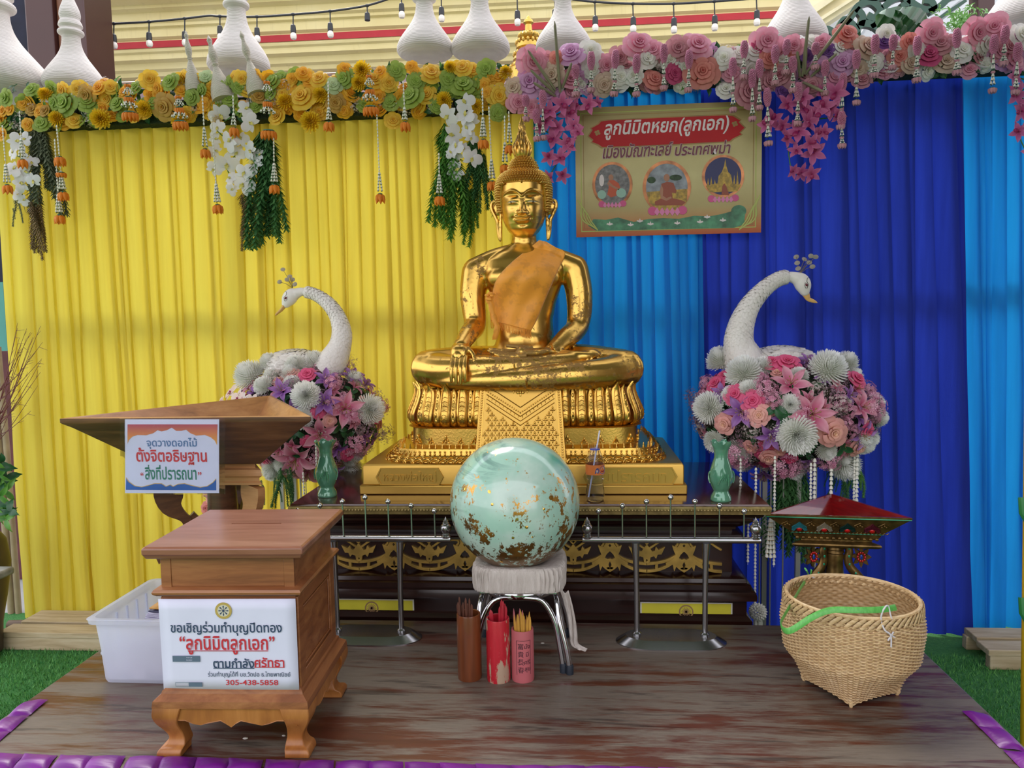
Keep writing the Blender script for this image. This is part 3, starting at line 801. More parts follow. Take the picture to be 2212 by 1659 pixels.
# legs
kl = P(925, 795, 3.50); kr = P(1352, 795, 3.50)
limb([(BXc - .12, BYc, 1.02), (BXc - .27, BYc - .06, 1.03), kl + V((.02, 0, 0)), kl], [.11, .105, .088, .082])
limb([(BXc + .12, BYc, 1.02), (BXc + .27, BYc - .06, 1.03), kr + V((-.02, 0, 0)), kr], [.11, .105, .088, .082])
limb([kl, P(960, 800, 3.44), P(1040, 797, 3.37), P(1130, 792, 3.36), P(1200, 782, 3.40), P(1262, 772, 3.46)], [.08, .074, .062, .05, .04, .03])
limb([P(1262, 772, 3.46), P(1276, 764, 3.46), P(1287, 762, 3.47)], [.028, .022, .016])      # toes of the upturned foot
limb([P(1215, 770, 3.44), P(1262, 770, 3.44), P(1290, 766, 3.46)], [.03, .024, .014])
limb([kr, P(1310, 806, 3.42), P(1230, 812, 3.34), P(1130, 819, 3.32), P(1040, 822, 3.34), P(970, 822, 3.40), P(930, 815, 3.46)], [.08, .072, .06, .05, .045, .042, .04])
mb.box(BXc - .36, BXc + .36, 3.38, 3.86, .935, 1.0)
mb.ball((BXc, 3.54, .975), (.34, .14, .05), 24, 10)
mb.ball((BXc, BYc - .09, 1.15), (.10, .05, .07), 16, 10)
body = mb.build('body', M['gold'], root, world=True, remesh=.006, smooth_it=4)
# hands: earth-touching right hand over the shin, left hand palm up in the lap
mb = MB()
def finger(pts, r0, r1): c = catmull(pts, 4); mb.tube(c, [r0 + (r1 - r0) * i / (len(c) - 1) for i in range(len(c))], 8); mb.ball(c[-1], r1, 8, 6)
hp = P(990, 770, 3.345)
limb([w1, P(993, 757, 3.365), hp + V((.0, .012, 0))], [.032, .033, .030], sq=(.75, 1.25), n=16)
for i, (fx, fy) in enumerate(((975, 824), (985, 829), (995, 829), (1005, 824))):
    b_ = P(978 + i * 9.5, 770, 3.345); finger([b_, P(976 + i * 9.3, 790, 3.305), P(fx, 808, 3.295), P(fx, fy, 3.30)], .0112, .0074)
finger([P(1010, 752, 3.37), P(1022, 765, 3.35), P(1024, 780, 3.335), P(1019, 793, 3.33)], .0125, .0075)
mb.build('hand', M['gold'], body, world=True, remesh=.0027, smooth_it=2)
mb = MB()
# left hand palm up in the lap
limb([w2, P(1172, 760, 3.41), P(1150, 762, 3.39), P(1128, 762, 3.38)], [.034, .036, .037, .03], sq=(.55, 1.3))
for i, (fy, py_, ex_) in enumerate(((757, 758, 1058), (761, 761, 1055), (764, 764, 1060), (768, 768, 1070))):
    y_ = 3.415 - i * .022
    finger([P(1138, py_, y_), P(1108, fy + 2, y_ - .004), P(1080, fy, y_), P(ex_, fy - 3, y_ + .006)], .013, .0075)
finger([P(1150, 752, 3.40), P(1128, 750, 3.39), P(1108, 748, 3.39), P(1096, 747, 3.395)], .0125, .0075)
mb.build('hand', M['gold'], body, world=True, remesh=.0027, smooth_it=2)
# hem lines cast in the gold, anklet edge and wrist edge
mb = MB()
for pts, r_ in (([(1108, 776, 3.325), (1111, 788, 3.302), (1112, 800, 3.31), (1115, 809, 3.33)], .0045), ([(1139, 812, 3.28), (1137, 822, 3.265), (1138, 832, 3.275), (1134, 840, 3.30)], .0045)):
    mb.tube([P(*p) for p in pts], r_, 8)
w_c = P(1195, 756, 3.45)
mb.tube(catmull([P(1190, 744, 3.435), P(1196, 750, 3.405), P(1199, 758, 3.40), P(1197, 770, 3.43)], 4), .004, 6)
mb.build('robe_hem', M['gold'], root, world=True)
# ---- head: a displaced egg with modelled features
HX, HY, HZ = BXc + .004, BYc - .03, 1.772
RW = [(1.628, .012), (1.634, .034), (1.645, .053), (1.665, .073), (1.69, .087), (1.72, .098), (1.75, .104), (1.79, .107), (1.83, .108), (1.87, .106), (1.90, .098), (1.93, .075), (1.95, .045), (1.956, .012)]
def gs(x, s_): return exp(-(x / s_) ** 2)
def face_d(x, z):
    """relief in metres: x from the middle of the face, z absolute."""
    a = abs(x); d = 0
    d += .027 * gs(x, .0115) * (0 if z < 1.722 else min(1, (1.722 - z) / -.006)) * max(0, min(1, (1.80 - z) / .072 if z > 1.734 else 1)) ** .8   # nose
    d += .009 * gs(x, .015) * gs(z - 1.737, .010); d += .007 * gs(x, .034) * gs(z - 1.71, .018)
    d += .013 * gs(a - .017, .0085) * gs(z - 1.733, .0085)                       # wings of the nose
    br = 1.806 + .028 * (1 - ((a - .05) / .05) ** 2)
    d += .0065 * gs(z - br, .0050) * (1 if a < .092 else 0)                   # brow ridge
    d += .005 * gs(x, .012) * gs(z - 1.812, .012)
    d -= .008 * gs(a - .046, .03) * gs(z - 1.815, .010)                      # socket
    d += .0125 * gs(a - .047, .026) * gs(z - 1.790, .0165)                     # eyeball and lid
    lid = 1.780 + .0035 * (1 - ((a - .046) / .026) ** 2)
    d -= .0045 * gs(z - lid, .0022) * gs(a - .046, .022)
    d += .0035 * gs(z - (lid - .006), .003) * gs(a - .046, .02)
    d += .009 * gs(a - .052, .03) * gs(z - 1.735, .028)                       # cheeks
    lip = 1.7065 + .006 * (a / .035) ** 2
    if a < .038:
        k = (1 - (a / .038) ** 2) ** .6
        d += .0105 * k * gs(z - (lip + .0065 - .002 * gs(x, .007)), .0052) + .0125 * k * gs(z - (lip - .0078), .0066)
        d -= .006 * k * gs(z - lip, .0018)
    d -= .004 * gs(a - .041, .006) * gs(z - 1.713, .007)
    d -= .004 * gs(x, .02) * gs(z - 1.683, .006)
    d += .009 * gs(x, .022) * gs(z - 1.662, .016)                             # chin
    return d
mb = MB()
NU, NV = 200, 190
def hd(u, v):
    z = 1.628 + (1.956 - 1.628) * v; w = lerp_list(RW, z)[0]
    an = 2 * pi * u - pi / 2
    x, y = cos(an), sin(an)
    dep = w * 1.16
    fz = .012 * exp(-((z - 1.66) / .04) ** 2)
    X_ = w * math.copysign(abs(x) ** .92, x); Y_ = dep * math.copysign(abs(y) ** .92, y)
    if y < 0:
        Y_ -= (face_d(X_, z) + fz * 1.5) * min(1, (-y) * 2.0)
    return (HX + X_, HY + Y_, z)
mb.grid(hd, NU, NV, cu=True)
head = mb.build('face', M['gold'], root, world=True, ang=180)
# dark inlaid eyes
M['eye'] = plain('dark_inlay', '2a2018', .15); M['eyew'] = plain('shell_inlay', 'c9b890', .2)
def on_face(x, z, up=.001):
    best = None
    w = lerp_list(RW, z)[0]; yy = -sqrt(max(0, 1 - (abs(x) / w) ** (2 / .92)))
    return V((HX + x, HY - w * 1.16 * abs(yy) ** .92 - (face_d(x, z) + .018 * exp(-((z - 1.66) / .04) ** 2)) - up, z))
for s_ in (-1, 1):
    mb = MB()
    for i in range(12):
        k0, k1 = i / 12, (i + 1) / 12
        def ed(k):
            x = s_ * (.024 + .043 * k); lidz = 1.780 + .0035 * (1 - ((abs(x) - .046) / .026) ** 2); h = .0042 * sin(pi * k)
            return on_face(x, lidz + .0008 + h * .45), on_face(x, lidz - .0006 - h * .75)
        a_, b_ = ed(k0), ed(k1)
        mb.add([a_[0], b_[0], b_[1], a_[1]], [(0, 1, 2, 3)])
    e_ = mb.build('eye', M['eyew'], root, world=True)
    c_ = on_face(s_ * .046, 1.7815, .0012); mb = MB(); mb.ball(c_, (.0075, .0015, .0052), 12, 6); o = mb.build('pupil', M['eye'], e_); 
# ears with long lobes
for s_ in (-1, 1):
    mb = MB(); ex = HX + s_ * .108
    pth = [(ex + s_ * .006, HY + .0, 1.785), (ex + s_ * .022, HY - .008, 1.802), (ex + s_ * .040, HY - .006, 1.797), (ex + s_ * .042, HY - .006, 1.77), (ex + s_ * .026, HY - .008, 1.735), (ex + s_ * .016, HY - .010, 1.71), (ex + s_ * .014, HY - .008, 1.68), (ex + s_ * .010, HY - .008, 1.64), (ex + s_ * .002, HY - .008, 1.618)]
    mb.tube(catmull(pth, 5), [.006 + .003 * sin(pi * i / 40) for i in range(39)] + [.004, .003], 8)
    mb.tube(catmull([(ex, HY, 1.79), (ex - s_ * .002, HY - .006, 1.75), (ex + s_ * .0, HY - .008, 1.72), (ex - s_ * .0, HY - .010, 1.68), (ex + s_ * .001, HY - .009, 1.64), (ex + s_ * .002, HY - .008, 1.618)], 5), [.009, .009, .009, .009, .0085, .008, .008, .008, .008, .0075, .007, .007, .007, .007, .007, .006, .006, .006, .006, .006, .006, .006, .005, .005, .004, .003], 8)
    mb.ball((ex + s_ * .016, HY + .006, 1.77), (.024, .008, .032), 14, 10)
    mb.build('ear', M['gold'], root, world=True, remesh=.0022, smooth_it=3)
# hair: rows of small snail curls on a cap and topknot
HP = [(1.74, .112), (1.77, .118), (1.80, .124), (1.83, .127), (1.86, .127), (1.885, .122), (1.905, .112), (1.922, .097), (1.933, .080), (1.938, .067), (1.955, .064), (1.975, .055), (1.99, .043), (2.005, .026)]
def hair_r(z): return lerp_list(HP, z)[0]
def hairline(an):             # an = 0 at the front; how low the hair reaches
    a = abs(an)
    return 1.872 - .008 * (a < .12) * (1 - a / .12) - .012 * max(0, a - .5) - (.118 * min(1, max(0, (a - .95) / .22))) 
mb = MB()
def cap(u, v):
    an = (2 * u - 1) * pi; zl = hairline(an) - .001; z = zl + (2.004 - zl) * v; r_ = hair_r(z) - .004; r_ = r_ + (lerp_list(RW, z)[0] * .98 - r_) * max(0, 1 - v / .05)
    return (HX + r_ * sin(an), HY - r_ * 1.06 * cos(an) + .004, z)
mb.grid(cap, 96, 40)
M['goldhair'] = gold('hair_gold', 'e6bc68', '5d4322', .42, .8, 30)
z = 1.742
while z < 2.0:
    r_ = hair_r(z); n_ = max(8, int(2 * pi * r_ / .0118))
    for i in range(n_):
        an = 2 * pi * i / n_ - pi
        if z < hairline(an) + .002: continue
        x_, y_ = HX + r_ * sin(an), HY - r_ * 1.06 * cos(an) + .004
        up = .4 if z > 1.87 else .1
        d = V((sin(an), -cos(an), up)).normalized()
        T = Matrix.Translation((x_, y_, z)) @ d.to_track_quat('Z', 'Y').to_matrix().to_4x4()
        mb.lathe([(.0055, -.005), (.0060, 0), (.0045, .005), (.0014, .0105)], 6, T=T)
    z += .0108 if z < 1.9 else .0112 * (.8 if z < 1.935 else 1.05)
mb.build('curled_hair', M['goldhair'], root, world=True, ang=60)
# flame finial
mb = MB(); fx, fy = HX - .003, HY
mb.lathe([(.028, 2.0), (.036, 2.012), (.040, 2.03), (.036, 2.05), (.028, 2.065), (.024, 2.085), (.021, 2.10), (.013, 2.112), (.0165, 2.128), (.0175, 2.138), (.013, 2.155), (.007, 2.172), (0, 2.196)], 20, 0, (fx, fy), sx=1, sy=.8)
for an in [2 * pi * k / 12 for k in range(12)]:
    for b0, h, bow, r_ in ((2.01, .075, .018, .0055), (2.04, .07, .010, .0048), (2.075, .055, .008, .004)):
        a2 = an + b0 * 40; R0 = .034 if b0 < 2.02 else (.024 if b0 < 2.05 else .016)
        pts = [(fx + cos(a2) * (R0 + bow * sin(pi * k * .9)) * (1 - .35 * k), fy + sin(a2) * (R0 + bow * sin(pi * k * .9)) * .8 * (1 - .35 * k), b0 + h * k) for k in (0, .2, .4, .6, .8, 1)]
        mb.tube(pts, [r_ * .7, r_, r_ * 1.05, r_ * .85, r_ * .5, .0006], 7)
mb.build('flame_finial', M['gold'], root, world=True)

# ---- orange sash over the shoulder
t = NT('orange_sheer_cloth'); co = t.coord()
pat = t.ramp(t.noise(co, 26, 4, .6), [(.5, 0), (.6, 1)])
r = t.mix(t.math('MULTIPLY', pat, .35), 'ffac38', 'c8842f'); t.set(Base_Color=r, Roughness=.5, Sheen_Weight=.3, Alpha=.82)
t.bump(t.noise(t.coord((3, 20, 14)), 3, 4), .3, .006); M['sash'] = t.mat
root = thing('orange_sash', 'sheer orange sash draped from the shoulder of the gold statue across its chest', 'sash', (BXc, 3.55, 1.35))
L_ = catmull([(1164, 519, 0), (1152, 529, 0), (1135, 543, 0), (1100, 572, 0), (1073, 604, 0), (1063, 640, 0), (1058, 668, 0), (1060, 692, 0)], 6)
R_ = catmull([(1180, 522, 0), (1200, 534, 0), (1221, 547, 0), (1206, 582, 0), (1190, 618, 0), (1172, 660, 0), (1160, 690, 0), (1147, 714, 0)], 6)
n_ = len(L_) - 1
def sash(u, v):
    i = min(int(v * n_), n_ - 1); k = v * n_ - i
    a = L_[i].lerp(L_[i + 1], k); b = R_[i].lerp(R_[i + 1], k); p = a.lerp(b, u)
    q = P(p.x, p.y, 3.56); f_ = torso_front(q.x, min(q.z, 1.60))
    if q.z > 1.50:                       # over the shoulder bar
        xs = abs(q.x - BXc); top = 1.56 - .33 * max(0, xs - .0) ** 1.1 + .065
        kk = max(0, min(1, (q.z - 1.49) / .12)); f_ = min(f_, BYc - .02) * (1 - kk) + (BYc - .075 + .06 * kk) * kk
    chest = .055 * gs(q.x - BXc - .085, .09) * gs(q.z - 1.45, .07) + .055 * gs(q.x - BXc + .085, .09) * gs(q.z - 1.45, .07)
    w_ = .004 * sin(u * 16 + v * 4) * (.4 + v) + .006 * noise.noise(V((u * 3, v * 5, 1)))
    Y_ = min(f_, 3.62) - .022 - chest * .62 + w_
    return P(p.x, p.y, Y_)
mb = MB(); mb.grid(sash, 30, 60); o = mb.build('sash_cloth', M['sash'], root, world=True, ang=180)
s_ = o.modifiers.new('thick', 'SOLIDIFY'); s_.thickness = .002
mb = MB(); rg = random.Random(5)
for i in range(64):
    p = V(sash(i / 63, 1)); mb.tube([p, p + V((rg.uniform(-.002, .002), -.003, -.016)), p + V((rg.uniform(-.004, .004), -.001, -.03 - rg.uniform(0, .008)))], .0011, 4)
mb.build('fringe', M['sash'], root, world=True)
mb = MB()
for k in range(3):
    pts = catmull([P(1062 + k * 3, 634, 3.53), P(1054 + k * 3, 645, 3.52), P(1060 + k * 2, 665, 3.52), P(1068 + k, 690, 3.515), P(1072 + k * 2, 712, 3.51), P(1064 + k * 3, 734, 3.51)], 5)
    mb.tube(pts, [.010 + .003 * sin(i * 1.3 + k) for i in range(len(pts) - 3)] + [.008, .005, .002], 7, sq=(1, .35))
for k in range(10):
    a_ = rg.uniform(0, 6.3); p = P(1057, 640, 3.515); mb.ball(p + V((cos(a_) * .012, -.004, sin(a_) * .014)), (.011, .006, .007), 7, 5, T=None)
mb.build('sash_knot', M['sash'], root, world=True)
# ================================================================== JADE BALL ON ITS STOOL
t = NT('jade_stone'); co = t.coord((1, 1, 1), rot=(.3, .6, .2))
b1 = t.noise(co, 3.0, 4, .55, .6); v1 = t.noise(t.coord((1.2, 1.2, 6), rot=(0, .7, 0)), 3, 6, .7, 1.2)
r = t.ramp(b1, [(.3, '8fc0ad'), (.5, 'a8cdbd'), (.62, 'c3d9cd'), (.8, '9fb9b0')])
sep = t.new('ShaderNodeSeparateXYZ'); tcx = t.new('ShaderNodeTexCoord'); t.l(tcx.outputs['Object'], sep.inputs[0])
hi = t.ramp(sep.outputs['Z'], [(.48, 0), (.6, 1)])        # object z 0 is mid ball
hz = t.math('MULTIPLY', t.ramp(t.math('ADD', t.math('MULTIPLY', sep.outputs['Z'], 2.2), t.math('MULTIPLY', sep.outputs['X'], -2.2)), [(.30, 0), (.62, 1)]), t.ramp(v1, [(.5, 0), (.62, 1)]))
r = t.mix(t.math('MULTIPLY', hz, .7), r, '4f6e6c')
r = t.mix(t.math('MULTIPLY', t.ramp(t.noise(co, 5.5, 2, .4), [(.66, 0), (.74, 1)]), .6), r, '2f9a68')
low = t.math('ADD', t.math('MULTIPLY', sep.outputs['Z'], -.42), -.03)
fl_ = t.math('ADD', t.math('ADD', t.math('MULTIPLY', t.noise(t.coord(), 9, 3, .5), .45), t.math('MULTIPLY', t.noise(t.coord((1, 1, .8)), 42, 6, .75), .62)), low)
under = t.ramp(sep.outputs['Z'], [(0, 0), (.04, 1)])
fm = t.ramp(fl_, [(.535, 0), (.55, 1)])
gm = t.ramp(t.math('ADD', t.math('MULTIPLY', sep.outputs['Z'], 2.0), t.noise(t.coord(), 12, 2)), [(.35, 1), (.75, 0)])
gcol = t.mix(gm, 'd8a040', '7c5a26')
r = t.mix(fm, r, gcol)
t.set(Base_Color=r, Roughness=t.math('ADD', .13, t.math('MULTIPLY', fm, .25)), Metallic=t.math('MULTIPLY', fm, .75), Coat_Weight=.4, Coat_Roughness=.06, Subsurface_Weight=.0)
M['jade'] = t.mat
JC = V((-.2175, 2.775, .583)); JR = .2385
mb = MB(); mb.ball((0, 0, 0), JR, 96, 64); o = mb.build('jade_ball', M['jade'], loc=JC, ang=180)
tag(o, 'big polished pale green stone ball patched with gold leaf, resting on the cloth covered stool', 'ball')
M['leafgold'] = gold('gold_leaf', 'f0be60', amt=.9, rough=.25)
rg = random.Random(11)
for i, (px_, py_, s_) in enumerate(((1190, 1075, .010), (1117, 1122, .006), (1137, 1139, .007), (1108, 1162, .006), (1057, 1062, .007), (1003, 1055, .008), (1083, 1213, .008), (1063, 1090, .006), (1150, 1160, .004), (1175, 1100, .005))):
    d = (P(px_, py_, 1) - CO).normalized(); oc = CO - JC; b_ = oc.dot(d); tt = -b_ - sqrt(max(0, b_ * b_ - (oc.dot(oc) - (JR + .0008) ** 2))); p = CO + d * tt
    nrm = (p - JC).normalized(); mb = MB()
    vs = [(s_ * cos(a) * rg.uniform(.7, 1.1), s_ * sin(a) * rg.uniform(.7, 1.1), rg.uniform(-.0006, .0012)) for a in [2 * pi * k / 6 for k in range(6)]] + [(0, 0, .0012)]
    mb.add(vs, [(k, (k + 1) % 6, 6) for k in range(6)])
    q = mb.build('gold_leaf_flake', M['leafgold'], o, flat=True); q.location = p - JC; q.rotation_euler = facing(nrm, rg.uniform(0, 3))

t = NT('chrome'); t.set(Base_Color='c9c9cc', Metallic=1.0, Roughness=.13); M['chrome'] = t.mat
t = NT('brushed_steel'); t.set(Base_Color='a8a8aa', Metallic=1.0, Roughness=.24); M['steel'] = t.mat
M['rubber'] = plain('black_rubber', '1c2430', .6)
t = NT('crumpled_muslin'); co = t.coord((14, 14, 2.0))
r = t.mix(t.noise(co, 5, 5, .7), 'a89a90', 'eae2dc'); t.set(Base_Color=r, Roughness=.85); t.bump(t.noise(co, 6, 5, .7), .8, .012); M['muslin'] = t.mat
sx, sy = -.203, 2.795
root = thing('cloth_covered_stool', 'low chrome tube stool with its seat wrapped in gathered off white cloth', 'stool', (sx, sy, 0))
mb = MB()
def seat(u, v):
    an = 2 * pi * u; R0 = .168; ex = 5
    x = math.copysign(abs(cos(an)) ** (2 / ex), cos(an)); y = math.copysign(abs(sin(an)) ** (2 / ex), sin(an))
    k = lerp_list([(0, .90, .287), (.1, .985, .288), (.2, 1.0, .30), (.38, 1.0, .345), (.47, .985, .366), (.54, .94, .375), (.62, .85, .3765), (.75, .62, .37), (.88, .3, .352), (1, .01, .344)], v)
    g = .006 * noise.noise(V((an * 14, v * 3, 0))) + .0045 * sin(an * 52 + 3 * sin(an * 9)) + .004 * noise.noise(V((an * 40, v * 5, 3)))
    g *= max(0, 1 - abs(v - .35) / .4)
    return (sx + x * (R0 * k[0] + g), sy + y * (R0 * .96 * k[0] + g), k[1])
mb.grid(seat, 240, 40, cu=True); mb.build('wrapped_cushion', M['muslin'], root, world=True, ang=80)
mb = MB(); mb.tube([(sx + .125 * cos(a), sy + .125 * sin(a), .268) for a in [2 * pi * k / 40 for k in range(40)]], .0125, 12, closed=True, sq=(1.5, 1)); mb.build('seat_ring', M['chrome'], root, world=True)
mb = MB(); mb.box(sx - .14, sx + .14, sy - .14, sy + .14, .278, .29); mb.build('seat_board', M['chrome'], root, world=True, bev=.004)
feet = [(.163, -.15), (.163, .15), (-.163, -.15), (-.163, .15)]
for fx_, fy_ in feet:
    s1, s2 = (1 if fx_ > 0 else -1), (1 if fy_ > 0 else -1)
    for k, (ax_, ay_, ox, oy) in enumerate(((.02, .125, 0, 0), (.125, .02, .0185 * s1, .012 * s2))):
        mb = MB(); fxx, fyy = sx + fx_ + ox - (0 if k else .004 * s1), sy + fy_ + oy
        st = (sx + ax_ * s1, sy + ay_ * s2, .262)
        m1 = (sx + (.085 if k == 0 else .135) * s1, sy + (.13 if k == 0 else .095) * s2, .252)
        pts = catmull([st, m1, (sx + s1 * (.128 if k == 0 else .146), sy + .138 * s2, .185), (fxx - .012 * s1, fyy - .004 * s2, .09), (fxx, fyy, .012)], 6)
        mb.tube(pts, .0105, 12); lg = mb.build('leg', M['chrome'], root, world=True)
        mb = MB(); mb.lathe([(.0, 0), (.013, 0), (.0135, .03), (.0115, .034)], 12, 0, (fxx, fyy)); cap_ = mb.build('rubber_foot', M['rubber'], lg)
mb = MB()
def tail(u, v):
    p = catmull([V((sx + .165, sy - .13, .288)), V((sx + .178, sy - .12, .24)), V((sx + .19, sy - .11, .18)), V((sx + .195, sy - .11, .12)), V((sx + .20, sy - .115, .085)), V((sx + .235, sy - .12, .07))], 5)
    i = min(int(v * (len(p) - 1)), len(p) - 2); q = p[i].lerp(p[i + 1], v * (len(p) - 1) - i)
    return (q.x + (u - .5) * .03 * (1 - .3 * v), q.y + .008 * sin(u * 9 + v * 6), q.z + .004 * sin(u * 7))
mb.grid(tail, 10, 26); o = mb.build('hanging_cloth_end', M['muslin'], root, world=True, ang=80); sm_ = o.modifiers.new('t', 'SOLIDIFY'); sm_.thickness = .003

# ---- three cups of fortune sticks
t = NT('brown_bamboo_gloss'); r = t.mix(t.noise(t.coord((9, 9, .8)), 5, 4), '4a2413', '8a4a26'); t.set(Base_Color=r, Roughness=.3, Coat_Weight=.3); M['cupbrown'] = t.mat
t = NT('flaking_red_paint'); co = t.coord((9, 9, 2.2)); m_ = t.ramp(t.math('ADD', t.math('MULTIPLY', t.noise(t.coord((2, 2, 1)), 7, 3), .55), t.math('MULTIPLY', t.noise(co, 6, 6, .7), .5)), [(.555, 0), (.575, 1)])
r = t.mix(m_, t.mix(t.noise(co, 14, 3), 'b01726', 'c82a38'), 'b79c84'); t.set(Base_Color=r, Roughness=.35, Coat_Weight=.2); M['cupred'] = t.mat
M['cuppink'] = plain('pink_painted_tube', 'c0656a', .55, var=.05); M['ink'] = plain('dark_red_ink', '4a2430', .6)
def cup(name, label, cat, x, y, r_, h, mat, sq=1):
    rt = thing(name, label, cat, (x, y, 0))
    mb = MB(); mb.lathe([(r_ * .97, .0), (r_, .006), (r_ * 1.0, h * .5), (r_ * .985, h - .004), (r_ * .96, h), (r_ * .84, h - .001), (r_ * .84, h - .02), (r_ * .84, .012), (0, .012)], 40)
    mb.build('tube', mat, rt); return rt
cbx, crx, cpx = P(1015, 1470, 2.59), P(1077.5, 1474, 2.58), P(1130, 1470, 2.59)
cup('bamboo_cup', 'tall brown bamboo cup holding thin brown sticks in front of the stool', 'cup', cbx.x, 2.595, .0425, .232, M['cupbrown'])
cup('bamboo_cup', 'red painted bamboo cup with flaking paint holding red sticks', 'cup', crx.x, 2.585, .0415, .221, M['cupred'])
rt = cup('bamboo_cup', 'pink cup printed with dark characters holding yellow tipped sticks', 'cup', cpx.x, 2.592, .0395, .182, M['cuppink'])
def curved(text_list, x0, z0, dz, h, name):
    mb = MB()
    for i, ch in enumerate(text_list):
        o = lettering(ch, 'tmp', M['ink'], None, (0, 0, 0), h)
        for f in o.data.polygons: mb.add([(v := o.data.vertices[k].co) and (x0 + v.x, v.y + z0 - i * dz, v.z) for k in f.vertices], [tuple(range(len(f.vertices)))])
        me_ = o.data; bpy.data.objects.remove(o); bpy.data.meshes.remove(me_)
    R_ = .0395 + .0004
    mb.v = [V(((R_ + p.z) * sin(p.x / R_), -(R_ + p.z) * cos(p.x / R_), p.y)) for p in mb.v]
    mb.build(name, M['ink'], rt, flat=True)
curved(['富', '貴', '長', '春'], -.004, .132, .028, .021, 'lettering')
curved(['มั่ง', 'มี', 'ศรี', 'สุข'], .019, .132, .028, .017, 'lettering')
mb = MB(); R_ = .0399
def cyl(a, b, z0_, z1_): mb.grid(lambda u, v: (R_ * sin((a + (b - a) * u) / R_), -R_ * cos((a + (b - a) * u) / R_), z0_ + (z1_ - z0_) * v), 8, 1)
cyl(-.020, -.0185, .03, .152); cyl(-.020, .032, .1505, .152); cyl(.031, .0325, .03, .152)
mb.build('printed_border', M['ink'], rt)
M['stickbrown'] = plain('brown_bamboo_stick', '6e4030', .5, var=.2); M['stickred'] = plain('red_stick_paint', 'b02233', .35); M['stickyel'] = plain('yellow_bamboo_stick', 'c8953c', .5, var=.15); M['stickpink'] = plain('dusty_red_stick', 'b0606a', .45)
rg = random.Random(21)
def stick(cx_, cy_, r_, h, mat, name, label, grp, w, tip, pos=None, flat=.35):
    a = rg.uniform(0, 2 * pi); q = r_ * sqrt(rg.random()) * .7; b0 = V((cx_ + cos(a) * q * .6, cy_ + sin(a) * q * .6, .016))
    if pos: top = V((cx_ + pos[0], cy_ + pos[1], h))
    else: top = V((cx_ + cos(a) * q, cy_ + sin(a) * q, h))
    b0 = V((cx_ + (top.x - cx_) * .6, cy_ + (top.y - cy_) * .6, .016))
    d = (top - b0).normalized(); mb = MB()
    pts = [b0, b0.lerp(top, .5), b0.lerp(top, 1 - tip), b0.lerp(top, 1 - tip * .55), top]
    mb.tube(pts, [w * .9, w, w, w * .8, w * .12], 8, sq=(flat, 1))
    return tag(mb.build(name, mat), label, 'stick', grp)
for i in range(13):
    stick(cbx.x, 2.595, .033, rg.uniform(.262, .292), M['stickbrown'], 'bamboo_stick', 'thin brown bamboo stick fanning out of the tall brown cup', 'sticks in the brown cup', .0034, .04, (rg.uniform(-.046, .016), rg.uniform(-.014, .014)))
for i, (x_, h_) in enumerate(((-.024, .248), (.008, .262), (.014, .284), (.020, .282), (.0255, .27), (.018, .268), (.030, .262))):
    lb = 'single red pointed stick leaning at the left side of the red cup' if i == 0 else 'red pointed stick in the bunch at the right side of the red cup'
    stick(crx.x, 2.585, .03, h_, M['stickred' if i % 3 else 'stickred'], 'red_stick', lb, None if i == 0 else 'bunch of sticks in the red cup', .0075 if i == 0 else .0048, .06, (x_, rg.uniform(-.006, .012)))
for i in range(18):
    yel = i % 3 != 0
    stick(cpx.x, 2.592, .03, rg.uniform(.212, .25), M['stickyel' if yel else 'stickpink'], 'bamboo_stick', 'yellow pointed bamboo stick standing in the pink cup' if yel else 'dusty red pointed stick standing in the pink cup', 'yellow sticks in the pink cup' if yel else 'red sticks in the pink cup', .0042, .14, (-.03 + .06 * ((i * 7) % 18) / 17, rg.uniform(-.02, .016)))

# ================================================================== STEEL RAILINGS
def railing(cx_, label):
    rt = thing('steel_railing', label, 'railing', (cx_, 2.92, 0))
    mb = MB()
    def oval(h, e, z): return [(h * sgn + e * cos(a), e * .62 * sin(a), z) for sgn, a0 in ((1, -pi / 2), (-1, pi / 2)) for a in [a0 + pi * k / 14 for k in range(15)]]
    mb.loft([oval(.075, .137, 0), oval(.075, .137, .004), oval(.075, .105, .024), oval(.075, .098, .028)]); mb.build('base_plate', M['steel'], rt, ang=25)
    for s_ in (-1, 1):
        mb = MB(); mb.tube([(s_ * .130, 0, .024), (s_ * .130, 0, .20), (s_ * .132, 0, .32), (s_ * .134, 0, .392)], [.0105, .0105, .0115, .0165], 16, sq=(1, 1)); mb.lathe([(.016, 0), (.017, .008), (.011, .014)], 16, 0, (s_ * .130, 0), z0=.026)
        mb.build('post', M['steel'], rt)
    mb = MB(); mb.tube([(-.336, 0, .402), (.336, 0, .402)], .0125, 14); mb.build('top_rail', M['steel'], rt)
    for i in range(-3, 4):
        h = .568 - abs(i) * .0165 - (.0 if abs(i) < 3 else .004); x = i * .0915
        mb = MB(); mb.tube([(x, 0, .41), (x, 0, h)], .0032, 8); k = mb.build('spindle', M['steel'], rt)
        mb = MB(); mb.ball((x, 0, h), .0112, 14, 10); mb.build('ball_tip', M['chrome'], k)
    for s_ in (-1, 1):
        mb = MB(); mb.lathe([(.017, 0), (.018, .006), (.014, .01), (.016, .014), (.013, .018), (.021, .03), (.0225, .04), (.019, .05), (.012, .055), (.014, .058), (.010, .063), (.011, .066), (.007, .071), (.003, .078), (0, .084)], 18, 0, (s_ * .318, 0), z0=.408)
        mb.build('finial', M['steel'], rt)
    return rt
railing(P(1449, 1385, 2.92).x, 'steel railing stand with ball tipped spindles to the right of the stone ball')
railing(P(799, 1385, 2.92).x, 'steel railing stand with ball tipped spindles between the donation box and stone ball')

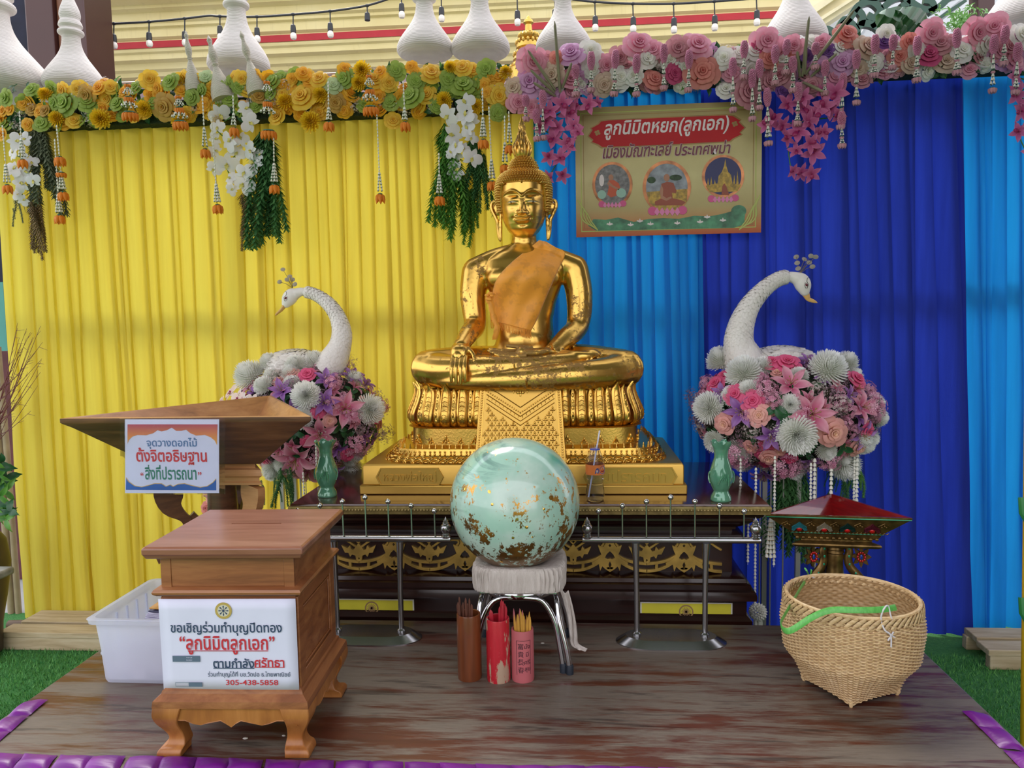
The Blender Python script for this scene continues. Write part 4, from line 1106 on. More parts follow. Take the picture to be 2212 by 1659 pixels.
# ================================================================== GREEN VASES AND BOTTLE
t = NT('celadon_lustre'); r = t.mix(t.noise(t.coord(), 9, 3), '3f8064', '74ad8e')
t.set(Base_Color=r, Roughness=.12, Coat_Weight=.8, Coat_Roughness=.05, Sheen_Weight=0, Metallic=.15, Thin_Film_Thickness=420.0, Thin_Film_IOR=1.5); M['celadon'] = t.mat
def vase(p, label):
    rt = thing('green_vase', label, 'vase', p); mb = MB()
    pr = [(0, 0), (.040, 0), (.043, .006), (.040, .02), (.032, .035), (.030, .042), (.038, .058), (.0455, .08), (.0475, .105), (.044, .13), (.036, .155), (.0285, .178), (.0275, .195), (.031, .215), (.040, .235), (.043, .243), (.038, .240), (.029, .22), (.024, .195), (.024, .17), (0, .12)]
    def fn(u, v):
        k = v * (len(pr) - 1); i = min(int(k), len(pr) - 2); r_ = pr[i][0] + (pr[i + 1][0] - pr[i][0]) * (k - i); z = pr[i][1] + (pr[i + 1][1] - pr[i][1]) * (k - i); a = 2 * pi * u
        f_ = max(0, (z - .21) / .035); r2 = r_ * (1 + .10 * f_ * sin(6 * a)); z2 = z + .006 * f_ * cos(6 * a)
        if .05 < z < .15 and i < 12: r2 += .0022 * sin(3 * a + z * 60) * sin(5 * a) ** 3
        return (r2 * cos(a), r2 * sin(a), z2)
    mb.grid(fn, 72, 60, cu=True); mb.build('vase_body', M['celadon'], rt, ang=80)
    mb = MB()
    for k in range(5):
        mb.tube(catmull([(-.02 + k * .01, -.0455, .075 + .008 * sin(k)), (-.014 + k * .009, -.0485, .09 + .004 * k), (-.005 + k * .006, -.048, .105 - .005 * k), (.004 + k * .004, -.0475, .118)], 4), .0022, 5)
    for s_ in (-1, 1): mb.tube(catmull([(s_ * .044, -.01, .125), (s_ * .051, -.008, .11), (s_ * .05, -.01, .09), (s_ * .046, -.014, .075)], 4), [.003 + .001 * sin(i) for i in range(13)], 6)
    mb.build('moulded_relief', M['celadon'], rt)
    return rt
vase((-1.075, 3.235, AZ), 'glossy green vase with a frilled rim at the left end of the altar table')
vase((.600, 3.155, AZ), 'glossy green vase with a frilled rim at the right end of the altar table')
t = NT('clear_plastic'); t.set(Base_Color='eef2ff', Roughness=.06, Transmission_Weight=1.0, IOR=1.22); M['pet'] = t.mat
rt = thing('water_bottle', 'clear plastic drink bottle with orange and blue wrapper standing on the altar edge', 'bottle', (.0885, 3.16, AZ))
mb = MB(); mb.lathe([(0, .004), (.030, 0), (.036, .004), (.0385, .02), (.039, .035), (.036, .055), (.033, .075), (.035, .09), (.0385, .10), (.039, .15), (.0385, .165), (.033, .185), (.024, .203), (.0195, .213), (.0195, .232), (.0185, .232), (.0185, .213), (.023, .202), (.032, .184), (.0372, .164), (.0372, .10), (.032, .075), (.0355, .035), (.034, .006), (0, .006)], 36)
mb.build('bottle_body', M['pet'], rt)
M['ringblue'] = plain('blue_plastic_ring', '3f54c8', .3)
mb = MB(); mb.lathe([(.0198, .2125), (.0215, .2125), (.0215, .2165), (.0198, .2165)], 30); mb.build('neck_ring', M['ringblue'], rt)
M['laborange'] = plain('orange_label', 'dc7a3c', .35); M['labblue'] = plain('blue_label', '2b62c4', .35); M['labwhite'] = plain('white_label', 'e8ecf4', .35); M['labred'] = plain('red_label', 'b8304a', .4)
mb = MB(); mb.grid(lambda u, v: (.0394 * cos(2 * pi * u), .0394 * sin(2 * pi * u), .112 + .042 * v), 48, 1, cu=True); wr = mb.build('wrapper', M['laborange'], rt)
def wrap(fn_pts, mat, name, off):
    mb = MB(); R_ = .0394 + off
    mb.prism(fn_pts, 0, .0001); mb.v = [V((R_ * sin(p.x / .0394), -R_ * cos(p.x / .0394), p.z)) for p in mb.v]; return mb.build(name, mat, wr, flat=True)
def disc(cx_, cz_, r_, n=22, sy_=1): return [(cx_ + r_ * cos(2 * pi * i / n), cz_ + r_ * sy_ * sin(2 * pi * i / n)) for i in range(n)]
wrap([(-.055, .112), (-.03, .112), (0, .112), (.03, .112), (.055, .112), (.055, .122), (.03, .12), (.0, .118), (-.02, .119), (-.035, .117), (-.055, .12)], M['labblue'], 'printed_band', .0003)
wrap([(-.002, .118), (.012, .119), (.016, .13), (.012, .142), (.004, .14), (.0, .13)], M['labblue'], 'printed_patch', .0004)
wrap(disc(.034, .133, .019), M['labwhite'], 'printed_emblem', .0005); wrap(disc(.034, .133, .0168), M['labblue'], 'printed_emblem', .0007); wrap([(.024, .130), (.028, .124), (.04, .125), (.046, .131), (.036, .129)], M['labred'], 'printed_swoosh', .0009)
wrap([(.023, .134), (.045, .134), (.045, .142), (.034, .145), (.024, .141)], M['labwhite'], 'printed_lettering', .0009); wrap([(.003, .124), (.011, .124), (.009, .133), (.004, .133)], M['labwhite'], 'printed_mark', .0008)
mb = MB(); a, b = V((-.028, .012, .012)), V((.020, -.006, .292)); mb.tube([a, b], .0034, 10)
o = mb.build('drinking_straw', plain('white_straw', 'e4e2ee', .4), loc=(.0885, 3.16, AZ)); tag(o, 'white drinking straw slanting out of the clear plastic bottle', 'straw')

# ================================================================== WOODEN DONATION BOX
M['teak'] = wood('teak', '6b3a20', '935a34', 'ab7244', (1, 5, 12), 2.6, .4, .15)
M['teakx'] = wood('teak_side', '6b3a20', '935a34', 'ab7244', (5, 1, 12), 2.6, .4, .15)
M['teaktop'] = wood('teak_top', '74452e', '93604a', 'a67660', (1, 9, 6), 2.2, .33, .25)
M['teakleg'] = wood('teak_leg', '7a431f', 'a6682f', 'bb7d40', (6, 6, 1.3), 2.6, .4, .15)
DX, DY = -1.003, 2.275
rt = thing('donation_box', 'teak donation box on carved legs with slotted lid, standing on the stage', 'donation box', (DX, DY, 0), .035)
hx, hy = .195, .185
mb = MB(); mb.bprof([(.008, .585), (.03, .592), (.034, .602), (.037, .606), (.037, .622), (.03, .627)], -hx, hx, -hy, hy, c1=False)
# lid top face with a cut slot
z_ = .627; X0, X1, Y0, Y1 = -hx - .03, hx + .03, -hy - .03, hy + .03; a0, a1, c0, c1 = -.075, .085, .030, .036
mb.add([(X0, Y0, z_), (X1, Y0, z_), (X1, Y1, z_), (X0, Y1, z_), (a0, c0, z_), (a1, c0, z_), (a1, c1, z_), (a0, c1, z_)], [(0, 1, 5, 4), (1, 2, 6, 5), (2, 3, 7, 6), (3, 0, 4, 7)])
mb.add([(a0, c0, z_), (a1, c0, z_), (a1, c1, z_), (a0, c1, z_), (a0, c0, z_ - .03), (a1, c0, z_ - .03), (a1, c1, z_ - .03), (a0, c1, z_ - .03)], [(0, 1, 5, 4), (1, 2, 6, 5), (2, 3, 7, 6), (3, 0, 4, 7), (4, 5, 6, 7)])
mb.build('lid', M['teaktop'], rt, bev=.003, ang=30)
mb = MB(); mb.box(-hx, hx, -hy, hy, .19, .588); mb.build('body', M['teak'], rt)
mb = MB()
for x in (-hx, hx - .03): mb.box(x, x + .03, -hy - .004, -hy + .004, .50, .586)
mb.box(-hx + .03, hx - .03, -hy - .002, -hy, .503, .584)
mb.build('front_frame', M['teak'], rt, bev=.0015)
mb = MB()
for sg in (-1, 1):
    xx = sg * hx
    for y0_, y1_, z0_, z1_ in ((-hy, -hy + .045, .19, .47), (hy - .045, hy, .19, .47), (-hy + .045, hy - .045, .43, .47), (-hy + .045, hy - .045, .19, .235)):
        mb.box(min(xx, xx + sg * .007), max(xx, xx + sg * .007), y0_, y1_, z0_, z1_)
    for y0_, y1_, z0_, z1_ in ((-hy + .05, -hy + .058, .245, .42), (hy - .058, hy - .05, .245, .42), (-hy + .05, hy - .05, .415, .423), (-hy + .05, hy - .05, .24, .248)):
        mb.box(min(xx, xx + sg * .004), max(xx, xx + sg * .004), y0_, y1_, z0_, z1_)
    mb.build('side_panel', M['teakx'], rt, bev=.002); mb = MB()
mb = MB(); mb.bprof([(0, .473), (.012, .476), (.02, .483), (.022, .489), (.018, .496), (.006, .5), (0, .502)], -hx, hx, -hy, hy, c0=False, c1=False); mb.build('waist_moulding', M['teak'], rt, ang=30)
mb = MB(); mb.bprof([(0, .215), (.004, .2), (.012, .193), (.014, .185), (.026, .175), (.032, .170), (.034, .155), (.034, .15)], -hx, hx, -hy, hy); mb.build('base_moulding', M['teakx'], rt, ang=30)
def apron(L):
    return [(-L, .152), (-L, .10), (-L + .012, .103), (-L + .03, .112), (-L + .06, .112), (-L + .085, .103), (-L + .105, .1), (-L + .125, .104), (-.03, .112), (-.015, .104), (0, .094), (.015, .104), (.03, .112), (L - .125, .104), (L - .105, .1), (L - .085, .103), (L - .06, .112), (L - .03, .112), (L - .012, .103), (L, .10), (L, .152)]
for a_, b_ in ((-hy - .028, -hy - .008), (hy + .008, hy + .028)): mb = MB(); mb.prism(apron(hx), a_, b_); mb.build('apron', M['teakleg'], rt, bev=.002)
for a_, b_ in ((-hx - .028, -hx - .008), (hx + .008, hx + .028)): mb = MB(); mb.prism(apron(hy), a_, b_, T=Matrix.Rotation(pi / 2, 4, 'Z')); mb.build('apron', M['teakleg'], rt, bev=.002)
for s1 in (-1, 1):
    for s2 in (-1, 1):
        rings = []
        for z, o_, i_ in ((.165, .03, .055), (.15, .034, .05), (.125, .036, .042), (.10, .028, .036), (.075, .014, .038), (.05, .004, .042), (.03, .010, .046), (.022, .024, .044), (.012, .03, .042), (0, .030, .042)):
            xo, xi = hx + o_, hx - i_; yo, yi = hy + o_, hy - i_
            rings.append([(s1 * xo, s2 * yo, z), (s1 * xi, s2 * yo, z), (s1 * xi, s2 * yi, z), (s1 * xo, s2 * yi, z)])
        pts = []
        for k in range(4):
            col = catmull([r_[k] for r_ in rings], 3); pts.append(col)
        mb = MB(); mb.loft([[pts[k][j] for k in range(4)] for j in range(len(pts[0]))]); mb.build('leg', M['teakleg'], rt, bev=.003, ang=50)
# paper notice
M['paper'] = plain('white_paper', 'd8d8ee', .5, var=.03); M['inknavy'] = plain('navy_ink', '2f4260', .5); M['inkred'] = plain('red_ink', 'c42b38', .5); M['inkgrey'] = plain('grey_blue_ink', '5b6c80', .5)
def fr(x, y): return (-.205 + .402 * (x - 440) / 825, .467 - .272 * (y - 600) / 580)
YS = -hy - .0085
st = thing('paper_notice', 'white paper notice with Thai lettering and gold wheel seal on the donation box', 'notice', (DX, DY, 0), .035)
mb = MB(); mb.grid(lambda u, v: (-.205 + .402 * u, YS + .003 * (1 - u) ** 3 * (1 - v), .195 + .272 * v), 12, 8); o = mb.build('paper_sheet', M['paper'], st); sm_ = o.modifiers.new('t', 'SOLIDIFY'); sm_.thickness = .0006
def ln(tx, x0, x1, y, h, mat, bold=0):
    a, b = fr(x0, y), fr(x1, y); lettering(tx, 'lettering', mat, st, ((a[0] + b[0]) / 2, YS - .0022, a[1]), h * .272 / 580, b[0] - a[0], .0004, world=False, bold=bold)
ln('ขอเชิญร่วมทำบุญปิดทอง', 508, 1178, 786, 92, M['inknavy'], .012); ln('“ลูกนิมิตลูกเอก”', 558, 1132, 893, 118, M['inkred'], .016)
ln('ตามกำลัง', 755, 1002, 1006, 62, M['inknavy'], .016); ln('ศรัทธา', 1005, 1184, 1000, 62, M['inkred'], .016)
ln('ร่วมทำบุญได้ที่ บช.วัดปอ ธ.ไทยพาณิชย์', 720, 1218, 1080, 42, M['inknavy']); ln('305-438-5858', 826, 1142, 1130, 34, M['inkred'], .008)
for x0, x1, y0, y1, mt, nm in ((605, 1090, 926, 930, 'inkred', 'underline'), (755, 1002, 1037, 1041, 'inknavy', 'underline'), (1003, 1184, 1031, 1035, 'inkred', 'underline'), (510, 676, 960, 998, 'inkgrey', 'printed_bar'), (600, 682, 1130, 1158, 'inkgrey', 'printed_bar')):
    a, b = fr(x0, y0), fr(x1, y1); mb = MB(); mb.box(a[0], b[0], YS - .0024, YS - .0018, b[1], a[1]); mb.build(nm, M[mt], st, flat=True)
a, b = fr(520, 1132), fr(600, 1156); mb = MB(); mb.strip([(a[0], a[1]), (b[0], a[1]), (b[0], b[1]), (a[0], b[1]), (a[0], a[1])], .0005, YS - .0024, YS - .0018); mb.build('printed_outline', M['inkgrey'], st, flat=True)
lettering('THAI QR', 'lettering', M['paper'], st, (fr(612, 970)[0], YS - .0026, fr(612, 972)[1]), .0035, .018, .0003, world=False); lettering('PAYMENT', 'lettering', M['paper'], st, (fr(612, 985)[0], YS - .0026, fr(612, 987)[1]), .003, .018, .0003, world=False)
M['sealgold'] = plain('seal_gold_ink', 'b9a052', .5); M['sealpale'] = plain('seal_pale_ink', 'cfc9b4', .5)
c = fr(833, 673); mb = MB(); mb.prism(disc(c[0], c[1], .0245, 36), YS - .0026, YS - .002, [disc(c[0], c[1], .0175, 36)]); sl = mb.build('wheel_seal', M['sealgold'], st, flat=True)
mb = MB(); mb.prism(disc(c[0], c[1], .0175, 36), YS - .0026, YS - .002); mb.build('seal_ground', M['sealpale'], sl, flat=True)
mb = MB()
for i in range(8):
    a_ = pi * i / 4; mb.prism([(c[0] + cos(a_ + q) * r_, c[1] + sin(a_ + q) * r_) for q, r_ in ((.0, .003), (-.16, .013), (0, .0155), (.16, .013))], YS - .0032, YS - .0026)
mb.prism(disc(c[0], c[1], .0035, 12), YS - .0036, YS - .0026); mb.build('wheel_spokes', M['inknavy'], sl, flat=True)

# ================================================================== TRIANGULAR INCENSE TROUGHS
def tri_ring(A, B, C, k, z, rd=0):
    G = (A + B + C) / 3; return [(G.x + (q.x - G.x) * k, G.y + (q.y - G.y) * k, z) for q in (A, C, B)]
M['teakd'] = wood('dark_teak', '3c2214', '5e3a22', '7c5232', (1.2, 6, 12), 2.4, .4, .15)
M['teakrim'] = wood('rim_teak', '8a5a36', 'b88050', 'cc9764', (1.2, 3, 10), 2.4, .4, .15)
TS = .92; A, C_ = V((-2.083, 2.95, 0)) * TS, V((-1.034, 2.95, 0)) * TS; B = V((-1.5585, 3.859, 0)) * TS; zt_ = lambda z: CH - (CH - z) * TS; G = (A + B + C_) / 3
rt = thing('wooden_trough', 'large triangular teak incense trough on a scrolled stand behind the donation box', 'trough', (G.x, G.y, 0))
mb = MB(); mb.loft([tri_ring(A, B, C_, k, zt_(z)) for k, z in ((.46, .665), (.93, .845), (.985, .862), (1.0, .868), (1.0, .885))], c1=False); mb.build('outer_shell', M['teakd'], rt, world=True, bev=.003)
mb = MB(); mb.loft([tri_ring(A, B, C_, k, zt_(z)) for k, z in ((.999, .8852), (.95, .888), (.93, .884), (.45, .70))], c0=False); mb.build('inner_tray', M['teakrim'], rt, world=True, bev=.002)
mb = MB(); mb.loft([tri_ring(A, B, C_, k, zt_(z)) for k, z in ((.40, .665), (.40, .645), (.46, .64), (.47, .615), (.44, .605), (.44, .59), (.46, .585), (.46, .575))]); mb.build('neck_moulding', M['teakrim'], rt, world=True)
mb = MB(); mb.lathe([(.055, .622), (.06, .5), (.045, .4), (.055, .3), (.055, .2), (.05, .1), (.05, .06)], 20, 0, (G.x, G.y)); mb.build('column', M['teakd'], rt, world=True)
mb = MB(); mb.loft([tri_ring(A, B, C_, k, z) for k, z in ((.20, 0), (.20, .05), (.17, .07))]); mb.build('stand_base', M['teakd'], rt, world=True)
for i, q in enumerate((A, C_, B)):
    d = (q - G).normalized(); an = atan2(d.y, d.x); T = Matrix.Translation((G.x, G.y, 0)) @ Matrix.Rotation(an, 4, 'Z') @ Matrix.Diagonal((.92, .92, 1.075, 1))
    mb = MB(); pts = [(p.x, p.y) for p in catmull([(.22, .58, 0), (.205, .50, 0), (.15, .44, 0), (.14, .38, 0), (.19, .31, 0), (.20, .24, 0), (.13, .17, 0), (.06, .10, 0)], 5)]
    n_ = len(pts); mb.strip(pts, [.055 - .03 * sin(pi * min(1, j / n_ * 1.3)) + .012 * sin(j * .55) for j in range(n_)], -.018, .018, T=T)
    for (x_, z_), s_ in (((.25, .36), 1), ((.12, .47), -1), ((.235, .23), 1)):
        mb.prism([(x_, z_), (x_ - .05, z_ - .055), (x_ - .015, z_ - .04), (x_ + .02, z_ - .07), (x_ + .035, z_ - .03)], -.015, .015, T=T)
    mb.build('scroll_bracket', M['teakd'] if i != 1 else M['teakrim'], rt, world=True, bev=.003)
# sign in a clear sleeve taped to the trough
sg = thing('sleeved_sign', 'printed Thai sign in a clear plastic sleeve taped to the triangular wooden trough', 'sign', (-1.47, 2.70, .77))
def fs(x, y): p = P(240 + x / 7.9, 880 + y / 7.9, 2.695); return (p.x, p.z)
t = NT('clear_sleeve'); t.set(Base_Color='ffffff', Roughness=.08, Transmission_Weight=1.0, IOR=1.4, Alpha=.5); t.bump(t.noise(t.coord((9, 1, 4)), 4, 4), .5, .01); M['sleeve'] = t.mat
a, b = fs(160, 180), fs(1955, 1480)
mb = MB(); mb.grid(lambda u, v: (lambda q: (q[0], 2.691 + .003 * sin(u * 9 + v * 4), q[1]))(fs(160 + 1795 * u, 1480 - 1300 * v)), 20, 12); mb.build('plastic_sleeve', M['sleeve'], sg, world=True)
M['lilacpaper'] = plain('lilac_white_print', 'ccd0ee', .4, var=.03)
a, b = fs(235, 205), fs(1840, 1465); mb = MB(); mb.prism([fs(235, 205), fs(1840, 205), fs(1840, 1465), fs(235, 1465)], 2.697, 2.698); mb.build('paper_sheet', M['lilacpaper'], sg, world=True, flat=True)
t = NT('sunset_print'); sp = t.new('ShaderNodeSeparateXYZ'); q_ = t.new('ShaderNodeTexCoord'); t.l(q_.outputs['Generated'], sp.inputs[0]); t.set(Base_Color=t.ramp(sp.outputs['Z'], [(0, 'd8a040'), (.5, 'cc7a4a'), (1, 'a8405c')]), Roughness=.4); M['sunset'] = t.mat
mb = MB(); top = [fs(*q) for q in ((280, 620), (300, 560), (360, 500), (450, 470), (600, 475), (720, 440), (790, 390), (860, 410), (950, 390), (1030, 345), (1110, 400), (1200, 400), (1280, 380), (1350, 440), (1450, 480), (1600, 470), (1700, 510), (1770, 570), (1805, 640), (1815, 290), (280, 290))]
mb.prism(top, 2.6958, 2.697); mb.build('printed_header', M['sunset'], sg, world=True, flat=True)
M['printblue'] = plain('blue_print', '2c5fb8', .4, var=.15); M['printgold'] = plain('gold_print', 'c9a55a', .4)
bl = [(255, 1200), (300, 1270), (400, 1340), (520, 1360), (640, 1330), (740, 1300), (860, 1300), (940, 1350), (1010, 1320), (1060, 1350), (1140, 1310), (1250, 1300), (1400, 1340), (1520, 1365), (1640, 1345), (1740, 1280), (1790, 1220)]
mb = MB(); mb.prism([fs(*q) for q in bl + [(1790, 1415), (250, 1405)]], 2.6958, 2.697); mb.build('printed_footer', M['printblue'], sg, world=True, flat=True)
mb = MB(); mb.strip([fs(*q) for q in bl], .0012, 2.6954, 2.6962); mb.build('printed_line', M['printgold'], sg, world=True, flat=True)
M['inkblue'] = plain('steel_blue_ink', '4f74a8', .5); M['inkgreen'] = plain('green_ink', '2f7a6a', .5)
def l2(tx, x0, x1, y0, y1, mat, bold=.014):
    a, b = fs(x0, y0), fs(x1, y1); lettering(tx, 'lettering', mat, sg, ((a[0] + b[0]) / 2, 2.6965, (a[1] + b[1]) / 2), abs(a[1] - b[1]), b[0] - a[0], .0008, rot=(pi / 2, -atan2(fs(1840, 205)[1] - fs(235, 205)[1], fs(1840, 205)[0] - fs(235, 205)[0]), 0), bold=bold)
l2('จุดวางดอกไม้', 600, 1470, 520, 710, M['inkblue']); l2('ตั้งจิตอธิษฐาน', 420, 1640, 690, 980, M['inkred'], .02); l2('สิ่งที่ปรารถนา', 570, 1460, 985, 1235, M['inkgreen'], .018); l2('“', 500, 552, 1110, 1165, M['inkred']); l2('”', 1480, 1540, 1105, 1160, M['inkred'])

# jewelled trough on the right
A, C_, B = PZ(1655, 1112, .455), PZ(1971, 1121, .455), PZ(1795, 1067, .455)
for q in (A, B, C_): q.z = 0
G = (A + B + C_) / 3
t = NT('red_lacquer'); r = t.mix(t.noise(t.coord((2, 2, 20)), 6, 4), '5a0d10', 'a01a1c'); t.set(Base_Color=r, Roughness=.22, Coat_Weight=.5); M['lac'] = t.mat
M['bronze'] = plain('aged_gilding', '8a6c3c', .36, .75, var=.3, vs=30); M['mirror_g'] = plain('green_glass_strip', '0f7a52', .1, .3)
rt = thing('jewelled_trough', 'triangular gilt incense trough with red jewels and mirror mosaic behind the wicker basket', 'trough', (G.x, G.y, 0))
mb = MB(); mb.loft([tri_ring(A, B, C_, k, z) for k, z in ((.50, .345), (.56, .352), (.60, .36), (.62, .372), (.97, .445), (1.0, .452), (1.0, .458))], c1=False); mb.build('outer_shell', M['bronze'], rt, world=True)
mb = MB(); mb.loft([tri_ring(A, B, C_, k, z) for k, z in ((1.0, .4582), (.94, .4584), (.92, .455), (.5, .37))], c0=False); mb.build('inner_tray', M['lac'], rt, world=True)
mb = MB()
for k, z in ((.985, .4475), (.635, .3745)):
    r1 = tri_ring(A, B, C_, k + .006, z + .003); r2 = tri_ring(A, B, C_, k - .006, z - .003)
    mb.loft([r2, tri_ring(A, B, C_, k + .014, z - .001), r1], c0=False, c1=False)
mb.build('green_strip', M['mirror_g'], rt, world=True)
mb = MB(); mb.loft([tri_ring(A, B, C_, k, z) for k, z in ((.50, .346), (.50, .338), (.62, .330), (.64, .322), (.60, .315), (.56, .312))]); mb.build('neck_moulding', M['bronze'], rt, world=True, bev=.002)
# jewels on the front face: position by fraction along the front edge and height on the slope
Fd = (C_ - A).normalized(); Nf = V((Fd.y, -Fd.x, 0))
def face_pt(u, z):
    k = .62 + (.97 - .62) * (z - .372) / (.445 - .372); a = G + (A - G) * k; b = G + (C_ - G) * k; p = A.lerp(C_, u); 
    q = a.lerp(b, (u - .5) / k + .5); return V((q.x, q.y, z))
sl = (face_pt(.5, .445) - face_pt(.5, .372)).normalized(); Nn = Fd.cross(sl).normalized(); Nn = Nn if Nn.dot(V((0, -1, 0))) > 0 else -Nn
def FT(u, z): p = face_pt(u, z); return Matrix(((Fd.x, -Nn.x, sl.x, p.x), (Fd.y, -Nn.y, sl.y, p.y), (Fd.z, -Nn.z, sl.z, p.z), (0, 0, 0, 1)))
M['ruby'] = plain('red_glass', 'c01818', .06, .2); M['tq'] = plain('turquoise_mosaic', '2f8a98', .15, .3, bump=.8, bs=400); M['sil'] = plain('silver_mosaic', 'b8ae9a', .15, .6, bump=.8, bs=400); M['dgm'] = plain('dark_green_mosaic', '123c38', .12, .4, bump=.8, bs=400); M['wine'] = plain('wine_mosaic', '6a1c34', .15, .4, bump=.8, bs=400)
for i, (u, mt, nm) in enumerate(((.235, 'tq', 'turquoise'), (.41, 'sil', 'silver'), (.57, 'dgm', 'dark green'), (.74, 'wine', 'wine red'))):
    T = FT(u, .397); mb = MB(); mb.prism([(-.030, -.008), (-.028, .008), (-.012, .022), (0, .036), (.012, .022), (.028, .008), (.030, -.008), (.02, -.012), (.012, .002), (0, .008), (-.012, .002), (-.02, -.012)], -.005, .002, T=T)
    k = mb.build('mosaic_petal', M[mt], rt, world=True, bev=.0015); k['label'] = nm + ' mosaic petal around a red jewel'
    mb = MB(); mb.ball((0, -.004, -.004), (.0115, .007, .0105), 10, 6, T=T); mb.build('red_jewel', M['ruby'], k, world=False)
mb = MB()
for u in (.15, .32, .49, .655, .82):
    T = FT(u, .417); mb.tube([(-.022, -.003, 0), (0, -.004, .018), (.022, -.003, 0)], .0016, 5, T=T); mb.ball((0, -.003, .001), (.006, .004, .006), 7, 5, T=T)
    for s_ in (-1, 1): mb.ball((s_ * .008, -.002, -.008), (.006, .003, .005), 6, 4, T=T)
for i in range(26):
    T = FT(.17 + .66 * i / 25, .381); mb.tube([(-.012, -.003, -.004), (-.004, -.005, .003), (.006, -.004, -.002), (.014, -.003, .004)], .0018, 5, T=T)
for i in range(14):
    u_ = .25 + .5 * i / 13; a_ = G + (A - G) * .555; b_ = G + (C_ - G) * .555; p = a_.lerp(b_, i / 13); mb.ball((p.x, p.y - .004, .352), (.008, .006, .007), 7, 5)
mb.build('gilt_relief', M['bronze'], rt, world=True)
mb = MB(); mb.lathe([(.05, .325), (.046, .31), (.036, .30), (.038, .29), (.034, .285), (.037, .275), (.033, .27), (.036, .255), (.033, .245), (.034, .21), (.04, .15), (.05, .10), (.07, .05), (.1, .03), (.11, 0)], 24, 0, (G.x, G.y)); mb.build('column', M['bronze'], rt, world=True)
mb = MB(); mb.loft([tri_ring(A, B, C_, k, z) for k, z in ((.5, 0), (.5, .03), (.45, .04))]); mb.build('stand_base', M['bronze'], rt, world=True)
M['emer'] = plain('emerald_glass', '1f9a72', .1, .2); M['saph'] = plain('blue_glass', '2440b0', .1, .2)
for i, q in enumerate((A, C_, B)):
    d = (q - G).normalized(); an = (pi + .25, -.25 - 0, pi / 2)[i]; T = Matrix.Translation((G.x, G.y, 0)) @ Matrix.Rotation(an, 4, 'Z')
    mb = MB(); pts = catmull([(.045, 0, .312), (.055, 0, .28), (.05, 0, .25), (.06, 0, .215), (.09, 0, .18), (.11, 0, .15), (.10, 0, .1), (.09, 0, .04)], 5)
    mb.tube(pts, [.012 + .003 * sin(pi * j / len(pts)) for j in range(len(pts))], 10, T=T, sq=(1, 1.2)); br = mb.build('scroll_bracket', M['bronze'], rt, world=True)
    mb = MB()
    for j in (3, 8, 13, 18, 22):
        p = pts[j]; mb.ball((p.x + .002, -.012 if i != 0 else .012, p.z), (.005, .004, .006), 8, 5, T=T)
    mb.build('green_jewel', M['emer'], br)
    mb = MB()
    for k in range(8):
        a_ = 2 * pi * k / 8; c_ = V((.10, 0, .262)); mb.prism([(c_.x, c_.z), (c_.x + cos(a_ - .3) * .025, c_.z + sin(a_ - .3) * .03), (c_.x + cos(a_) * .038, c_.z + sin(a_) * .045), (c_.x + cos(a_ + .3) * .025, c_.z + sin(a_ + .3) * .03)], -.006, .006, T=T)
    mb.build('gilt_flower', M['bronze'], br, bev=.001)
    mb = MB()
    for k in range(10):
        a_ = 2 * pi * k / 10
        for s_ in (-1, 1): mb.ball((.10 + cos(a_) * .014, s_ * .009, .262 + sin(a_) * .018), (.0045, .004, .0055), 7, 5, T=T)
    mb.build('red_jewel', M['ruby'], br)
    mb = MB()
    for s_ in (-1, 1): mb.ball((.10, s_ * .011, .262), (.005, .003, .011), 7, 5, T=T)
    mb.build('blue_jewel', M['saph'], br)
# ================================================================== WICKER BASKET
t = NT('split_bamboo_weave'); c = t.coord((6, 6, 22))
r = t.ramp(t.noise(c, 6, 5, .7), [(.25, 'a98252'), (.48, 'd4b484'), (.75, 'ead2a8')]); r = t.mix(t.math('MULTIPLY', t.attr(), .85), r, '6b4422'); t.set(Base_Color=r, Roughness=.5); M['wick'] = t.mat
bc = V((.917, 2.572, 0)); A_, B_, Cc = V((.772, 2.618, 0)), V((.872, 2.429, 0)), V((1.062, 2.522, 0)); D_ = A_ + Cc - B_
rt = thing('wicker_basket', 'woven bamboo basket with square foot and round rim standing on the stage', 'basket', bc)
def sqr(an):                  # radius of the square foot, corners toward A_, B_, Cc, D_
    a0 = atan2(B_.y - bc.y, B_.x - bc.x); q = (an - a0 + pi / 4) % (pi / 2) - pi / 4
    R_ = (B_ - bc).length; sq_ = R_ * cos(pi / 4) / cos(pi / 4 - abs(q)); return R_ * .12 + sq_ * .88 if True else sq_
NST = 76; NR = 58
def bas(u, v):
    an = 2 * pi * u; z = .008 + .305 * v
    circ = lerp_list([(0, .165), (.15, .190), (.35, .208), (.55, .214), (.72, .221), (.86, .217), (.95, .208), (1, .200)], v)[0]
    k = max(0, 1 - v / .42) ** 1.1; R_ = circ * (1 - k) + sqr(an) * k
    z -= .030 * max(0, (sqr(an) / .143 - .78)) * 0 
    lift = .034 * (1 - min(1, sqr(an) / .142)) * (1 - v) ** 3 * 1.2
    return an, R_, z + lift
mb = MB()
def weave(u, v):
    an, R_, z = bas(u, v); i = u * NST; row = v * NR; rr = int(min(row, NR - .001)); ph = cos(pi * (i + rr))
    strip_ = sin(pi * (row - rr)); g = .0042 * ph * (.4 + .6 * strip_) + .0016 * strip_
    return (bc.x + (R_ + g) * cos(an), bc.y + (R_ + g) * sin(an), z)
def wt(u, v):
    i = u * NST; row = v * NR; rr = int(min(row, NR - .001)); e = sin(pi * (row - rr)); ph = cos(pi * (i + rr))
    return (1 - e) ** 2 * .6 + (.35 if ph < -.5 else 0)
nu, nv = NST * 6, NR * 4
vs, ts = [], []
mb.grid(weave, nu, nv, cu=True, tf=wt)
mb.build('woven_wall', M['wick'], rt, world=True, ang=180)
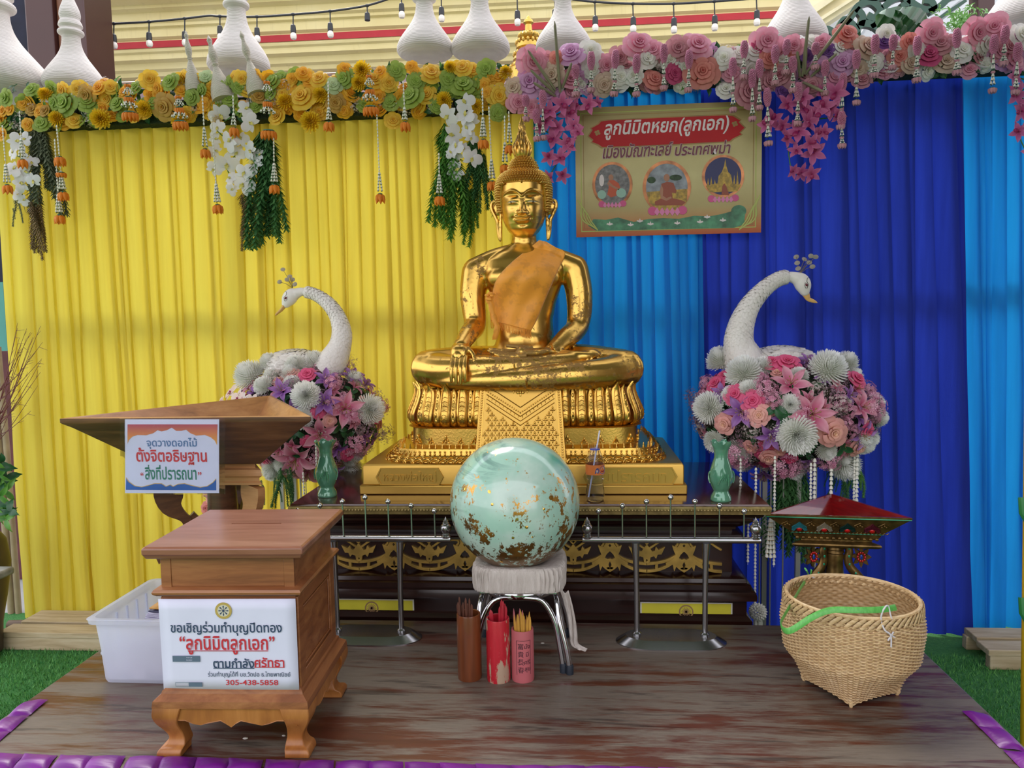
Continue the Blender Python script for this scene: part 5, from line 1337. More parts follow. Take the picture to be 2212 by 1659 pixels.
mb = MB()
def inner(u, v):
    an, R_, z = bas(u, v); i = u * NST; row = v * 30; g = .002 * cos(pi * (i + int(min(row, 29.99))))
    return (bc.x + (R_ - .009 + g) * cos(an), bc.y + (R_ - .009 + g) * sin(an), z)
mb.grid(inner, NST * 4, 90, cu=True, tf=lambda u, v: .25 + .3 * (int(v * 60) % 2)); mb.build('woven_lining', M['wick'], rt, world=True, ang=180)
mb = MB(); r0_ = [bas(i / 48, 0.02) for i in range(48)]; mb.add([(bc.x + (R_ - .004) * cos(an), bc.y + (R_ - .004) * sin(an), z + .004) for an, R_, z in r0_], [tuple(range(48))]); mb.build('basket_floor', M['wick'], rt, world=True)
mb = MB()
for i in range(60):            # plaited rim of slanting splints
    for lay, (dr_, z0_, z1_, tw) in enumerate(((.009, .286, .318, .17), (-.010, .292, .318, -.16))):
        a0 = 2 * pi * i / 60; mb.ct = .0 if (i + lay) % 2 else .22
        pts = [(bc.x + (.208 + dr_ * (1 - .3 * k)) * cos(a0 + tw * k), bc.y + (.208 + dr_ * (1 - .3 * k)) * sin(a0 + tw * k), z0_ + (z1_ - z0_) * k ** .8) for k in (0, .35, .7, 1)]
        mb.tube(pts, [.0045, .0062, .006, .004], 6, sq=(1, .4))
mb.ct = 0
mb.tube([(bc.x + .205 * cos(a), bc.y + .205 * sin(a), .318) for a in [2 * pi * k / 60 for k in range(60)]], .0065, 8, closed=True)
mb.build('plaited_rim', M['wick'], rt, world=True)
mb = MB()
for q in (A_, B_, Cc, D_):
    d = (q - bc).normalized(); mb.tube([bc + d * .148 + V((0, 0, .03)), bc + d * .147 + V((0, 0, .012)), bc + d * .142 + V((0, 0, .0))], [.004, .007, .005], 8)
mb.build('corner_foot', M['wick'], rt, world=True)
t = NT('green_strap'); t.set(Base_Color=t.mix(t.noise(t.coord((30, 30, 3)), 5, 3), '3f9a3c', '7ccf6a'), Roughness=.35); M['strap'] = t.mat
M['string'] = plain('white_string', 'dcd8dc', .6)
st_pts = catmull([P(1750, 1248, 2.80), P(1735, 1262, 2.72), P(1712, 1300, 2.56), P(1690, 1338, 2.45), P(1687, 1350, 2.42), P(1695, 1362, 2.37), P(1712, 1360, 2.35), P(1755, 1333, 2.34), P(1795, 1318, 2.35), P(1850, 1318, 2.345), P(1900, 1317, 2.36), P(1935, 1312, 2.40)], 6)
mb = MB(); mb.tube(st_pts, .0095, 8, sq=(1.0, .22)); mb.build('strap', M['strap'], rt, world=True)
mb = MB()
c_ = P(1748, 1250, 2.785)
mb.tube([c_, c_ + V((-.004, 0, .018)), c_ + V((-.014, -.004, .036))], [.003, .008, .014], 6, sq=(1, .25)); mb.tube([c_, c_ + V((.004, 0, .014)), c_ + V((.006, -.004, .034))], [.003, .006, .008], 6, sq=(1, .25)); mb.build('strap_end', M['strap'], rt, world=True)
for i_, pts in enumerate(([(1742, 1262, 2.77), (1740, 1252, 2.76), (1748, 1246, 2.76), (1758, 1248, 2.76), (1765, 1262, 2.77)], [(1906, 1350, 2.36), (1903, 1335, 2.36), (1908, 1318, 2.36), (1918, 1308, 2.38), (1924, 1330, 2.37), (1930, 1345, 2.37)], [(1906, 1350, 2.355), (1912, 1362, 2.35), (1924, 1372, 2.35), (1925, 1398, 2.352)], [(1918, 1384, 2.35), (1930, 1365, 2.36)], [(1914, 1364, 2.35), (1934, 1378, 2.36)])):
    if i_ < 2: mb = MB()
    mb.tube(catmull([P(*p) for p in pts], 4), .0025, 6)
    if i_ in (0, 4): mb.build('string_tie', M['string'], rt, world=True)

# ================================================================== PLASTIC BOX OF PAPERS
t = NT('frosted_plastic'); t.set(Base_Color='e6ebfb', Roughness=.35); tr = t.new('ShaderNodeBsdfTranslucent'); tr.inputs[0].default_value = (.85, .88, 1, 1); tp = t.new('ShaderNodeBsdfTransparent')
m1 = t.new('ShaderNodeMixShader'); m1.inputs[0].default_value = .4; t.l(t.b.outputs[0], m1.inputs[1]); t.l(tr.outputs[0], m1.inputs[2]); m2 = t.new('ShaderNodeMixShader'); m2.inputs[0].default_value = .42; t.l(m1.outputs[0], m2.inputs[1]); t.l(tp.outputs[0], m2.inputs[2]); t.l(m2.outputs[0], t.out.inputs[0]); M['frost'] = t.mat
x0, x1, y0, y1 = -1.665, -1.28, 2.50, 2.86
rt = thing('plastic_storage_box', 'open frosted plastic storage box on the stage to the left of the donation box', 'storage box', ((x0 + x1) / 2, (y0 + y1) / 2, 0))
def rr(o_, z, e=.03, n=6):
    X0_, X1_, Y0_, Y1_ = x0 - o_, x1 + o_, y0 - o_, y1 + o_; out = []
    for cx_, cy_, a0 in ((X1_ - e, Y0_ + e, -pi / 2), (X1_ - e, Y1_ - e, 0), (X0_ + e, Y1_ - e, pi / 2), (X0_ + e, Y0_ + e, pi)):
        out += [(cx_ + e * cos(a0 + pi / 2 * k / n), cy_ + e * sin(a0 + pi / 2 * k / n), z) for k in range(n + 1)]
    return out
mb = MB(); mb.loft([rr(0, .001), rr(.004, .012), rr(.010, .12), rr(.018, .215), rr(.016, .222), rr(.034, .224), rr(.036, .238), rr(.038, .24), rr(.033, .243), rr(.018, .242)], c1=False); mb.loft([rr(.018, .242), rr(.014, .215), rr(-.002, .012)], c0=False); mb.build('box_shell', M['frost'], rt, world=True, ang=30)
mb = MB()
for k in range(5): y_ = y0 + .05 + k * .065; mb.box(x0 - .016, x0 - .008, y_, y_ + .006, .01, .21)
for k in range(4): x_ = x0 + .05 + k * .09; mb.box(x_, x_ + .007, y1 + .006, y1 + .014, .01, .22)
mb.build('stiffening_rib', M['frost'], rt, world=True)
mb = MB(); mb.tube(catmull([(x0 - .02, y0 + .05, .10), (x0 - .045, y0 + .07, .075), (x0 - .05, y0 + .12, .07), (x0 - .02, y0 + .16, .10)], 5), .006, 8); mb.build('handle', M['frost'], rt, world=True)
M['papr'] = plain('booklet_paper', 'cdc8e0', .6, var=.1); M['paprw'] = plain('envelope_paper', 'e2dcdc', .6, var=.05); M['paprd'] = plain('dark_cover', '3c3a58', .4); M['paprg'] = plain('gold_cover', 'c8923c', .5)
for k in range(7):
    mb = MB(); z_ = .15 + k * .0085
    mb.grid(lambda u, v, z_=z_, k=k: (-1.60 + .26 * u + .004 * k, 2.66 + .15 * v, z_ + .012 * (1 - u) ** 2 + .004 * sin(u * 3 + k)), 10, 2); o = mb.build('booklet', M['papr'] if k < 5 else (M['paprd'] if k == 5 else M['paprg']), None); sm_ = o.modifiers.new('t', 'SOLIDIFY'); sm_.thickness = .0045
    tag(o, 'thin pale booklet stacked inside the frosted plastic box' if k < 5 else ('dark covered booklet near the top of the stack in the plastic box' if k == 5 else 'orange gold booklet topmost in the plastic box'), 'booklet', 'pale booklets in the plastic box' if k < 5 else None)
mb = MB(); mb.box(-1.60, -1.34, 2.515, 2.522, .03, .20); o = mb.build('cardboard_sheet', M['paprw'], bev=.002); tag(o, 'large pale card standing against the front wall inside the plastic box', 'card')
for i, x_ in enumerate((-1.56, -1.40)):
    mb = MB(); mb.box(x_, x_ + .05, 2.506, 2.509, .012, .06); o = mb.build('white_card', M['paprw'], bev=.001); tag(o, ('small white card at the lower left' if i == 0 else 'small white card at the lower right') + ' inside the plastic box front', 'card')
mb = MB(); mb.box(-1.59, -1.33, 2.63, 2.83, .012, .145); o = mb.build('paper_stack', M['papr'], bev=.003); tag(o, 'block of papers filling the bottom of the plastic box', 'papers')
mb = MB(); mb.ball((-1.50, 2.59, .165), (.055, .035, .03), 14, 8); o = mb.build('crumpled_bag', M['paprw']); dd = o.modifiers.new('d', 'SUBSURF'); dd.render_levels = dd.levels = 1; tag(o, 'crumpled white bag inside the plastic box in front of booklets', 'bag')
# ================================================================== FLOWER KINDS (each mesh faces +Z, outer radius 1)
def mesh_of(mb, name, mats, ang=180):
    o = mb.build(name, mats, ang=ang); me = o.data; bpy.data.objects.remove(o); return me
def petal_grid(mb, az, r0, r1, wid, z0, zmid, z1, curl=0, nu=4, nv=4, tip=.35, m=0, notch=0, t0=0.0, t1=1.0, cup=.0):
    ca, sa = cos(az), sin(az)
    def fn(u, v):
        s_ = 2 * u - 1; w = wid * (sin(pi * min(1, .12 + v * (.5 + .5 * (1 - tip)))) ** .7) * (1 if v < 1 else tip + .02)
        r_ = r0 + (r1 - r0) * v; z = z0 * (1 - v) ** 2 + 2 * zmid * v * (1 - v) + z1 * v * v + curl * (s_ * s_) * v - cup * (1 - s_ * s_)
        r_ -= notch * (s_ * s_) * v
        return (r_ * ca - s_ * w * sa, r_ * sa + s_ * w * ca, z)
    mb.grid(fn, nu, nv, m=m, tf=lambda u, v: t0 + (t1 - t0) * max(v ** 1.3, abs(2 * u - 1) ** 3 * .8))
def rose_mb(seed=0):
    mb = MB(); rg = random.Random(seed)
    for ring, (n, ra, rb, zb, zt) in enumerate(((3, .03, .14, .42, .62), (4, .10, .27, .34, .62), (5, .18, .44, .22, .58), (6, .28, .66, .08, .46), (7, .38, .98, -.08, .22))):
        for k in range(n):
            az = 2 * pi * (k + rg.uniform(-.15, .15)) / n + ring * .9
            j = rg.uniform(.92, 1.08)
            def fn(u, v, az=az, ra=ra, rb=rb, zb=zb, zt=zt, j=j, n=n, ring=ring):
                s_ = 2 * u - 1; half = pi / n * 1.25; a = az + s_ * half * (1 - .15 * v)
                r_ = ra + (rb * j - ra) * (v ** 1.2) + .035 * ring * (v ** 6)
                r_ *= 1 - .10 * s_ * s_ * v
                z = zb + (zt * j - zb) * sin(v * pi * .56) - .05 * s_ ** 4 * v - (.10 if ring > 2 else .02) * v ** 5
                return (r_ * cos(a), r_ * sin(a), z)
            mb.grid(fn, 5, 4, tf=lambda u, v, ring=ring: min(1, .22 * ring * .5 + .75 * v ** 1.5))
    mb.ct = 0; mb.ball((0, 0, .42), (.07, .07, .14), 7, 5); mb.ct = .9; mb.lathe([(.05, -.3), (.3, -.12), (.34, .0), (.2, .2)], 8)
    return mb
def mum_mb(n=170, seed=0, spiky=1.0, w=.035):
    mb = MB(); rg = random.Random(seed)
    for i in range(n):
        k = (i + .5) / n; ph = k * 1.72; az = i * 2.39996
        d = V((sin(ph) * cos(az), sin(ph) * sin(az), cos(ph))); L = rg.uniform(.86, 1.04); b = d.orthogonal().normalized().lerp(V((-sin(az), cos(az), 0)), 1).normalized(); c = d.cross(b)
        p0, p1, p2, p3 = d * .30, d * .66, d * L * .93 + V((0, 0, .03)), d * L + V((0, 0, .10 * spiky))
        w_ = w * rg.uniform(.9, 1.3)
        mb.add([p0 - b * w_ * .4, p0 + b * w_ * .4, p1 - b * w_, p1 + b * w_, p2 - b * w_ * 1.1, p2 + b * w_ * 1.1, p3 + c * w_ * .3, p1 + c * w_ * .9, p2 + c * w_ * .6],
               [(0, 1, 7), (0, 7, 2), (1, 3, 7), (2, 7, 8, 4), (7, 3, 5, 8), (4, 8, 6), (8, 5, 6)], 0, None, [0, 0, .3, .3, .9, .9, 1, .2, .7])
    mb.ct = .1; mb.ball((0, 0, .02), .42, 10, 7)
    return mb
def lily_mb(seed=0):
    mb = MB()
    for k in range(6):
        az = pi / 3 * k + (.05 if k % 2 else 0); petal_grid(mb, az, .05, 1.0, .24 if k % 2 else .19, -.15, .42 if k % 2 else .36, .12, curl=.10, tip=.02, nu=4, nv=6, cup=.06)
    for k in range(6):
        a = pi / 3 * k + .3; mb.ct = 0; mb.tube([(0, 0, 0), (.08 * cos(a), .08 * sin(a), .3), (.2 * cos(a), .2 * sin(a), .46)], .013, 4, m=1); mb.ball((.21 * cos(a), .21 * sin(a), .47), (.05, .025, .02), 5, 4, m=1)
    return mb
def phal_mb():
    mb = MB()
    for az, wd, L in ((.25, .46, .98), (pi - .25, .46, .98)): petal_grid(mb, az, .04, L, wd, .02, .12, .02, curl=-.06, tip=.55, nu=6, nv=6)
    for az, wd, L in ((pi / 2, .27, .95), (pi * 1.25, .25, .9), (pi * 1.75, .25, .9)): petal_grid(mb, az, .04, L, wd, -.04, .05, -.06, tip=.25, nu=4, nv=5)
    mb.ct = 0; petal_grid(mb, -pi / 2, .0, .42, .14, .05, .26, .18, tip=.1, m=1, nu=3, nv=4); mb.ball((0, .02, .09), (.09, .09, .09), 7, 5, m=1); mb.ball((-.12, -.1, .1), (.07, .05, .07), 6, 4, m=1); mb.ball((.12, -.1, .1), (.07, .05, .07), 6, 4, m=1)
    return mb
def cymb_mb():
    mb = MB()
    for k, az in enumerate((pi / 2, .32, pi - .32, pi * 1.27, pi * 1.73)): petal_grid(mb, az, .04, 1.0, .26, -.02, .2 + .05 * (k % 2), .12, curl=.08, tip=.12, nu=4, nv=6, cup=-.02)
    mb.ct = .1; petal_grid(mb, -pi / 2, .05, .55, .18, .1, .38, .2, curl=-.1, tip=.5, m=1, nu=4, nv=4); mb.ct = 0; mb.ball((0, .02, .16), (.07, .07, .12), 6, 5, m=1)
    return mb
def filler_mb(n=90, seed=0, s=.09):
    mb = MB(); rg = random.Random(seed)
    for i in range(n):
        d = V((rg.gauss(0, 1), rg.gauss(0, 1), rg.gauss(.5, .8))).normalized() * rg.uniform(.45, 1); t_ = rg.random()
        a = rg.uniform(0, 6.3); q = Matrix.Translation(d) @ d.to_track_quat('Z', 'Y').to_matrix().to_4x4() @ Matrix.Rotation(a, 4, 'Z')
        r_ = s * rg.uniform(.7, 1.2); vs = [(0, 0, r_ * .1)]
        for k in range(5):
            b = 2 * pi * k / 5; vs += [(r_ * cos(b - .35), r_ * sin(b - .35), r_ * .3), (r_ * 1.15 * cos(b), r_ * 1.15 * sin(b), r_ * .35), (r_ * cos(b + .35), r_ * sin(b + .35), r_ * .3)]
        mb.add(vs, [(0, 1 + 3 * k, 2 + 3 * k, 3 + 3 * k) for k in range(5)], 0, q, [t_ * .4] + [t_] * 15)
        if i % 3 == 0: mb.add([V((0, 0, -.1)) , d * .98, d * .98 + V((.012, 0, 0)), V((.012, 0, -.1))], [(0, 1, 2, 3)], 1)
    return mb
def leaf_mb(n=3, seed=0, L=1.0, wd=.24):
    mb = MB(); rg = random.Random(seed)
    for k in range(n):
        az = 2 * pi * k / n + rg.uniform(-.4, .4) if n > 1 else 0
        petal_grid(mb, az, .02, L * rg.uniform(.8, 1.1), wd, 0, .28, -.05, curl=.10, tip=.03, nu=4, nv=6)
    return mb
def hyd_mb(): return filler_mb(130, 5, .15)

def pm(n, a, b, **k): M[n] = petal(n, a, b, **k)
pm('p_yellow', 'f0a818', 'f3cf48'); pm('p_orange', 'f0a020', 'f6bc30'); pm('p_green', 'b5d05a', '93a84a'); pm('p_palegreen', 'dfe8c0', 'c4d8a4'); pm('p_tan', 'c98f30', 'c9a24e'); pm('p_mumy', 'e6b41c', 'f4d62c')
pm('p_pink', 'dc6f94', 'efb0c4'); pm('p_dusty', 'b85c74', 'dba0aa'); pm('p_white', 'f2f0dc', 'f2f0f0'); pm('p_lilac', 'c56fae', 'e2b4dc'); pm('p_coral', 'd0605c', 'e89a90'); pm('p_magenta', 'b02c62', 'd75688'); pm('p_beige', 'c8a088', 'dfc8b4'); pm('p_purple', '5c2a80', '8a58a8'); pm('p_hot', 'd42c64', 'f06c98'); pm('p_peach', 'f0c8a0', 'f0a8a8')
pm('p_mumw', 'eef0e2', 'ffffff'); pm('p_lilyp', 'd0487c', 'f6ccd8'); pm('p_lilyv', '7c3a9c', 'c89cd4'); pm('p_orch', 'f0eef4', 'f2f1f6', rough=.4, trans=.3); pm('p_cymb', 'c04c84', 'e084b4'); pm('p_fillw', 'cfc0b8', 'ece4e4'); pm('p_fillm', '8a6878', 'c4a4b4'); pm('p_hyd', 'd88cac', 'f2c8d8'); pm('p_palor', 'f0d0c8', 'f0e4dc')
pm('p_leaf', '1f4a2c', '2f6a3c', trans=.12, rough=.4); pm('p_leafl', '4f8a3c', '7cb050', trans=.2, rough=.4)
M['yelpart'] = plain('yellow_lip', 'd8cc6a', .5); M['cymlip'] = plain('dark_pink_lip', 'a02060', .45); M['stamen'] = plain('stamen', '9a8040', .5); M['stemb'] = plain('filler_stem', '6a5a48', .6)
KINDS = {}
def kind(n, mb, mats): KINDS[n] = mesh_of(mb, n, mats)
for n_, c_ in (('yellow_rose', 'p_yellow'), ('green_rose', 'p_green'), ('pale_green_rose', 'p_palegreen'), ('tan_rose', 'p_tan'), ('orange_rose', 'p_orange'), ('pink_rose', 'p_pink'), ('dusty_pink_rose', 'p_dusty'), ('white_rose', 'p_white'), ('lilac_rose', 'p_lilac'), ('coral_rose', 'p_coral'), ('magenta_rose', 'p_magenta'), ('beige_rose', 'p_beige'), ('purple_rose', 'p_purple'), ('hot_pink_rose', 'p_hot'), ('peach_rose', 'p_peach')):
    kind(n_, rose_mb(len(n_)), [M[c_]])
kind('yellow_chrysanthemum', mum_mb(120, 1, .4, .075), [M['p_mumy']]); kind('white_chrysanthemum', mum_mb(430, 2, .8, .036), [M['p_mumw']])
kind('pink_lily', lily_mb(), [M['p_lilyp'], M['stamen']]); kind('purple_lily', lily_mb(), [M['p_lilyv'], M['stamen']])
kind('white_orchid', phal_mb(), [M['p_orch'], M['yelpart']]); kind('pink_orchid', cymb_mb(), [M['p_cymb'], M['cymlip']]); kind('pale_orchid', phal_mb(), [M['p_palor'], M['cymlip']])
kind('white_filler_flower', filler_mb(110, 3), [M['p_fillw'], M['stemb']]); kind('mauve_filler_flower', filler_mb(110, 4, .075), [M['p_fillm'], M['stemb']]); kind('pink_hydrangea', hyd_mb(), [M['p_hyd'], M['stemb']])
kind('leaf_sprig', leaf_mb(3, 1), [M['p_leaf']]); kind('light_leaf_sprig', leaf_mb(4, 2, .9, .16), [M['p_leafl']])

def bloom(kd, parent, p, r_, d, rg, name=None):
    o = inst(KINDS[kd], name or kd, parent, p, facing(d, rg.uniform(0, 6.28)), r_); return o
K4 = 4.05 / FPX * 1.05
# ---- mossy box of the garland and the blooms pinned on it
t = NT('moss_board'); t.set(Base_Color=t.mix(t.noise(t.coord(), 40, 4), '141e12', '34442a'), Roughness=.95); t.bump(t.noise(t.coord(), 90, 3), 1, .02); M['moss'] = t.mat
def garland(name, label, x0, x1, z0, z1, lst, fills, seed, nfill, band, Yf=4.0):
    rt = thing(name, label, 'flower garland', ((x0 + x1) / 2, 4.08, 2.5)); rg = random.Random(seed)
    mb = MB(); mb.box(x0, x1, Yf + .035, Yf + .135, z0, z1); mb.build('moss_board', M['moss'], rt, world=True, bev=.008)
    def out(px_, py_, jit=.35): return V((rg.uniform(-jit, jit), -1, rg.uniform(-jit, jit) + .1))
    for kd, px_, py_, r_ in lst:
        p = P(px_, py_, Yf - .015 + rg.uniform(-.015, .01)); bloom(kd, rt, p, r_ * K4 * 1.08, out(px_, py_), rg)
    cnt = {}
    for i in range(nfill):
        px_ = band[0][0] + (band[-1][0] - band[0][0]) * (i + rg.random()) / nfill; lo, hi = lerp_list(band, px_)
        kd = rg.choice(fills); py_ = rg.uniform(lo, hi)
        if 'leaf' in kd: r_ = rg.uniform(15, 24); Y_ = Yf + .012
        else: r_ = rg.uniform(13, 19); Y_ = Yf + .01
        cnt[kd] = cnt.get(kd, 0) + 1
        if cnt[kd] > 95: continue
        bloom(kd, rt, P(px_, py_, Y_), r_ * K4, out(px_, py_, .8), rg)
    return rt
Y_, G_, O_, C_m, T_, W_g = 'yellow_rose', 'green_rose', 'orange_rose', 'yellow_chrysanthemum', 'tan_rose', 'pale_green_rose'
YL = [(G_,15,212,17),(G_,70,195,15),(G_,145,225,26),(G_,118,222,14),(G_,192,222,22),(G_,92,268,17),(O_,8,240,12),(O_,22,236,11),(O_,50,225,12),(T_,72,238,13),(O_,86,242,12),(T_,97,240,11),(O_,60,270,12),(C_m,100,207,16),(C_m,125,258,17),(C_m,218,257,21),(Y_,138,195,16),(Y_,172,195,19),(T_,188,205,18),(Y_,162,262,15),(O_,215,192,15),(Y_,240,190,14),(O_,5,290,12),
 (Y_,325,173,18),(G_,370,178,18),(G_,295,190,15),(O_,340,190,11),(O_,340,205,12),(C_m,312,235,17),(G_,335,222,15),(T_,358,232,24),(O_,392,198,12),(G_,415,210,16),(O_,443,225,12),(O_,462,222,10),(W_g,445,165,12),(G_,435,195,12),(G_,518,188,15),(G_,497,215,15),(Y_,524,172,15),(G_,590,178,18),(G_,585,203,13),(O_,610,183,12),(Y_,612,205,14),(C_m,618,222,18),(Y_,600,254,17),(G_,553,232,13),(C_m,470,258,15),
 (O_,632,170,10),(C_m,390,266,18),(Y_,655,212,26),(O_,655,160,14),(O_,668,176,12),(Y_,690,172,17),(C_m,692,207,17),(W_g,720,185,17),(G_,745,170,20),(T_,725,222,17),(C_m,673,264,22),(O_,745,150,13),(C_m,782,152,18),(C_m,776,180,16),(Y_,810,175,18),(O_,818,208,13),(Y_,840,180,17),(G_,857,155,18),(G_,845,222,17),(O_,822,155,12),(O_,888,145,12),(O_,897,157,11),(G_,900,176,17),(G_,890,212,25),(Y_,932,160,21),(Y_,923,205,18),(G_,942,228,14),(Y_,850,262,16),(G_,968,172,16),(G_,970,196,15),(G_,1001,186,23),(Y_,1000,148,17),(C_m,973,145,13),(G_,1050,150,18),(O_,1047,184,13),(O_,1060,169,11),(O_,1052,199,10),(Y_,1078,208,23),(G_,1075,244,16),(C_m,1092,158,14),(C_m,960,216,17),(C_m,1030,230,16),(C_m,800,235,13),(T_,560,210,14),(G_,480,185,14),(O_,270,200,14),(G_,255,225,16)]
garland('yellow_flower_garland', 'long garland of yellow and green artificial roses along the top of the yellow curtain', -3.35, -.24, 2.33, 2.45, YL, ['leaf_sprig', 'leaf_sprig', 'orange_rose', 'green_rose', 'light_leaf_sprig', 'white_filler_flower', 'yellow_rose'], 4, 330, [(-40, 195, 280), (300, 175, 255), (700, 158, 245), (1100, 145, 235)])
Pk, Du, Wh, Li, Co, Ma, Be, Pu = 'pink_rose', 'dusty_pink_rose', 'white_rose', 'lilac_rose', 'coral_rose', 'magenta_rose', 'beige_rose', 'purple_rose'
PL = [(Pk,1150,135,30),(Li,1235,120,25),(Li,1145,180,28),(Pk,1118,222,20),(Be,1110,190,18),(Be,1195,162,22),(Co,1205,128,15),(Wh,1275,113,21),(Pk,1310,142,20),(Du,1340,125,21),(Pk,1378,100,28),(Wh,1367,118,12),(Wh,1398,130,18),(Wh,1280,150,19),(Be,1305,184,21),(Wh,1340,168,20),(Wh,1370,165,17),(Co,1412,175,20),(Pk,1412,110,18),(Ma,1456,160,17),(Wh,1450,130,18),(Du,1465,107,23),(Wh,1480,145,17),(Co,1515,158,30),(Pk,1505,103,28),(Wh,1565,127,19),(Wh,1568,196,18),(Wh,1600,118,17),(Wh,1628,114,18),(Du,1612,202,26),(Pk,1655,93,28),(Co,1662,128,18),(Ma,1640,98,14),
 (Pk,1713,100,20),(Wh,1690,132,14),(Du,1685,165,25),(Pu,1688,200,13),(Co,1705,118,13),(Pu,1742,120,12),(Co,1825,80,24),(Li,1818,138,24),(Wh,1812,105,16),(Be,1870,105,24),(Wh,1882,138,20),(Co,1942,125,21),(Wh,1935,102,15),(Wh,1912,76,18),(Pu,1908,92,13),(Co,1962,90,15),(Wh,1980,112,17),(Pk,2008,75,26),(Ma,2005,122,22),(Du,2030,98,21),(Be,2042,137,21),(Wh,2075,113,21),(Pk,2105,73,27),(Pk,2145,62,26),(Wh,2128,95,20),(Pk,2158,112,18),(Wh,2203,78,22),(Pk,2188,132,20),(Be,1855,150,15),(Pk,1775,92,16),(Pu,1790,112,13),(Du,1755,185,20),(Li,1770,150,20),(Pk,1800,170,16),(Du,1660,180,17),(Pk,1230,175,18),(Pk,1150,235,18),(Li,1190,205,16),(Du,1860,175,17),(Du,2175,105,18),(Pk,1580,160,18),(Be,1965,140,17)]
garland('pink_flower_garland', 'long garland of pink and white artificial roses along the top of the blue curtains', -.20, 3.0, 2.42, 2.54, PL, ['leaf_sprig', 'leaf_sprig', 'pink_rose', 'white_rose', 'dusty_pink_rose', 'white_filler_flower', 'light_leaf_sprig', 'lilac_rose'], 8, 300, [(1110, 130, 225), (1300, 115, 195), (1600, 100, 190), (1800, 90, 175), (2250, 60, 145)])

# ---- drooping fern sprays
def frond_mb(seed, needles=150, lean=.0):
    mb = MB(); rg = random.Random(seed); ax = catmull([V((0, 0, 0)), V((.05 + lean * .3, -.06, -.3)), V((.03 + lean * .8, -.05, -.65)), V((lean, -.02, -1.0))], 8)
    mb.ct = 0; mb.tube(ax, [.006] * (len(ax) - 1) + [.002], 4)
    for i in range(needles):
        k = (i + .5) / needles; q = k * (len(ax) - 1); j = min(int(q), len(ax) - 2); p = ax[j].lerp(ax[j + 1], q - j); a = i * 2.4; L = .15 * (1 - .5 * k) * rg.uniform(.7, 1.1)
        d = V((cos(a), sin(a) * .7, -.75)).normalized() * L; b = d.cross(V((0, 0, 1))).normalized() * .010; t_ = rg.random()
        mb.add([p - b, p + b, p + d * .6 + b, p + d * .6 - b, p + d], [(0, 1, 2, 3), (3, 2, 4)], 0, None, [t_] * 5)
    return mb
pm('f_green', '3a6c3c', '62985a', trans=.15); pm('f_brown', '7a6648', 'a08a64', trans=.1); pm('f_grey', '5e6a54', '8c967c', trans=.1); pm('f_bright', '4c8a3a', '7cb450', trans=.2)
FR = {}
for c_ in ('f_green', 'f_brown', 'f_grey', 'f_bright'):
    for k in range(3): FR[c_, k] = mesh_of(frond_mb(k + 3, 190, (-.15, .05, .2)[k]), 'fern_frond', [M[c_]])
def fern(label, lst, n, seed, Y_=4.03, group=None):
    """lst rows: colour, px, top y, bottom y, half width px"""
    x_, y_ = lst[0][1], lst[0][2]; rt = thing('hanging_fern', label, 'fern', P(x_, y_, Y_)); rg = random.Random(seed)
    for c_, px_, ya, yb, hw, m_ in lst:
        for i in range(m_):
            q = rg.uniform(-1, 1); a = P(px_ + q * hw * .6, ya + rg.uniform(-6, 30), Y_ + rg.uniform(-.03, .03)); L = (a - P(px_ + q * hw, yb - abs(q) * 55 * rg.random() - rg.uniform(0, 40), Y_)).length
            inst(FR[c_, rg.randrange(3)], 'fern_frond', rt, a, (rg.uniform(-.1, .06), q * .09 + rg.uniform(-.09, .09), rg.uniform(-.5, .5)), (L * rg.uniform(.9, 1.3), L, L))
fern('hanging greyish brown fern spray behind the white orchids at far left', [('f_grey', 82, 275, 470, 24, 16), ('f_brown', 75, 420, 560, 20, 12), ('f_grey', 40, 420, 520, 20, 4)], 0, 1)
fern('hanging green and brown fern spray beside the white orchids left of centre', [('f_green', 572, 290, 540, 20, 18), ('f_brown', 530, 415, 545, 18, 10), ('f_bright', 590, 380, 500, 8, 4)], 0, 2)
fern('hanging bright green fern spray around the white orchids nearest the statue', [('f_bright', 962, 270, 520, 14, 15), ('f_green', 1025, 300, 470, 16, 12), ('f_bright', 1015, 400, 535, 12, 7), ('f_green', 1040, 330, 430, 14, 6)], 0, 3)

# ---- orchid sprays
def spray(label, kd, lst, Y_, seed, name, sc=1.0, stem=None):
    rt = thing(name, label, 'orchid spray', P(lst[0][0], lst[0][1] - 30, Y_ + .02)); rg = random.Random(seed)
    ys = sorted(lst, key=lambda q: q[1]); mb = MB(); mb.tube(catmull([P(q[0], q[1], Y_ + .035) for q in ys[::max(1, len(ys) // 5)]] + [P(ys[-1][0], ys[-1][1], Y_ + .03)], 4), .003, 5); mb.build('stem', M['p_leafl'], rt, world=True)
    for px_, py_, r_ in lst:
        bloom(kd, rt, P(px_, py_, Y_ + rg.uniform(-.03, .015)), r_ * K4 * sc, V((rg.uniform(-.55, .55), -1, rg.uniform(-.45, .3))), rg)
spray('white orchid spray hanging at the far left edge of the yellow garland', 'white_orchid', [(35, 305, 20), (55, 300, 16), (28, 330, 18), (50, 335, 20), (68, 350, 16), (30, 365, 20), (55, 370, 20), (45, 395, 22), (72, 390, 18), (38, 420, 14), (50, 432, 14)], 3.96, 1, 'orchid_spray')
spray('large white orchid spray hanging left of centre on the yellow garland', 'white_orchid', [(475, 248, 24), (530, 235, 18), (540, 265, 22), (470, 275, 18), (465, 300, 16), (495, 305, 24), (520, 300, 18), (540, 325, 20), (465, 325, 16), (512, 330, 20), (490, 355, 26), (548, 352, 26), (528, 372, 20), (462, 365, 17), (525, 398, 28), (500, 410, 14), (560, 335, 15), (498, 385, 15)], 3.95, 2, 'orchid_spray')
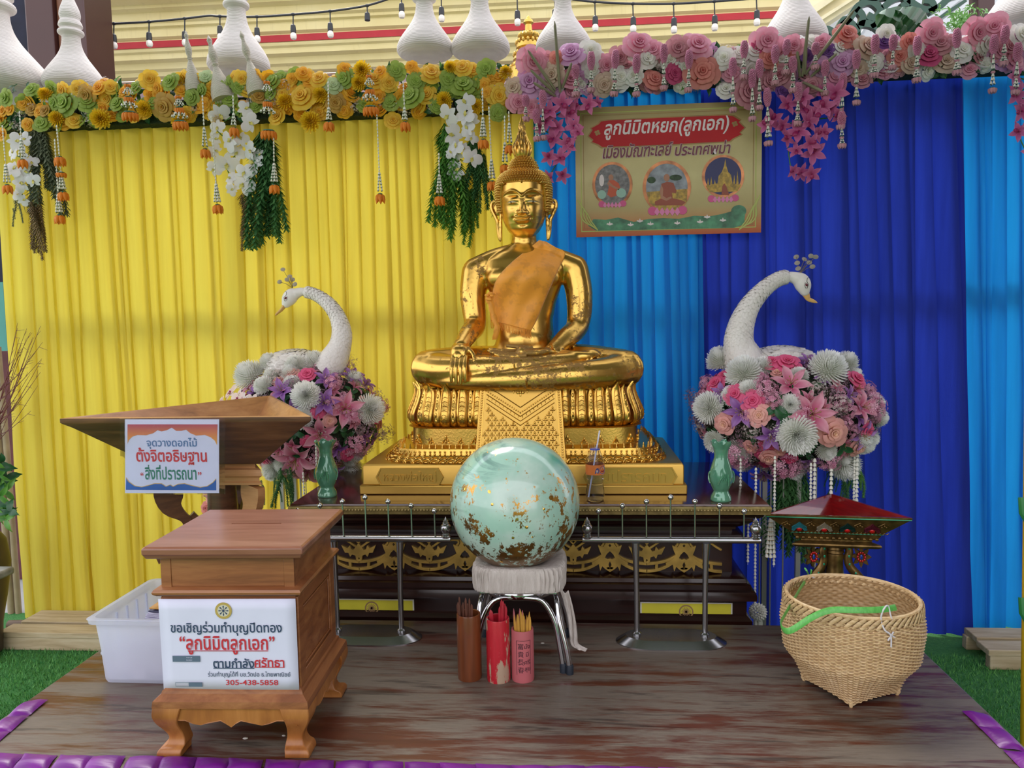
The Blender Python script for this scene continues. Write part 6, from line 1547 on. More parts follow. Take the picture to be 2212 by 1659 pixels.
spray('white orchid spray hanging on the yellow garland beside the statue flame', 'white_orchid', [(1005, 222, 22), (968, 250, 24), (1005, 250, 22), (1018, 265, 20), (978, 292, 24), (1010, 278, 18), (985, 318, 20), (1018, 298, 16), (1020, 342, 22), (990, 330, 16), (985, 368, 22), (975, 330, 14), (1002, 320, 14)], 3.95, 3, 'orchid_spray')
spray('pink orchid spray cascading beside the upper left corner of the hanging banner', 'pink_orchid', [(1215, 225, 26), (1188, 240, 22), (1230, 245, 24), (1272, 225, 22), (1290, 222, 14), (1180, 262, 24), (1205, 275, 20), (1240, 272, 22), (1165, 275, 16), (1195, 300, 24), (1225, 310, 22), (1248, 285, 16), (1185, 340, 18), (1210, 342, 22), (1232, 318, 16), (1215, 380, 18), (1185, 382, 16), (1240, 230, 18)], 3.95, 4, 'orchid_spray')
spray('large pink orchid spray cascading to the right of the hanging banner', 'pink_orchid', [(1700, 225, 24), (1665, 260, 26), (1735, 235, 24), (1780, 230, 24), (1805, 200, 26), (1760, 245, 26), (1795, 235, 22), (1725, 285, 26), (1700, 300, 18), (1745, 262, 24), (1780, 285, 18), (1655, 270, 18), (1750, 310, 22), (1757, 330, 26), (1720, 325, 18), (1730, 372, 20), (1752, 375, 20), (1712, 370, 16), (1765, 290, 18), (1810, 250, 18), (1690, 270, 20), (1735, 210, 20), (1775, 200, 18)], 3.94, 5, 'orchid_spray')
spray('pink orchid spray cut by the right edge of the photo under the garland', 'pink_orchid', [(2190, 165, 20), (2195, 205, 24), (2205, 240, 24), (2200, 285, 20), (2225, 220, 24), (2222, 265, 22), (2218, 330, 18), (2228, 180, 20)], 3.95, 6, 'orchid_spray')
# ---- stiff reeds
M['reed'] = plain('grey_green_reed', '8f8a6c', .6, var=.12)
for lab, pts in (('spray of four stiff grey green reeds standing at the left end of the pink garland', [((1210, 200), (1198, 45)), ((1200, 195), (1140, 108)), ((1198, 200), (1145, 150)), ((1215, 190), (1235, 135)), ((1200, 208), (1152, 178))]), ('spray of stiff grey green reeds standing on the pink garland right of the banner', [((1733, 165), (1748, 35)), ((1740, 160), (1848, 18)), ((1738, 160), (1742, 80)), ((1752, 165), (1808, 115)), ((1728, 165), (1722, 110)), ((1735, 178), (1778, 198))])):
    rt = thing('reed_spray', lab, 'reeds', P(*pts[0][0], 3.97))
    for a, b in pts:
        mb = MB(); p, q = P(*a, 3.96), P(*b, 3.88); mb.tube([p, p.lerp(q, .5), p.lerp(q, .93), q], [.006, .0085, .0065, .001], 7); mb.build('reed', M['reed'], rt, world=True)

# ---- jasmine tassels
M['bud'] = plain('white_bud', 'e9e8dc', .5, var=.03); M['budtie'] = plain('green_tie', '2f6a4c', .5); M['champak'] = petal('orange_champak', 'f08a1c', 'f7a02c', trans=.2); M['pinkbead'] = petal('pink_bead_flower', 'dc8cb0', 'f0b8cc', trans=.15); M['rosebud'] = petal('pale_pink_bud', 'd89cac', 'edc4cc', trans=.2); M['goldbead'] = plain('gold_bead', 'b58a3c', .4, .5)
def bud(mb, p, d, L, r_, m=0, n=6):
    T = Matrix.Translation(p) @ V(d).to_track_quat('Z', 'Y').to_matrix().to_4x4(); mb.lathe([(r_ * .3, 0), (r_, L * .25), (r_ * .8, L * .6), (0, L)], n, m, T=T)
def string_mb(L, r_=.0042, gap=.017):
    mb = MB(); n = max(1, int(L / gap))
    for i in range(n): z = -i * gap; mb.lathe([(r_ * .5, z), (r_ * .9, z - gap * .3), (r_ * 1.15, z - gap * .75), (0.0006, z - gap * .8)], 6)
    mb.tube([(0, 0, 0), (0, 0, -L)], .001, 4, m=0); return mb
def body_mb(L, strands=3, spread=.012, r_=.0055, gap=.016):
    mb = MB(); n = max(1, int(L / gap))
    for k in range(strands):
        a = 2 * pi * k / strands + .4
        for i in range(n):
            t_ = i / max(1, n - 1); s_ = spread * (.25 + .75 * t_); x, y = cos(a) * s_, sin(a) * s_ * .7; z = -i * gap
            mb.lathe([(r_ * .4, z), (r_ * .7, z - gap * .3), (r_ * 1.2, z - gap * .8), (0, z - gap * .7)], 6, 0, (x, y)); mb.lathe([(r_ * .5, z - gap * .8), (r_ * .55, z - gap), (0.0004, z - gap)], 5, 1, (x, y))
    return mb
def crown_mb(n=6, L=.044, spread=.018, r_=.011):
    mb = MB()
    for k in range(n):
        a = 2 * pi * k / n; d = V((cos(a) * .34, sin(a) * .28, -1)).normalized(); bud(mb, (cos(a) * spread * .45, sin(a) * spread * .35, 0), d, L, r_, 0, 8)
    bud(mb, (0, 0, 0), (0, -.1, -1), L, r_, 0, 8); mb.lathe([(0, .006), (spread * .55, .003), (spread * .62, -.003), (spread * .4, -.006)], 8, 1); return mb
ME = {'body3': mesh_of(body_mb(.075), 'bud_strands', [M['bud'], M['budtie']], 60), 'body5': mesh_of(body_mb(.11, 4, .014), 'bud_strands', [M['bud'], M['budtie']], 60), 'bunch': mesh_of(body_mb(.05, 9, .036), 'bud_strands', [M['bud'], M['budtie']], 60),
      'crown': mesh_of(crown_mb(), 'champak_crown', [M['champak'], M['budtie']], 60), 'crownbig': mesh_of(crown_mb(12, .044, .05, .0115), 'champak_crown', [M['champak'], M['budtie']], 60), 'crownmid': mesh_of(crown_mb(9, .026, .028, .009), 'champak_crown', [M['champak'], M['budtie']], 60),
      'rosetip': mesh_of(crown_mb(7, .024, .018, .0105), 'rosebud_tip', [M['rosebud'], M['budtie']], 60), 'rosemid': mesh_of(crown_mb(5, .013, .010, .006), 'rosebud_tip', [M['rosebud'], M['budtie']], 60), 'body2': mesh_of(body_mb(.04, 4, .011, .0045, .013), 'bud_strands', [M['bud'], M['budtie']], 60)}
mb = MB(); rg = random.Random(2)
for i in range(190):
    k = (i + .5) / 190; z = -.075 * k; r_ = .0165 * sin(pi * (.12 + .84 * k)) ** .8; a = i * 2.4; d = V((cos(a), sin(a), -.5)); bud(mb, (cos(a) * r_ * .7, sin(a) * r_ * .7, z), d, .0075, .0034, 0, 5)
    mb.t[-4:] = [rg.random()] * 4
mb.ball((0, 0, -.037), (.012, .012, .037), 8, 8); ME['beadcone'] = mesh_of(mb, 'bead_cone', [M['pinkbead']])
STR = {}
def strmesh(L):
    k = round(L, 2)
    if k not in STR: STR[k] = mesh_of(string_mb(max(k, .02)), 'bead_string', [M['bud']], 60)
    return STR[k]
ORD = ['first', 'second', 'third', 'fourth', 'fifth', 'sixth', 'seventh', 'eighth', 'ninth', 'tenth', 'eleventh', 'twelfth', 'thirteenth', 'fourteenth', 'fifteenth', 'sixteenth', 'seventeenth', 'eighteenth', 'nineteenth', 'twentieth']
YT = [('L', 5, 270, 415), ('L', 42, 240, 360), ('M', 122, 270, 430), ('L', 118, 300, 480), ('B', 275, 182, 258), ('B', 385, 207, 278), ('S', 437, 205, 338), ('L', 456, 250, 458), ('S', 503, 205, 292), ('B', 576, 175, 298), ('L', 591, 290, 415), ('S', 709, 175, 280), ('B', 797, 162, 247), ('L', 814, 245, 435), ('S', 871, 175, 280), ('L', 948, 330, 440), ('S', 1042, 190, 318), ('L', 1056, 230, 408), ('L', 1090, 250, 372), ('L', 1099, 240, 330)]
YT = sorted(YT, key=lambda q: q[1])
cnt = {}
tot = {k: sum(1 for q in YT if q[0] == k) for k in 'LMBS'}
for tp, px_, ya, yb in YT:
    cnt[tp] = cnt.get(tp, 0) + 1; Y_ = 3.90; a = P(px_, ya, Y_); L = (a - P(px_, yb, Y_)).length
    nm = {'L': 'long white bud tassel with orange tip', 'M': 'double tiered white bud tassel with two orange crowns at far left', 'B': 'broad white bud tassel bunch with orange crowns', 'S': 'short white bud tassel with orange tip'}[tp]
    lab = nm if tp == 'M' else f'{nm}, {ORD[cnt[tp]-1]} of its kind from the left'
    rt = thing('jasmine_tassel', lab, 'flower tassel', a, 0, 'orange tipped tassels on the yellow garland'); rt.rotation_euler = (0, random.uniform(-.03, .03), random.uniform(0, 1))
    if tp == 'B':
        inst(ME['crownmid'], 'champak_crown', rt, (0, 0, 0), (0, 0, 0), .7, world=False)
        inst(ME['bunch'], 'bud_strands', rt, (0, 0, -.012), (0, 0, 0), (.62, .62, .75), world=False); inst(ME['crownbig'], 'champak_crown', rt, (0, 0, -L * .36), (0, 0, 0), (.62, .62, .8), world=False)
        inst(ME['bunch'], 'bud_strands', rt, (0, 0, -L * .42), (0, 0, .4), (1, 1, .85), world=False); inst(ME['crownbig'], 'champak_crown', rt, (0, 0, -L + .035), (0, 0, 0), 1.05, world=False)
    else:
        bl = .075 if (tp == 'S' and L < .25) else .11
        sl_ = L - bl - .036
        if sl_ > .02: inst(strmesh(sl_), 'bead_string', rt, (0, 0, 0), (0, 0, 0), 1, world=False)
        if tp == 'M': inst(ME['crown'], 'champak_crown', rt, (0, 0, -sl_ * .7), (0, 0, 0), 1.2, world=False); inst(ME['crownmid'], 'champak_crown', rt, (0, 0, -sl_ - .01), (0, 0, 0), 1.1, world=False)
        inst(ME['body3' if bl < .1 else 'body5'], 'bud_strands', rt, (0, 0, -max(sl_, 0)), (0, 0, 0), 1, world=False); inst(ME['crown'], 'champak_crown', rt, (0, 0, -L + .036), (0, 0, 0), 1.15, world=False)
PT = [(1135, 205, 262), (1172, 195, 302), (1243, 140, 208), (1277, 112, 200), (1158, 235, 305), (1330, 108, 208), (1375, 118, 208), (1434, 95, 194), (1489, 108, 198), (1583, 125, 243), (1608, 88, 172), (1625, 150, 262), (1641, 128, 238), (1675, 98, 184), (1700, 85, 160), (1713, 122, 200), (1657, 190, 315), (1725, 178, 272), (1762, 92, 150), (1783, 130, 205), (1822, 158, 278), (1818, 240, 320), (1850, 108, 226), (1891, 75, 167), (1930, 75, 150), (1982, 78, 178), (2067, 62, 162), (2148, 75, 200), (2172, 55, 142), (2200, 92, 205)]
PT = sorted(PT, key=lambda q: q[0]); nP = len(PT)
for i, (px_, ya, yb) in enumerate(PT):
    Y_ = 3.905; a = P(px_, ya, Y_); L = (a - P(px_, yb, Y_)).length; h_ = i < nP / 2
    o_ = ORD[i] if h_ else ORD[nP - 1 - i]
    rt = thing('jasmine_tassel', f'pink beaded tassel with white buds, {o_} from the {"left" if h_ else "right"} end of the pink garland', 'flower tassel', a, 0, 'pink tipped tassels on the pink garland')
    rt.rotation_euler = (0, random.uniform(-.05, .05), random.uniform(0, 3))
    s_ = min(1.15, L / .17); inst(ME['beadcone'], 'bead_cone', rt, (0, 0, 0), (0, 0, 0), (1.15, 1.15, s_), world=False)
    rest = L - .075 * s_
    inst(ME['body2'], 'bud_strands', rt, (0, 0, -.075 * s_), (0, 0, 0), (.8, .8, max(.4, rest * .42 / .04)), world=False); inst(ME['rosemid'], 'rosebud_tip', rt, (0, 0, -L + rest * .56), (0, 0, 0), 1, world=False)
    inst(ME['body2'], 'bud_strands', rt, (0, 0, -L + rest * .5), (0, 0, 0), (1.1, 1.1, max(.4, rest * .3 / .04)), world=False); inst(ME['rosetip'], 'rosebud_tip', rt, (0, 0, -L + .022), (0, 0, 0), 1.1, world=False)

# ================================================================== FLOWER BALLS WITH SWANS
def flower_ball(label, cx_, cy_, R3, Y_, lst, seed, fills, nfill, under=None):
    C0 = P(cx_, cy_, Y_); rt = thing('flower_ball', label, 'flower arrangement', C0); rg = random.Random(seed)
    mb = MB(); mb.ball((0, 0, 0), [r_ * .9 for r_ in R3], 32, 20); mb.build('moss_core', M['moss'], rt)
    kk = Y_ / FPX * 1.05
    def hit(px_, py_):
        d = (P(px_, py_, 1) - CO); o = CO - C0; dd = V((d.x / R3[0], d.y / R3[1], d.z / R3[2])); oo = V((o.x / R3[0], o.y / R3[1], o.z / R3[2]))
        a, b, c = dd.dot(dd), 2 * dd.dot(oo), oo.dot(oo) - 1; q = b * b - 4 * a * c
        if q < 0: t_ = -b / (2 * a)
        else: t_ = (-b - sqrt(q)) / (2 * a)
        return CO + d * t_
    for kd, px_, py_, r_ in lst:
        p = hit(px_, py_); n_ = (p - C0); n_ = V((n_.x / R3[0] ** 2, n_.y / R3[1] ** 2, n_.z / R3[2] ** 2)).normalized()
        bloom(kd, rt, p + n_ * .004, r_ * kk, (n_ + V((0, -.35, 0))).normalized(), rg)
    cnt = {}
    for i in range(nfill):
        k = 1 - 2 * (i + .5) / nfill; a = i * 2.39996; q = sqrt(1 - k * k); n_ = V((q * cos(a), q * sin(a), k))
        if n_.y > .35: continue
        kd = fills[rg.randrange(len(fills))]; cnt[kd] = cnt.get(kd, 0) + 1
        if cnt[kd] > 95: continue
        p = C0 + V((n_.x * R3[0], n_.y * R3[1], n_.z * R3[2])) * .95; r_ = .05 if 'lily' in kd or 'leaf' in kd or 'chrys' in kd else (.042 if 'fill' in kd or 'hyd' in kd else .03)
        bloom(kd, rt, p, r_ * rg.uniform(.85, 1.2), n_, rg)
    return rt, C0
WM, PLy, VL, HR, PR, HY_, FW, FM, PO = 'white_chrysanthemum', 'pink_lily', 'purple_lily', 'hot_pink_rose', 'peach_rose', 'pink_hydrangea', 'white_filler_flower', 'mauve_filler_flower', 'pale_orchid'
LB_ = [(WM,545,818,38),(WM,585,790,26),(WM,680,790,30),(WM,640,795,26),(WM,662,856,32),(WM,795,885,34),(PR,632,808,15),(HR,665,812,17),(VL,610,845,30),(VL,705,822,28),(VL,700,870,34),(VL,760,815,28),(PLy,745,885,42),(PLy,640,990,48),(PLy,692,938,40),(PLy,665,1020,34),(PO,500,848,24),(PO,515,862,24),(PO,545,870,22),(PO,480,870,18),(HY_,770,960,30),(HY_,720,828,22),(FM,750,790,28),(FM,735,800,22),(FM,790,925,26),(FM,825,935,28),(FM,810,860,24),(FW,600,815,24),(PR,625,1022,17),(HR,752,980,16),(WM,592,1010,26),(VL,790,830,22),(HR,810,900,14),(FM,630,830,22),(HY_,760,900,22),(HY_,820,880,22),(WM,755,1005,26),(HY_,690,985,24),(VL,720,1010,24)]
RB_ = [(WM,1560,785,34),(WM,1608,812,38),(WM,1785,803,40),(WM,1535,882,34),(WM,1720,937,40),(WM,1822,998,34),(WM,1548,950,25),(WM,1825,788,26),(HR,1667,788,20),(HR,1700,790,25),(HR,1590,855,21),(HR,1627,868,22),(HR,1548,833,19),(HR,1565,815,15),(HR,1848,822,19),(PLy,1708,832,40),(PLy,1752,895,46),(PLy,1860,880,32),(VL,1602,890,36),(VL,1665,942,30),(VL,1745,782,22),(VL,1860,938,30),(VL,1650,1022,30),(VL,1560,850,24),(PR,1640,897,21),(PR,1567,915,20),(PR,1795,932,28),(PR,1850,962,20),(PR,1660,985,17),(HY_,1655,842,26),(HY_,1672,866,20),(HY_,1590,978,34),(HY_,1695,1003,32),(HY_,1882,880,28),(HY_,1790,992,24),(FW,1580,800,24),(FM,1640,952,24),(FW,1812,872,26),(FM,1740,1000,26),(FW,1762,842,22),(FM,1520,900,22),(FM,1500,860,24),(FW,1625,930,20),('leaf_sprig',1675,880,30),('leaf_sprig',1690,905,26),('leaf_sprig',1820,965,26),(HR,1870,930,15),(HY_,1530,830,20),(FM,1810,850,22)]
FL_ = ['mauve_filler_flower', 'pink_hydrangea', 'white_filler_flower', 'leaf_sprig', 'pink_lily', 'purple_lily', 'peach_rose', 'mauve_filler_flower', 'white_chrysanthemum', 'leaf_sprig', 'hot_pink_rose']
fbl, CL = flower_ball('big ball of pink lilies and white chrysanthemums under the left swan', 662, 905, (.395, .275, .28), 3.84, LB_, 31, FL_, 260)
fbr, CR_ = flower_ball('big ball of pink roses, lilies and white chrysanthemums under the right swan', 1693, 893, (.425, .36, .265), 3.70, RB_, 32, FL_, 300)
# stands under the balls, hanging bead strings and ferns
M['alum'] = plain('aluminium_bar', 'b8b6b2', .4, .3, var=.05)
for C0, nm, bars in ((CL, 'left', [(640, .02), (655, .008), (667, .004), (612, .02)]), (CR_, 'right', [(1652, .022), (1663, .006), (1690, .006), (1725, .022), (1760, .006), (1640, .006)])):
    rt = thing('flower_stand', f'thin metal bar stand holding up the {nm} flower ball', 'stand', (C0.x, C0.y, GZ))
    for px_, w in bars:
        x_ = P(px_, 1150, C0.y - .02).x; y_ = C0.y - .04 + w; mb = MB(); mb.box(x_ - w / 2, x_ + w / 2, y_, y_ + w, GZ, C0.z - .05); mb.build('bar', M['alum'], rt, world=True)
    mb = MB(); xm = C0.x + (-.02 if nm == 'left' else .05); mb.box(xm - .16, xm + .14, C0.y - .1, C0.y + .15, GZ, GZ + .02); mb.build('foot_plate', M['alum'], rt, world=True)
mb = MB()
def bstring(px_, ya, yb, Y_, lab, big=0, strands=1):
    a = P(px_, ya, Y_); L = (a - P(px_, yb, Y_)).length; rt = thing('bead_string', lab, 'bead string', a, 0, 'bead strings under the flower balls')
    if strands == 1: m_ = mesh_of(string_mb(L, .0075 if big else .0055, .02 if big else .016), 'bead_string', [M['bud']], 60)
    else: m_ = mesh_of(body_mb(L, strands, .018, .0075, .019), 'bead_string', [M['bud'], M['goldbead']], 60)
    inst(m_, 'beads', rt, (0, 0, 0), (0, 0, 0), 1, world=False); return rt
for i, (px_, ya, yb, Y_, bg) in enumerate(((1674, 985, 1225, 3.33, 0), (1752, 1000, 1085, 3.36, 0), (1760, 990, 1080, 3.38, 1), (1796, 1010, 1075, 3.42, 1), (1846, 985, 1085, 3.5, 0), (1852, 980, 1090, 3.5, 1), (1633, 1010, 1310, 3.36, 0), (1600, 990, 1070, 3.42, 0))):
    bstring(px_, ya, yb, Y_, f'white bead string under the right flower ball, {ORD[[6, 5, 5, 0, 0, 0, 0, 0][0] if 0 else sorted([1674, 1752, 1760, 1796, 1846, 1852, 1633, 1600]).index(px_)]} from the left', bg)
bstring(1665, 1120, 1205, 3.32, 'thick cluster of white and gold bead strands hanging by the right end of the altar', 0, 6)
bstring(1616, 1130, 1220, 3.35, 'short white bead strand with a pink flower beside the altar frieze end', 0)
for px_, ya, yb, Y_ in ((682, 950, 1035, 3.55), (655, 1020, 1075, 3.55)): bstring(px_, ya, yb, Y_, 'white bead string hanging under the left flower ball by the green vase' if px_ == 682 else 'shorter white bead string hanging left of the green vase', 0)
p = P(1637, 1322, 3.36); rt = thing('bead_ball', 'white beaded ball tassel at the end of the bead string beside the altar', 'tassel', p); mb = MB(); rg = random.Random(9)
for i in range(110):
    k = 1 - 2 * (i + .5) / 110; a = i * 2.4; q = sqrt(1 - k * k); d = V((q * cos(a), q * sin(a), k)); bud(mb, d * .028, d, .014, .006, 0, 5)
mb.build('bead_cluster', M['bud'], rt); mb = MB()
for k in range(5): mb.lathe([(.006, 0), (.008, -.02), (.007, -.05), (.003, -.06)], 6, 0, (.013 * cos(k * 1.26), .01 * sin(k * 1.26)), z0=-.03)
mb.build('tassel_tail', M['bud'], rt)
fern('hanging dark green fern under the left flower ball', [('f_green', 610, 1010, 1110, 34, 16), ('f_grey', 560, 1040, 1110, 20, 8)], 0, 5, 3.62)
fern('hanging dark green fern under the right flower ball', [('f_green', 1700, 990, 1215, 60, 22), ('f_bright', 1845, 990, 1090, 16, 12), ('f_green', 1800, 1000, 1110, 30, 10)], 0, 6, 3.72)
rt = thing('flower_cluster', 'small cluster of pink and cream flowers behind the wooden trough stand', 'flowers', P(460, 1090, 3.5)); rg = random.Random(3)
for kd, px_, py_, r_ in (('peach_rose', 460, 1078, 16), ('coral_rose', 448, 1098, 14), ('leaf_sprig', 475, 1090, 22), ('light_leaf_sprig', 470, 1075, 20), ('pink_hydrangea', 452, 1065, 16), ('beige_rose', 478, 1072, 13)): bloom(kd, rt, P(px_, py_, 3.55), r_ * .0023, V((rg.uniform(-.4, .4), -1, .2)), rg)

# ---- swans
t = NT('white_feather_gloss'); t.set(Base_Color=t.mix(t.noise(t.coord(), 14, 3), 'd9d2cc', 'f4f1ec'), Roughness=.45); M['swan'] = t.mat
M['beak'] = plain('pale_orange_beak', 'dcae68', .4, var=.12); M['swaneye'] = plain('painted_red_eye', '6a2030', .3); M['brow'] = plain('painted_black_line', '2a2428', .5); M['petalw'] = petal('clear_crest_petal', 'c8c0b4', 'e8e6ea', trans=.5); M['wire'] = plain('gold_wire', '8a8060', .5, .4)
def swan(label, neck, rad, headp, beakp, crown, body, Y_, side):
    rt = thing('swan_statue', label, 'swan figure', P(*body[0], Y_))
    npts = catmull([P(x, y, Y_) for x, y in neck], 8); nr = [p.x for p in catmull([(r_ * Y_ / FPX, 0, 0) for r_ in rad], 8)]
    mb = MB(); mb.tube(npts, nr, 20); bc0, bc1 = P(*body[0], Y_ + .02), body[1]; mb.ball(bc0, bc1, 26, 16)
    hp_ = P(*headp[0], Y_); hd = (P(*beakp[0], Y_) - hp_).normalized(); T = Matrix.Translation(hp_) @ hd.to_track_quat('X', 'Z').to_matrix().to_4x4()
    mb.ball((0, 0, 0), (.052, .034, .038), 18, 12, T=T); mb.ball((.028, 0, -.004), (.035, .026, .026), 16, 10, T=T)
    mb.build('body', M['swan'], rt, world=True, remesh=.005, smooth_it=6)
    # feathers: rows of overlapping round scales
    mb = MB(); rg = random.Random(4)
    def scale(p, n_, dn, s_):
        n_, dn = n_.normalized(), dn.normalized(); b = n_.cross(dn).normalized(); vs = []
        for a_ in range(7): q = -pi / 2 + pi * a_ / 6; vs.append(p + b * sin(q) * s_ * .72 + dn * (cos(q) * s_) + n_ * (.004 + .008 * cos(q)))
        vs.append(p - dn * s_ * .5 + n_ * .000); vs.append(p + n_ * .0095); mb.add(vs, [(i, i + 1, 8) for i in range(6)] + [(7, 0, 8), (6, 7, 8)])
    N = len(npts); 
    for i in range(2, int(N * .86)):
        d = (npts[min(i + 1, N - 1)] - npts[i - 1]).normalized(); r_ = nr[i]; m_ = max(6, int(2 * pi * r_ / .021))
        for j in range(m_):
            for h in (0, .5):
                if h and i + 1 >= N: continue
                p0 = npts[i].lerp(npts[min(i + 1, N - 1)], h); a = 2 * pi * (j + h + (i % 2) * .5) / m_; u_ = d.orthogonal().normalized(); w_ = d.cross(u_); n_ = u_ * cos(a) + w_ * sin(a)
                scale(p0 + n_ * (r_ + .0005), n_ + V((rg.uniform(-.2, .2),) * 3), -d if neck[0][1] > neck[-1][1] else d, .0165)
    for i in range(330):
        k = 1 - 1.1 * (i + .5) / 330; a = i * 2.4; q = sqrt(max(0, 1 - k * k)); n_ = V((q * cos(a) / bc1[0], q * sin(a) / bc1[1], k / bc1[2])).normalized(); p = bc0 + V((q * cos(a) * bc1[0], q * sin(a) * bc1[1], k * bc1[2]))
        p = p + n_ * .004; scale(p, n_ + V((rg.uniform(-.4, .4), rg.uniform(-.4, .4), .2)), V((-side * 1.0, 0, -.35)) + V((rg.uniform(-.5, .5), rg.uniform(-.5, .5), 0)), .024)
    mb.build('plumage', M['swan'], rt, world=True, ang=60)
    # bill, painted eyes and brow
    mb = MB(); b0 = T @ V((.050, 0, -.004)); b1 = P(*beakp[0], Y_); b2 = P(*beakp[1], Y_)
    mb.tube(catmull([b0 - hd * .012, b0, b0.lerp(b1, .5) + V((0, 0, -.004)), b1, b2], 5), [.019, .0195, .0195, .0195, .019, .0185, .017, .016, .015, .014, .0135, .013, .012, .011, .0105, .010, .0095, .009, .007, .004, .001][:21], 14, sq=(.62, 1)); mb.build('bill', M['beak'], rt, world=True)
    for s_ in (-1, 1):
        mb = MB(); mb.ball((.012, s_ * .0325, .006), (.007, .003, .0055), 10, 6, T=T); e_ = mb.build('eye', M['swaneye'], rt, world=True)
        mb = MB(); mb.tube([T @ V(q) for q in ((.028, s_ * .030, .002), (.014, s_ * .0345, .0145), (-.002, s_ * .0352, .012), (-.016, s_ * .034, .022), (-.012, s_ * .0285, .031))], .0011, 5); mb.tube([T @ V(q) for q in ((.026, s_ * .0305, -.002), (.012, s_ * .035, -.004), (-.001, s_ * .036, .004))], .0009, 5); mb.build('eye_line', M['brow'], e_, world=True)
    cr = None; c0 = P(*crown[0], Y_); mb = MB()
    for x_, y_ in crown[1]: q = P(x_, y_, Y_ + rg.uniform(-.03, .03)); mb.tube([c0, c0.lerp(q, .5) + V((0, 0, .006)), q], .0012, 4)
    cr = mb.build('crest_wires', M['wire'], rt, world=True)
    for x_, y_ in crown[1]:
        q = P(x_, y_, Y_ + rg.uniform(-.03, .03)); mb = MB(); a_ = rg.uniform(-.5, .5); T3 = Matrix.Translation(q) @ Euler((pi / 2 + rg.uniform(-.5, .5), a_, 0)).to_matrix().to_4x4()
        mb.ball((0, 0, 0), (.0135, .011, .0022), 9, 4, T=T3, m=0); mb.build('crest_petal', M['petalw'], cr, world=True)
swan('white feathered swan figure with a gold bill facing left above the left flower ball', [(705, 800), (722, 775), (735, 745), (738, 715), (728, 682), (708, 655), (682, 637), (655, 630), (640, 634)], [30, 27, 20, 17, 13, 11, 9, 9, 12], [(627, 642)], [(600, 676), (594, 682)], ((632, 622), [(604, 609), (611, 582), (626, 597), (637, 614), (620, 604), (632, 604)]), [(640, 790), (.138, .09, .077)], 3.83, 1)
swan('white feathered swan figure with a gold bill facing right above the right flower ball', [(1615, 800), (1606, 775), (1596, 740), (1602, 700), (1620, 660), (1650, 625), (1680, 604), (1705, 598), (1722, 602)], [42, 36, 27, 22, 17, 13, 11, 11, 14], [(1733, 612)], [(1748, 647), (1766, 654)], ((1727, 592), [(1720, 555), (1752, 553), (1748, 567), (1722, 568), (1724, 580), (1755, 576), (1738, 560), (1762, 555)]), [(1685, 785), (.155, .10, .075)], 3.70, -1)
# ================================================================== WHITE ROPE WOUND JARS
t = NT('white_rope_winding'); cc = t.coord((1, 1, 1)); wv = t.new('ShaderNodeTexWave', wave_type='BANDS', bands_direction='Z'); t.l(cc, wv.inputs['Vector']); wv.inputs['Scale'].default_value = 34; wv.inputs['Distortion'].default_value = 1.6; wv.inputs['Detail'].default_value = 2
n_ = t.noise(t.coord((3, 3, 40)), 3, 3); t.set(Base_Color=t.mix(n_, 'c4bdb8', 'ece7e2'), Roughness=.8); t.bump(wv.outputs['Fac'], .3, .004); M['rope'] = t.mat
JP = [(.30, 0), (.55, .015), (.86, .10), (.985, .22), (1.0, .32), (.97, .43), (.86, .58), (.68, .76), (.50, .94), (.37, 1.12), (.31, 1.28), (.295, 1.42), (.31, 1.46), (.40, 1.50), (.42, 1.54), (.40, 1.58), (.33, 1.61), (.335, 1.65), (.385, 1.69), (.37, 1.75), (.34, 1.80), (.31, 1.84), (.33, 1.9), (.34, 1.98), (.30, 2.1), (.2, 2.28), (.13, 2.42), (.11, 2.5), (.15, 2.55), (.15, 2.6), (.08, 2.68), (.04, 2.8), (0, 3.0)]
def jar(px_, wide_y, r_px, label, Y_=4.38, sy=1.0):
    c = P(px_, wide_y, Y_); r_ = r_px * Y_ / FPX * 1.05; mb = MB()
    mb.lathe([(a * r_, (b if b < .32 else .32 + (b - .32) * 1.42 * sy) * r_ - .32 * r_) for a, b in [(p.x, p.y) for p in catmull([(q[0], q[1], 0) for q in JP], 3)]], 44, 0, (0, 0))
    o = mb.build('rope_wrapped_jar', M['rope'], ang=60, loc=c); return tag(o, label, 'jar')
for a in ((-6, 180, 106, 'largest white rope wound jar, cut by the left edge behind the yellow garland', 4.38, .85), (160, 182, 60, 'white rope wound jar in front of the brown column, its slim tip in view', 4.42, 1.0), (516, 140, 62, 'white rope wound jar standing behind three small beaded cones', 4.4, 1.1),
          (919, 108, 57, 'white rope wound jar behind the yellow garland, left one of the touching pair', 4.38, 1.0), (1038, 105, 59, 'white rope wound jar behind the yellow garland, right one of the touching pair', 4.38, 1.0), (1217, 100, 55, 'white rope wound jar behind the left reeds of the pink garland', 4.4, 1.0),
          (1716, 88, 62, 'white rope wound jar in front of the slanting cream gable', 4.4, 1.1), (2202, 45, 60, 'white rope wound jar cut by the right edge of the photo', 4.4, 1.0)):
    jar(*a)
t = NT('shell_bead_winding'); cc = t.coord(); wv = t.new('ShaderNodeTexWave', wave_type='BANDS', bands_direction='Z'); t.l(cc, wv.inputs['Vector']); wv.inputs['Scale'].default_value = 55; t.set(Base_Color=t.mix(wv.outputs['Fac'], 'b8ae98', 'efe8da'), Roughness=.6); t.bump(wv.outputs['Fac'], .8, .004); M['shell'] = t.mat
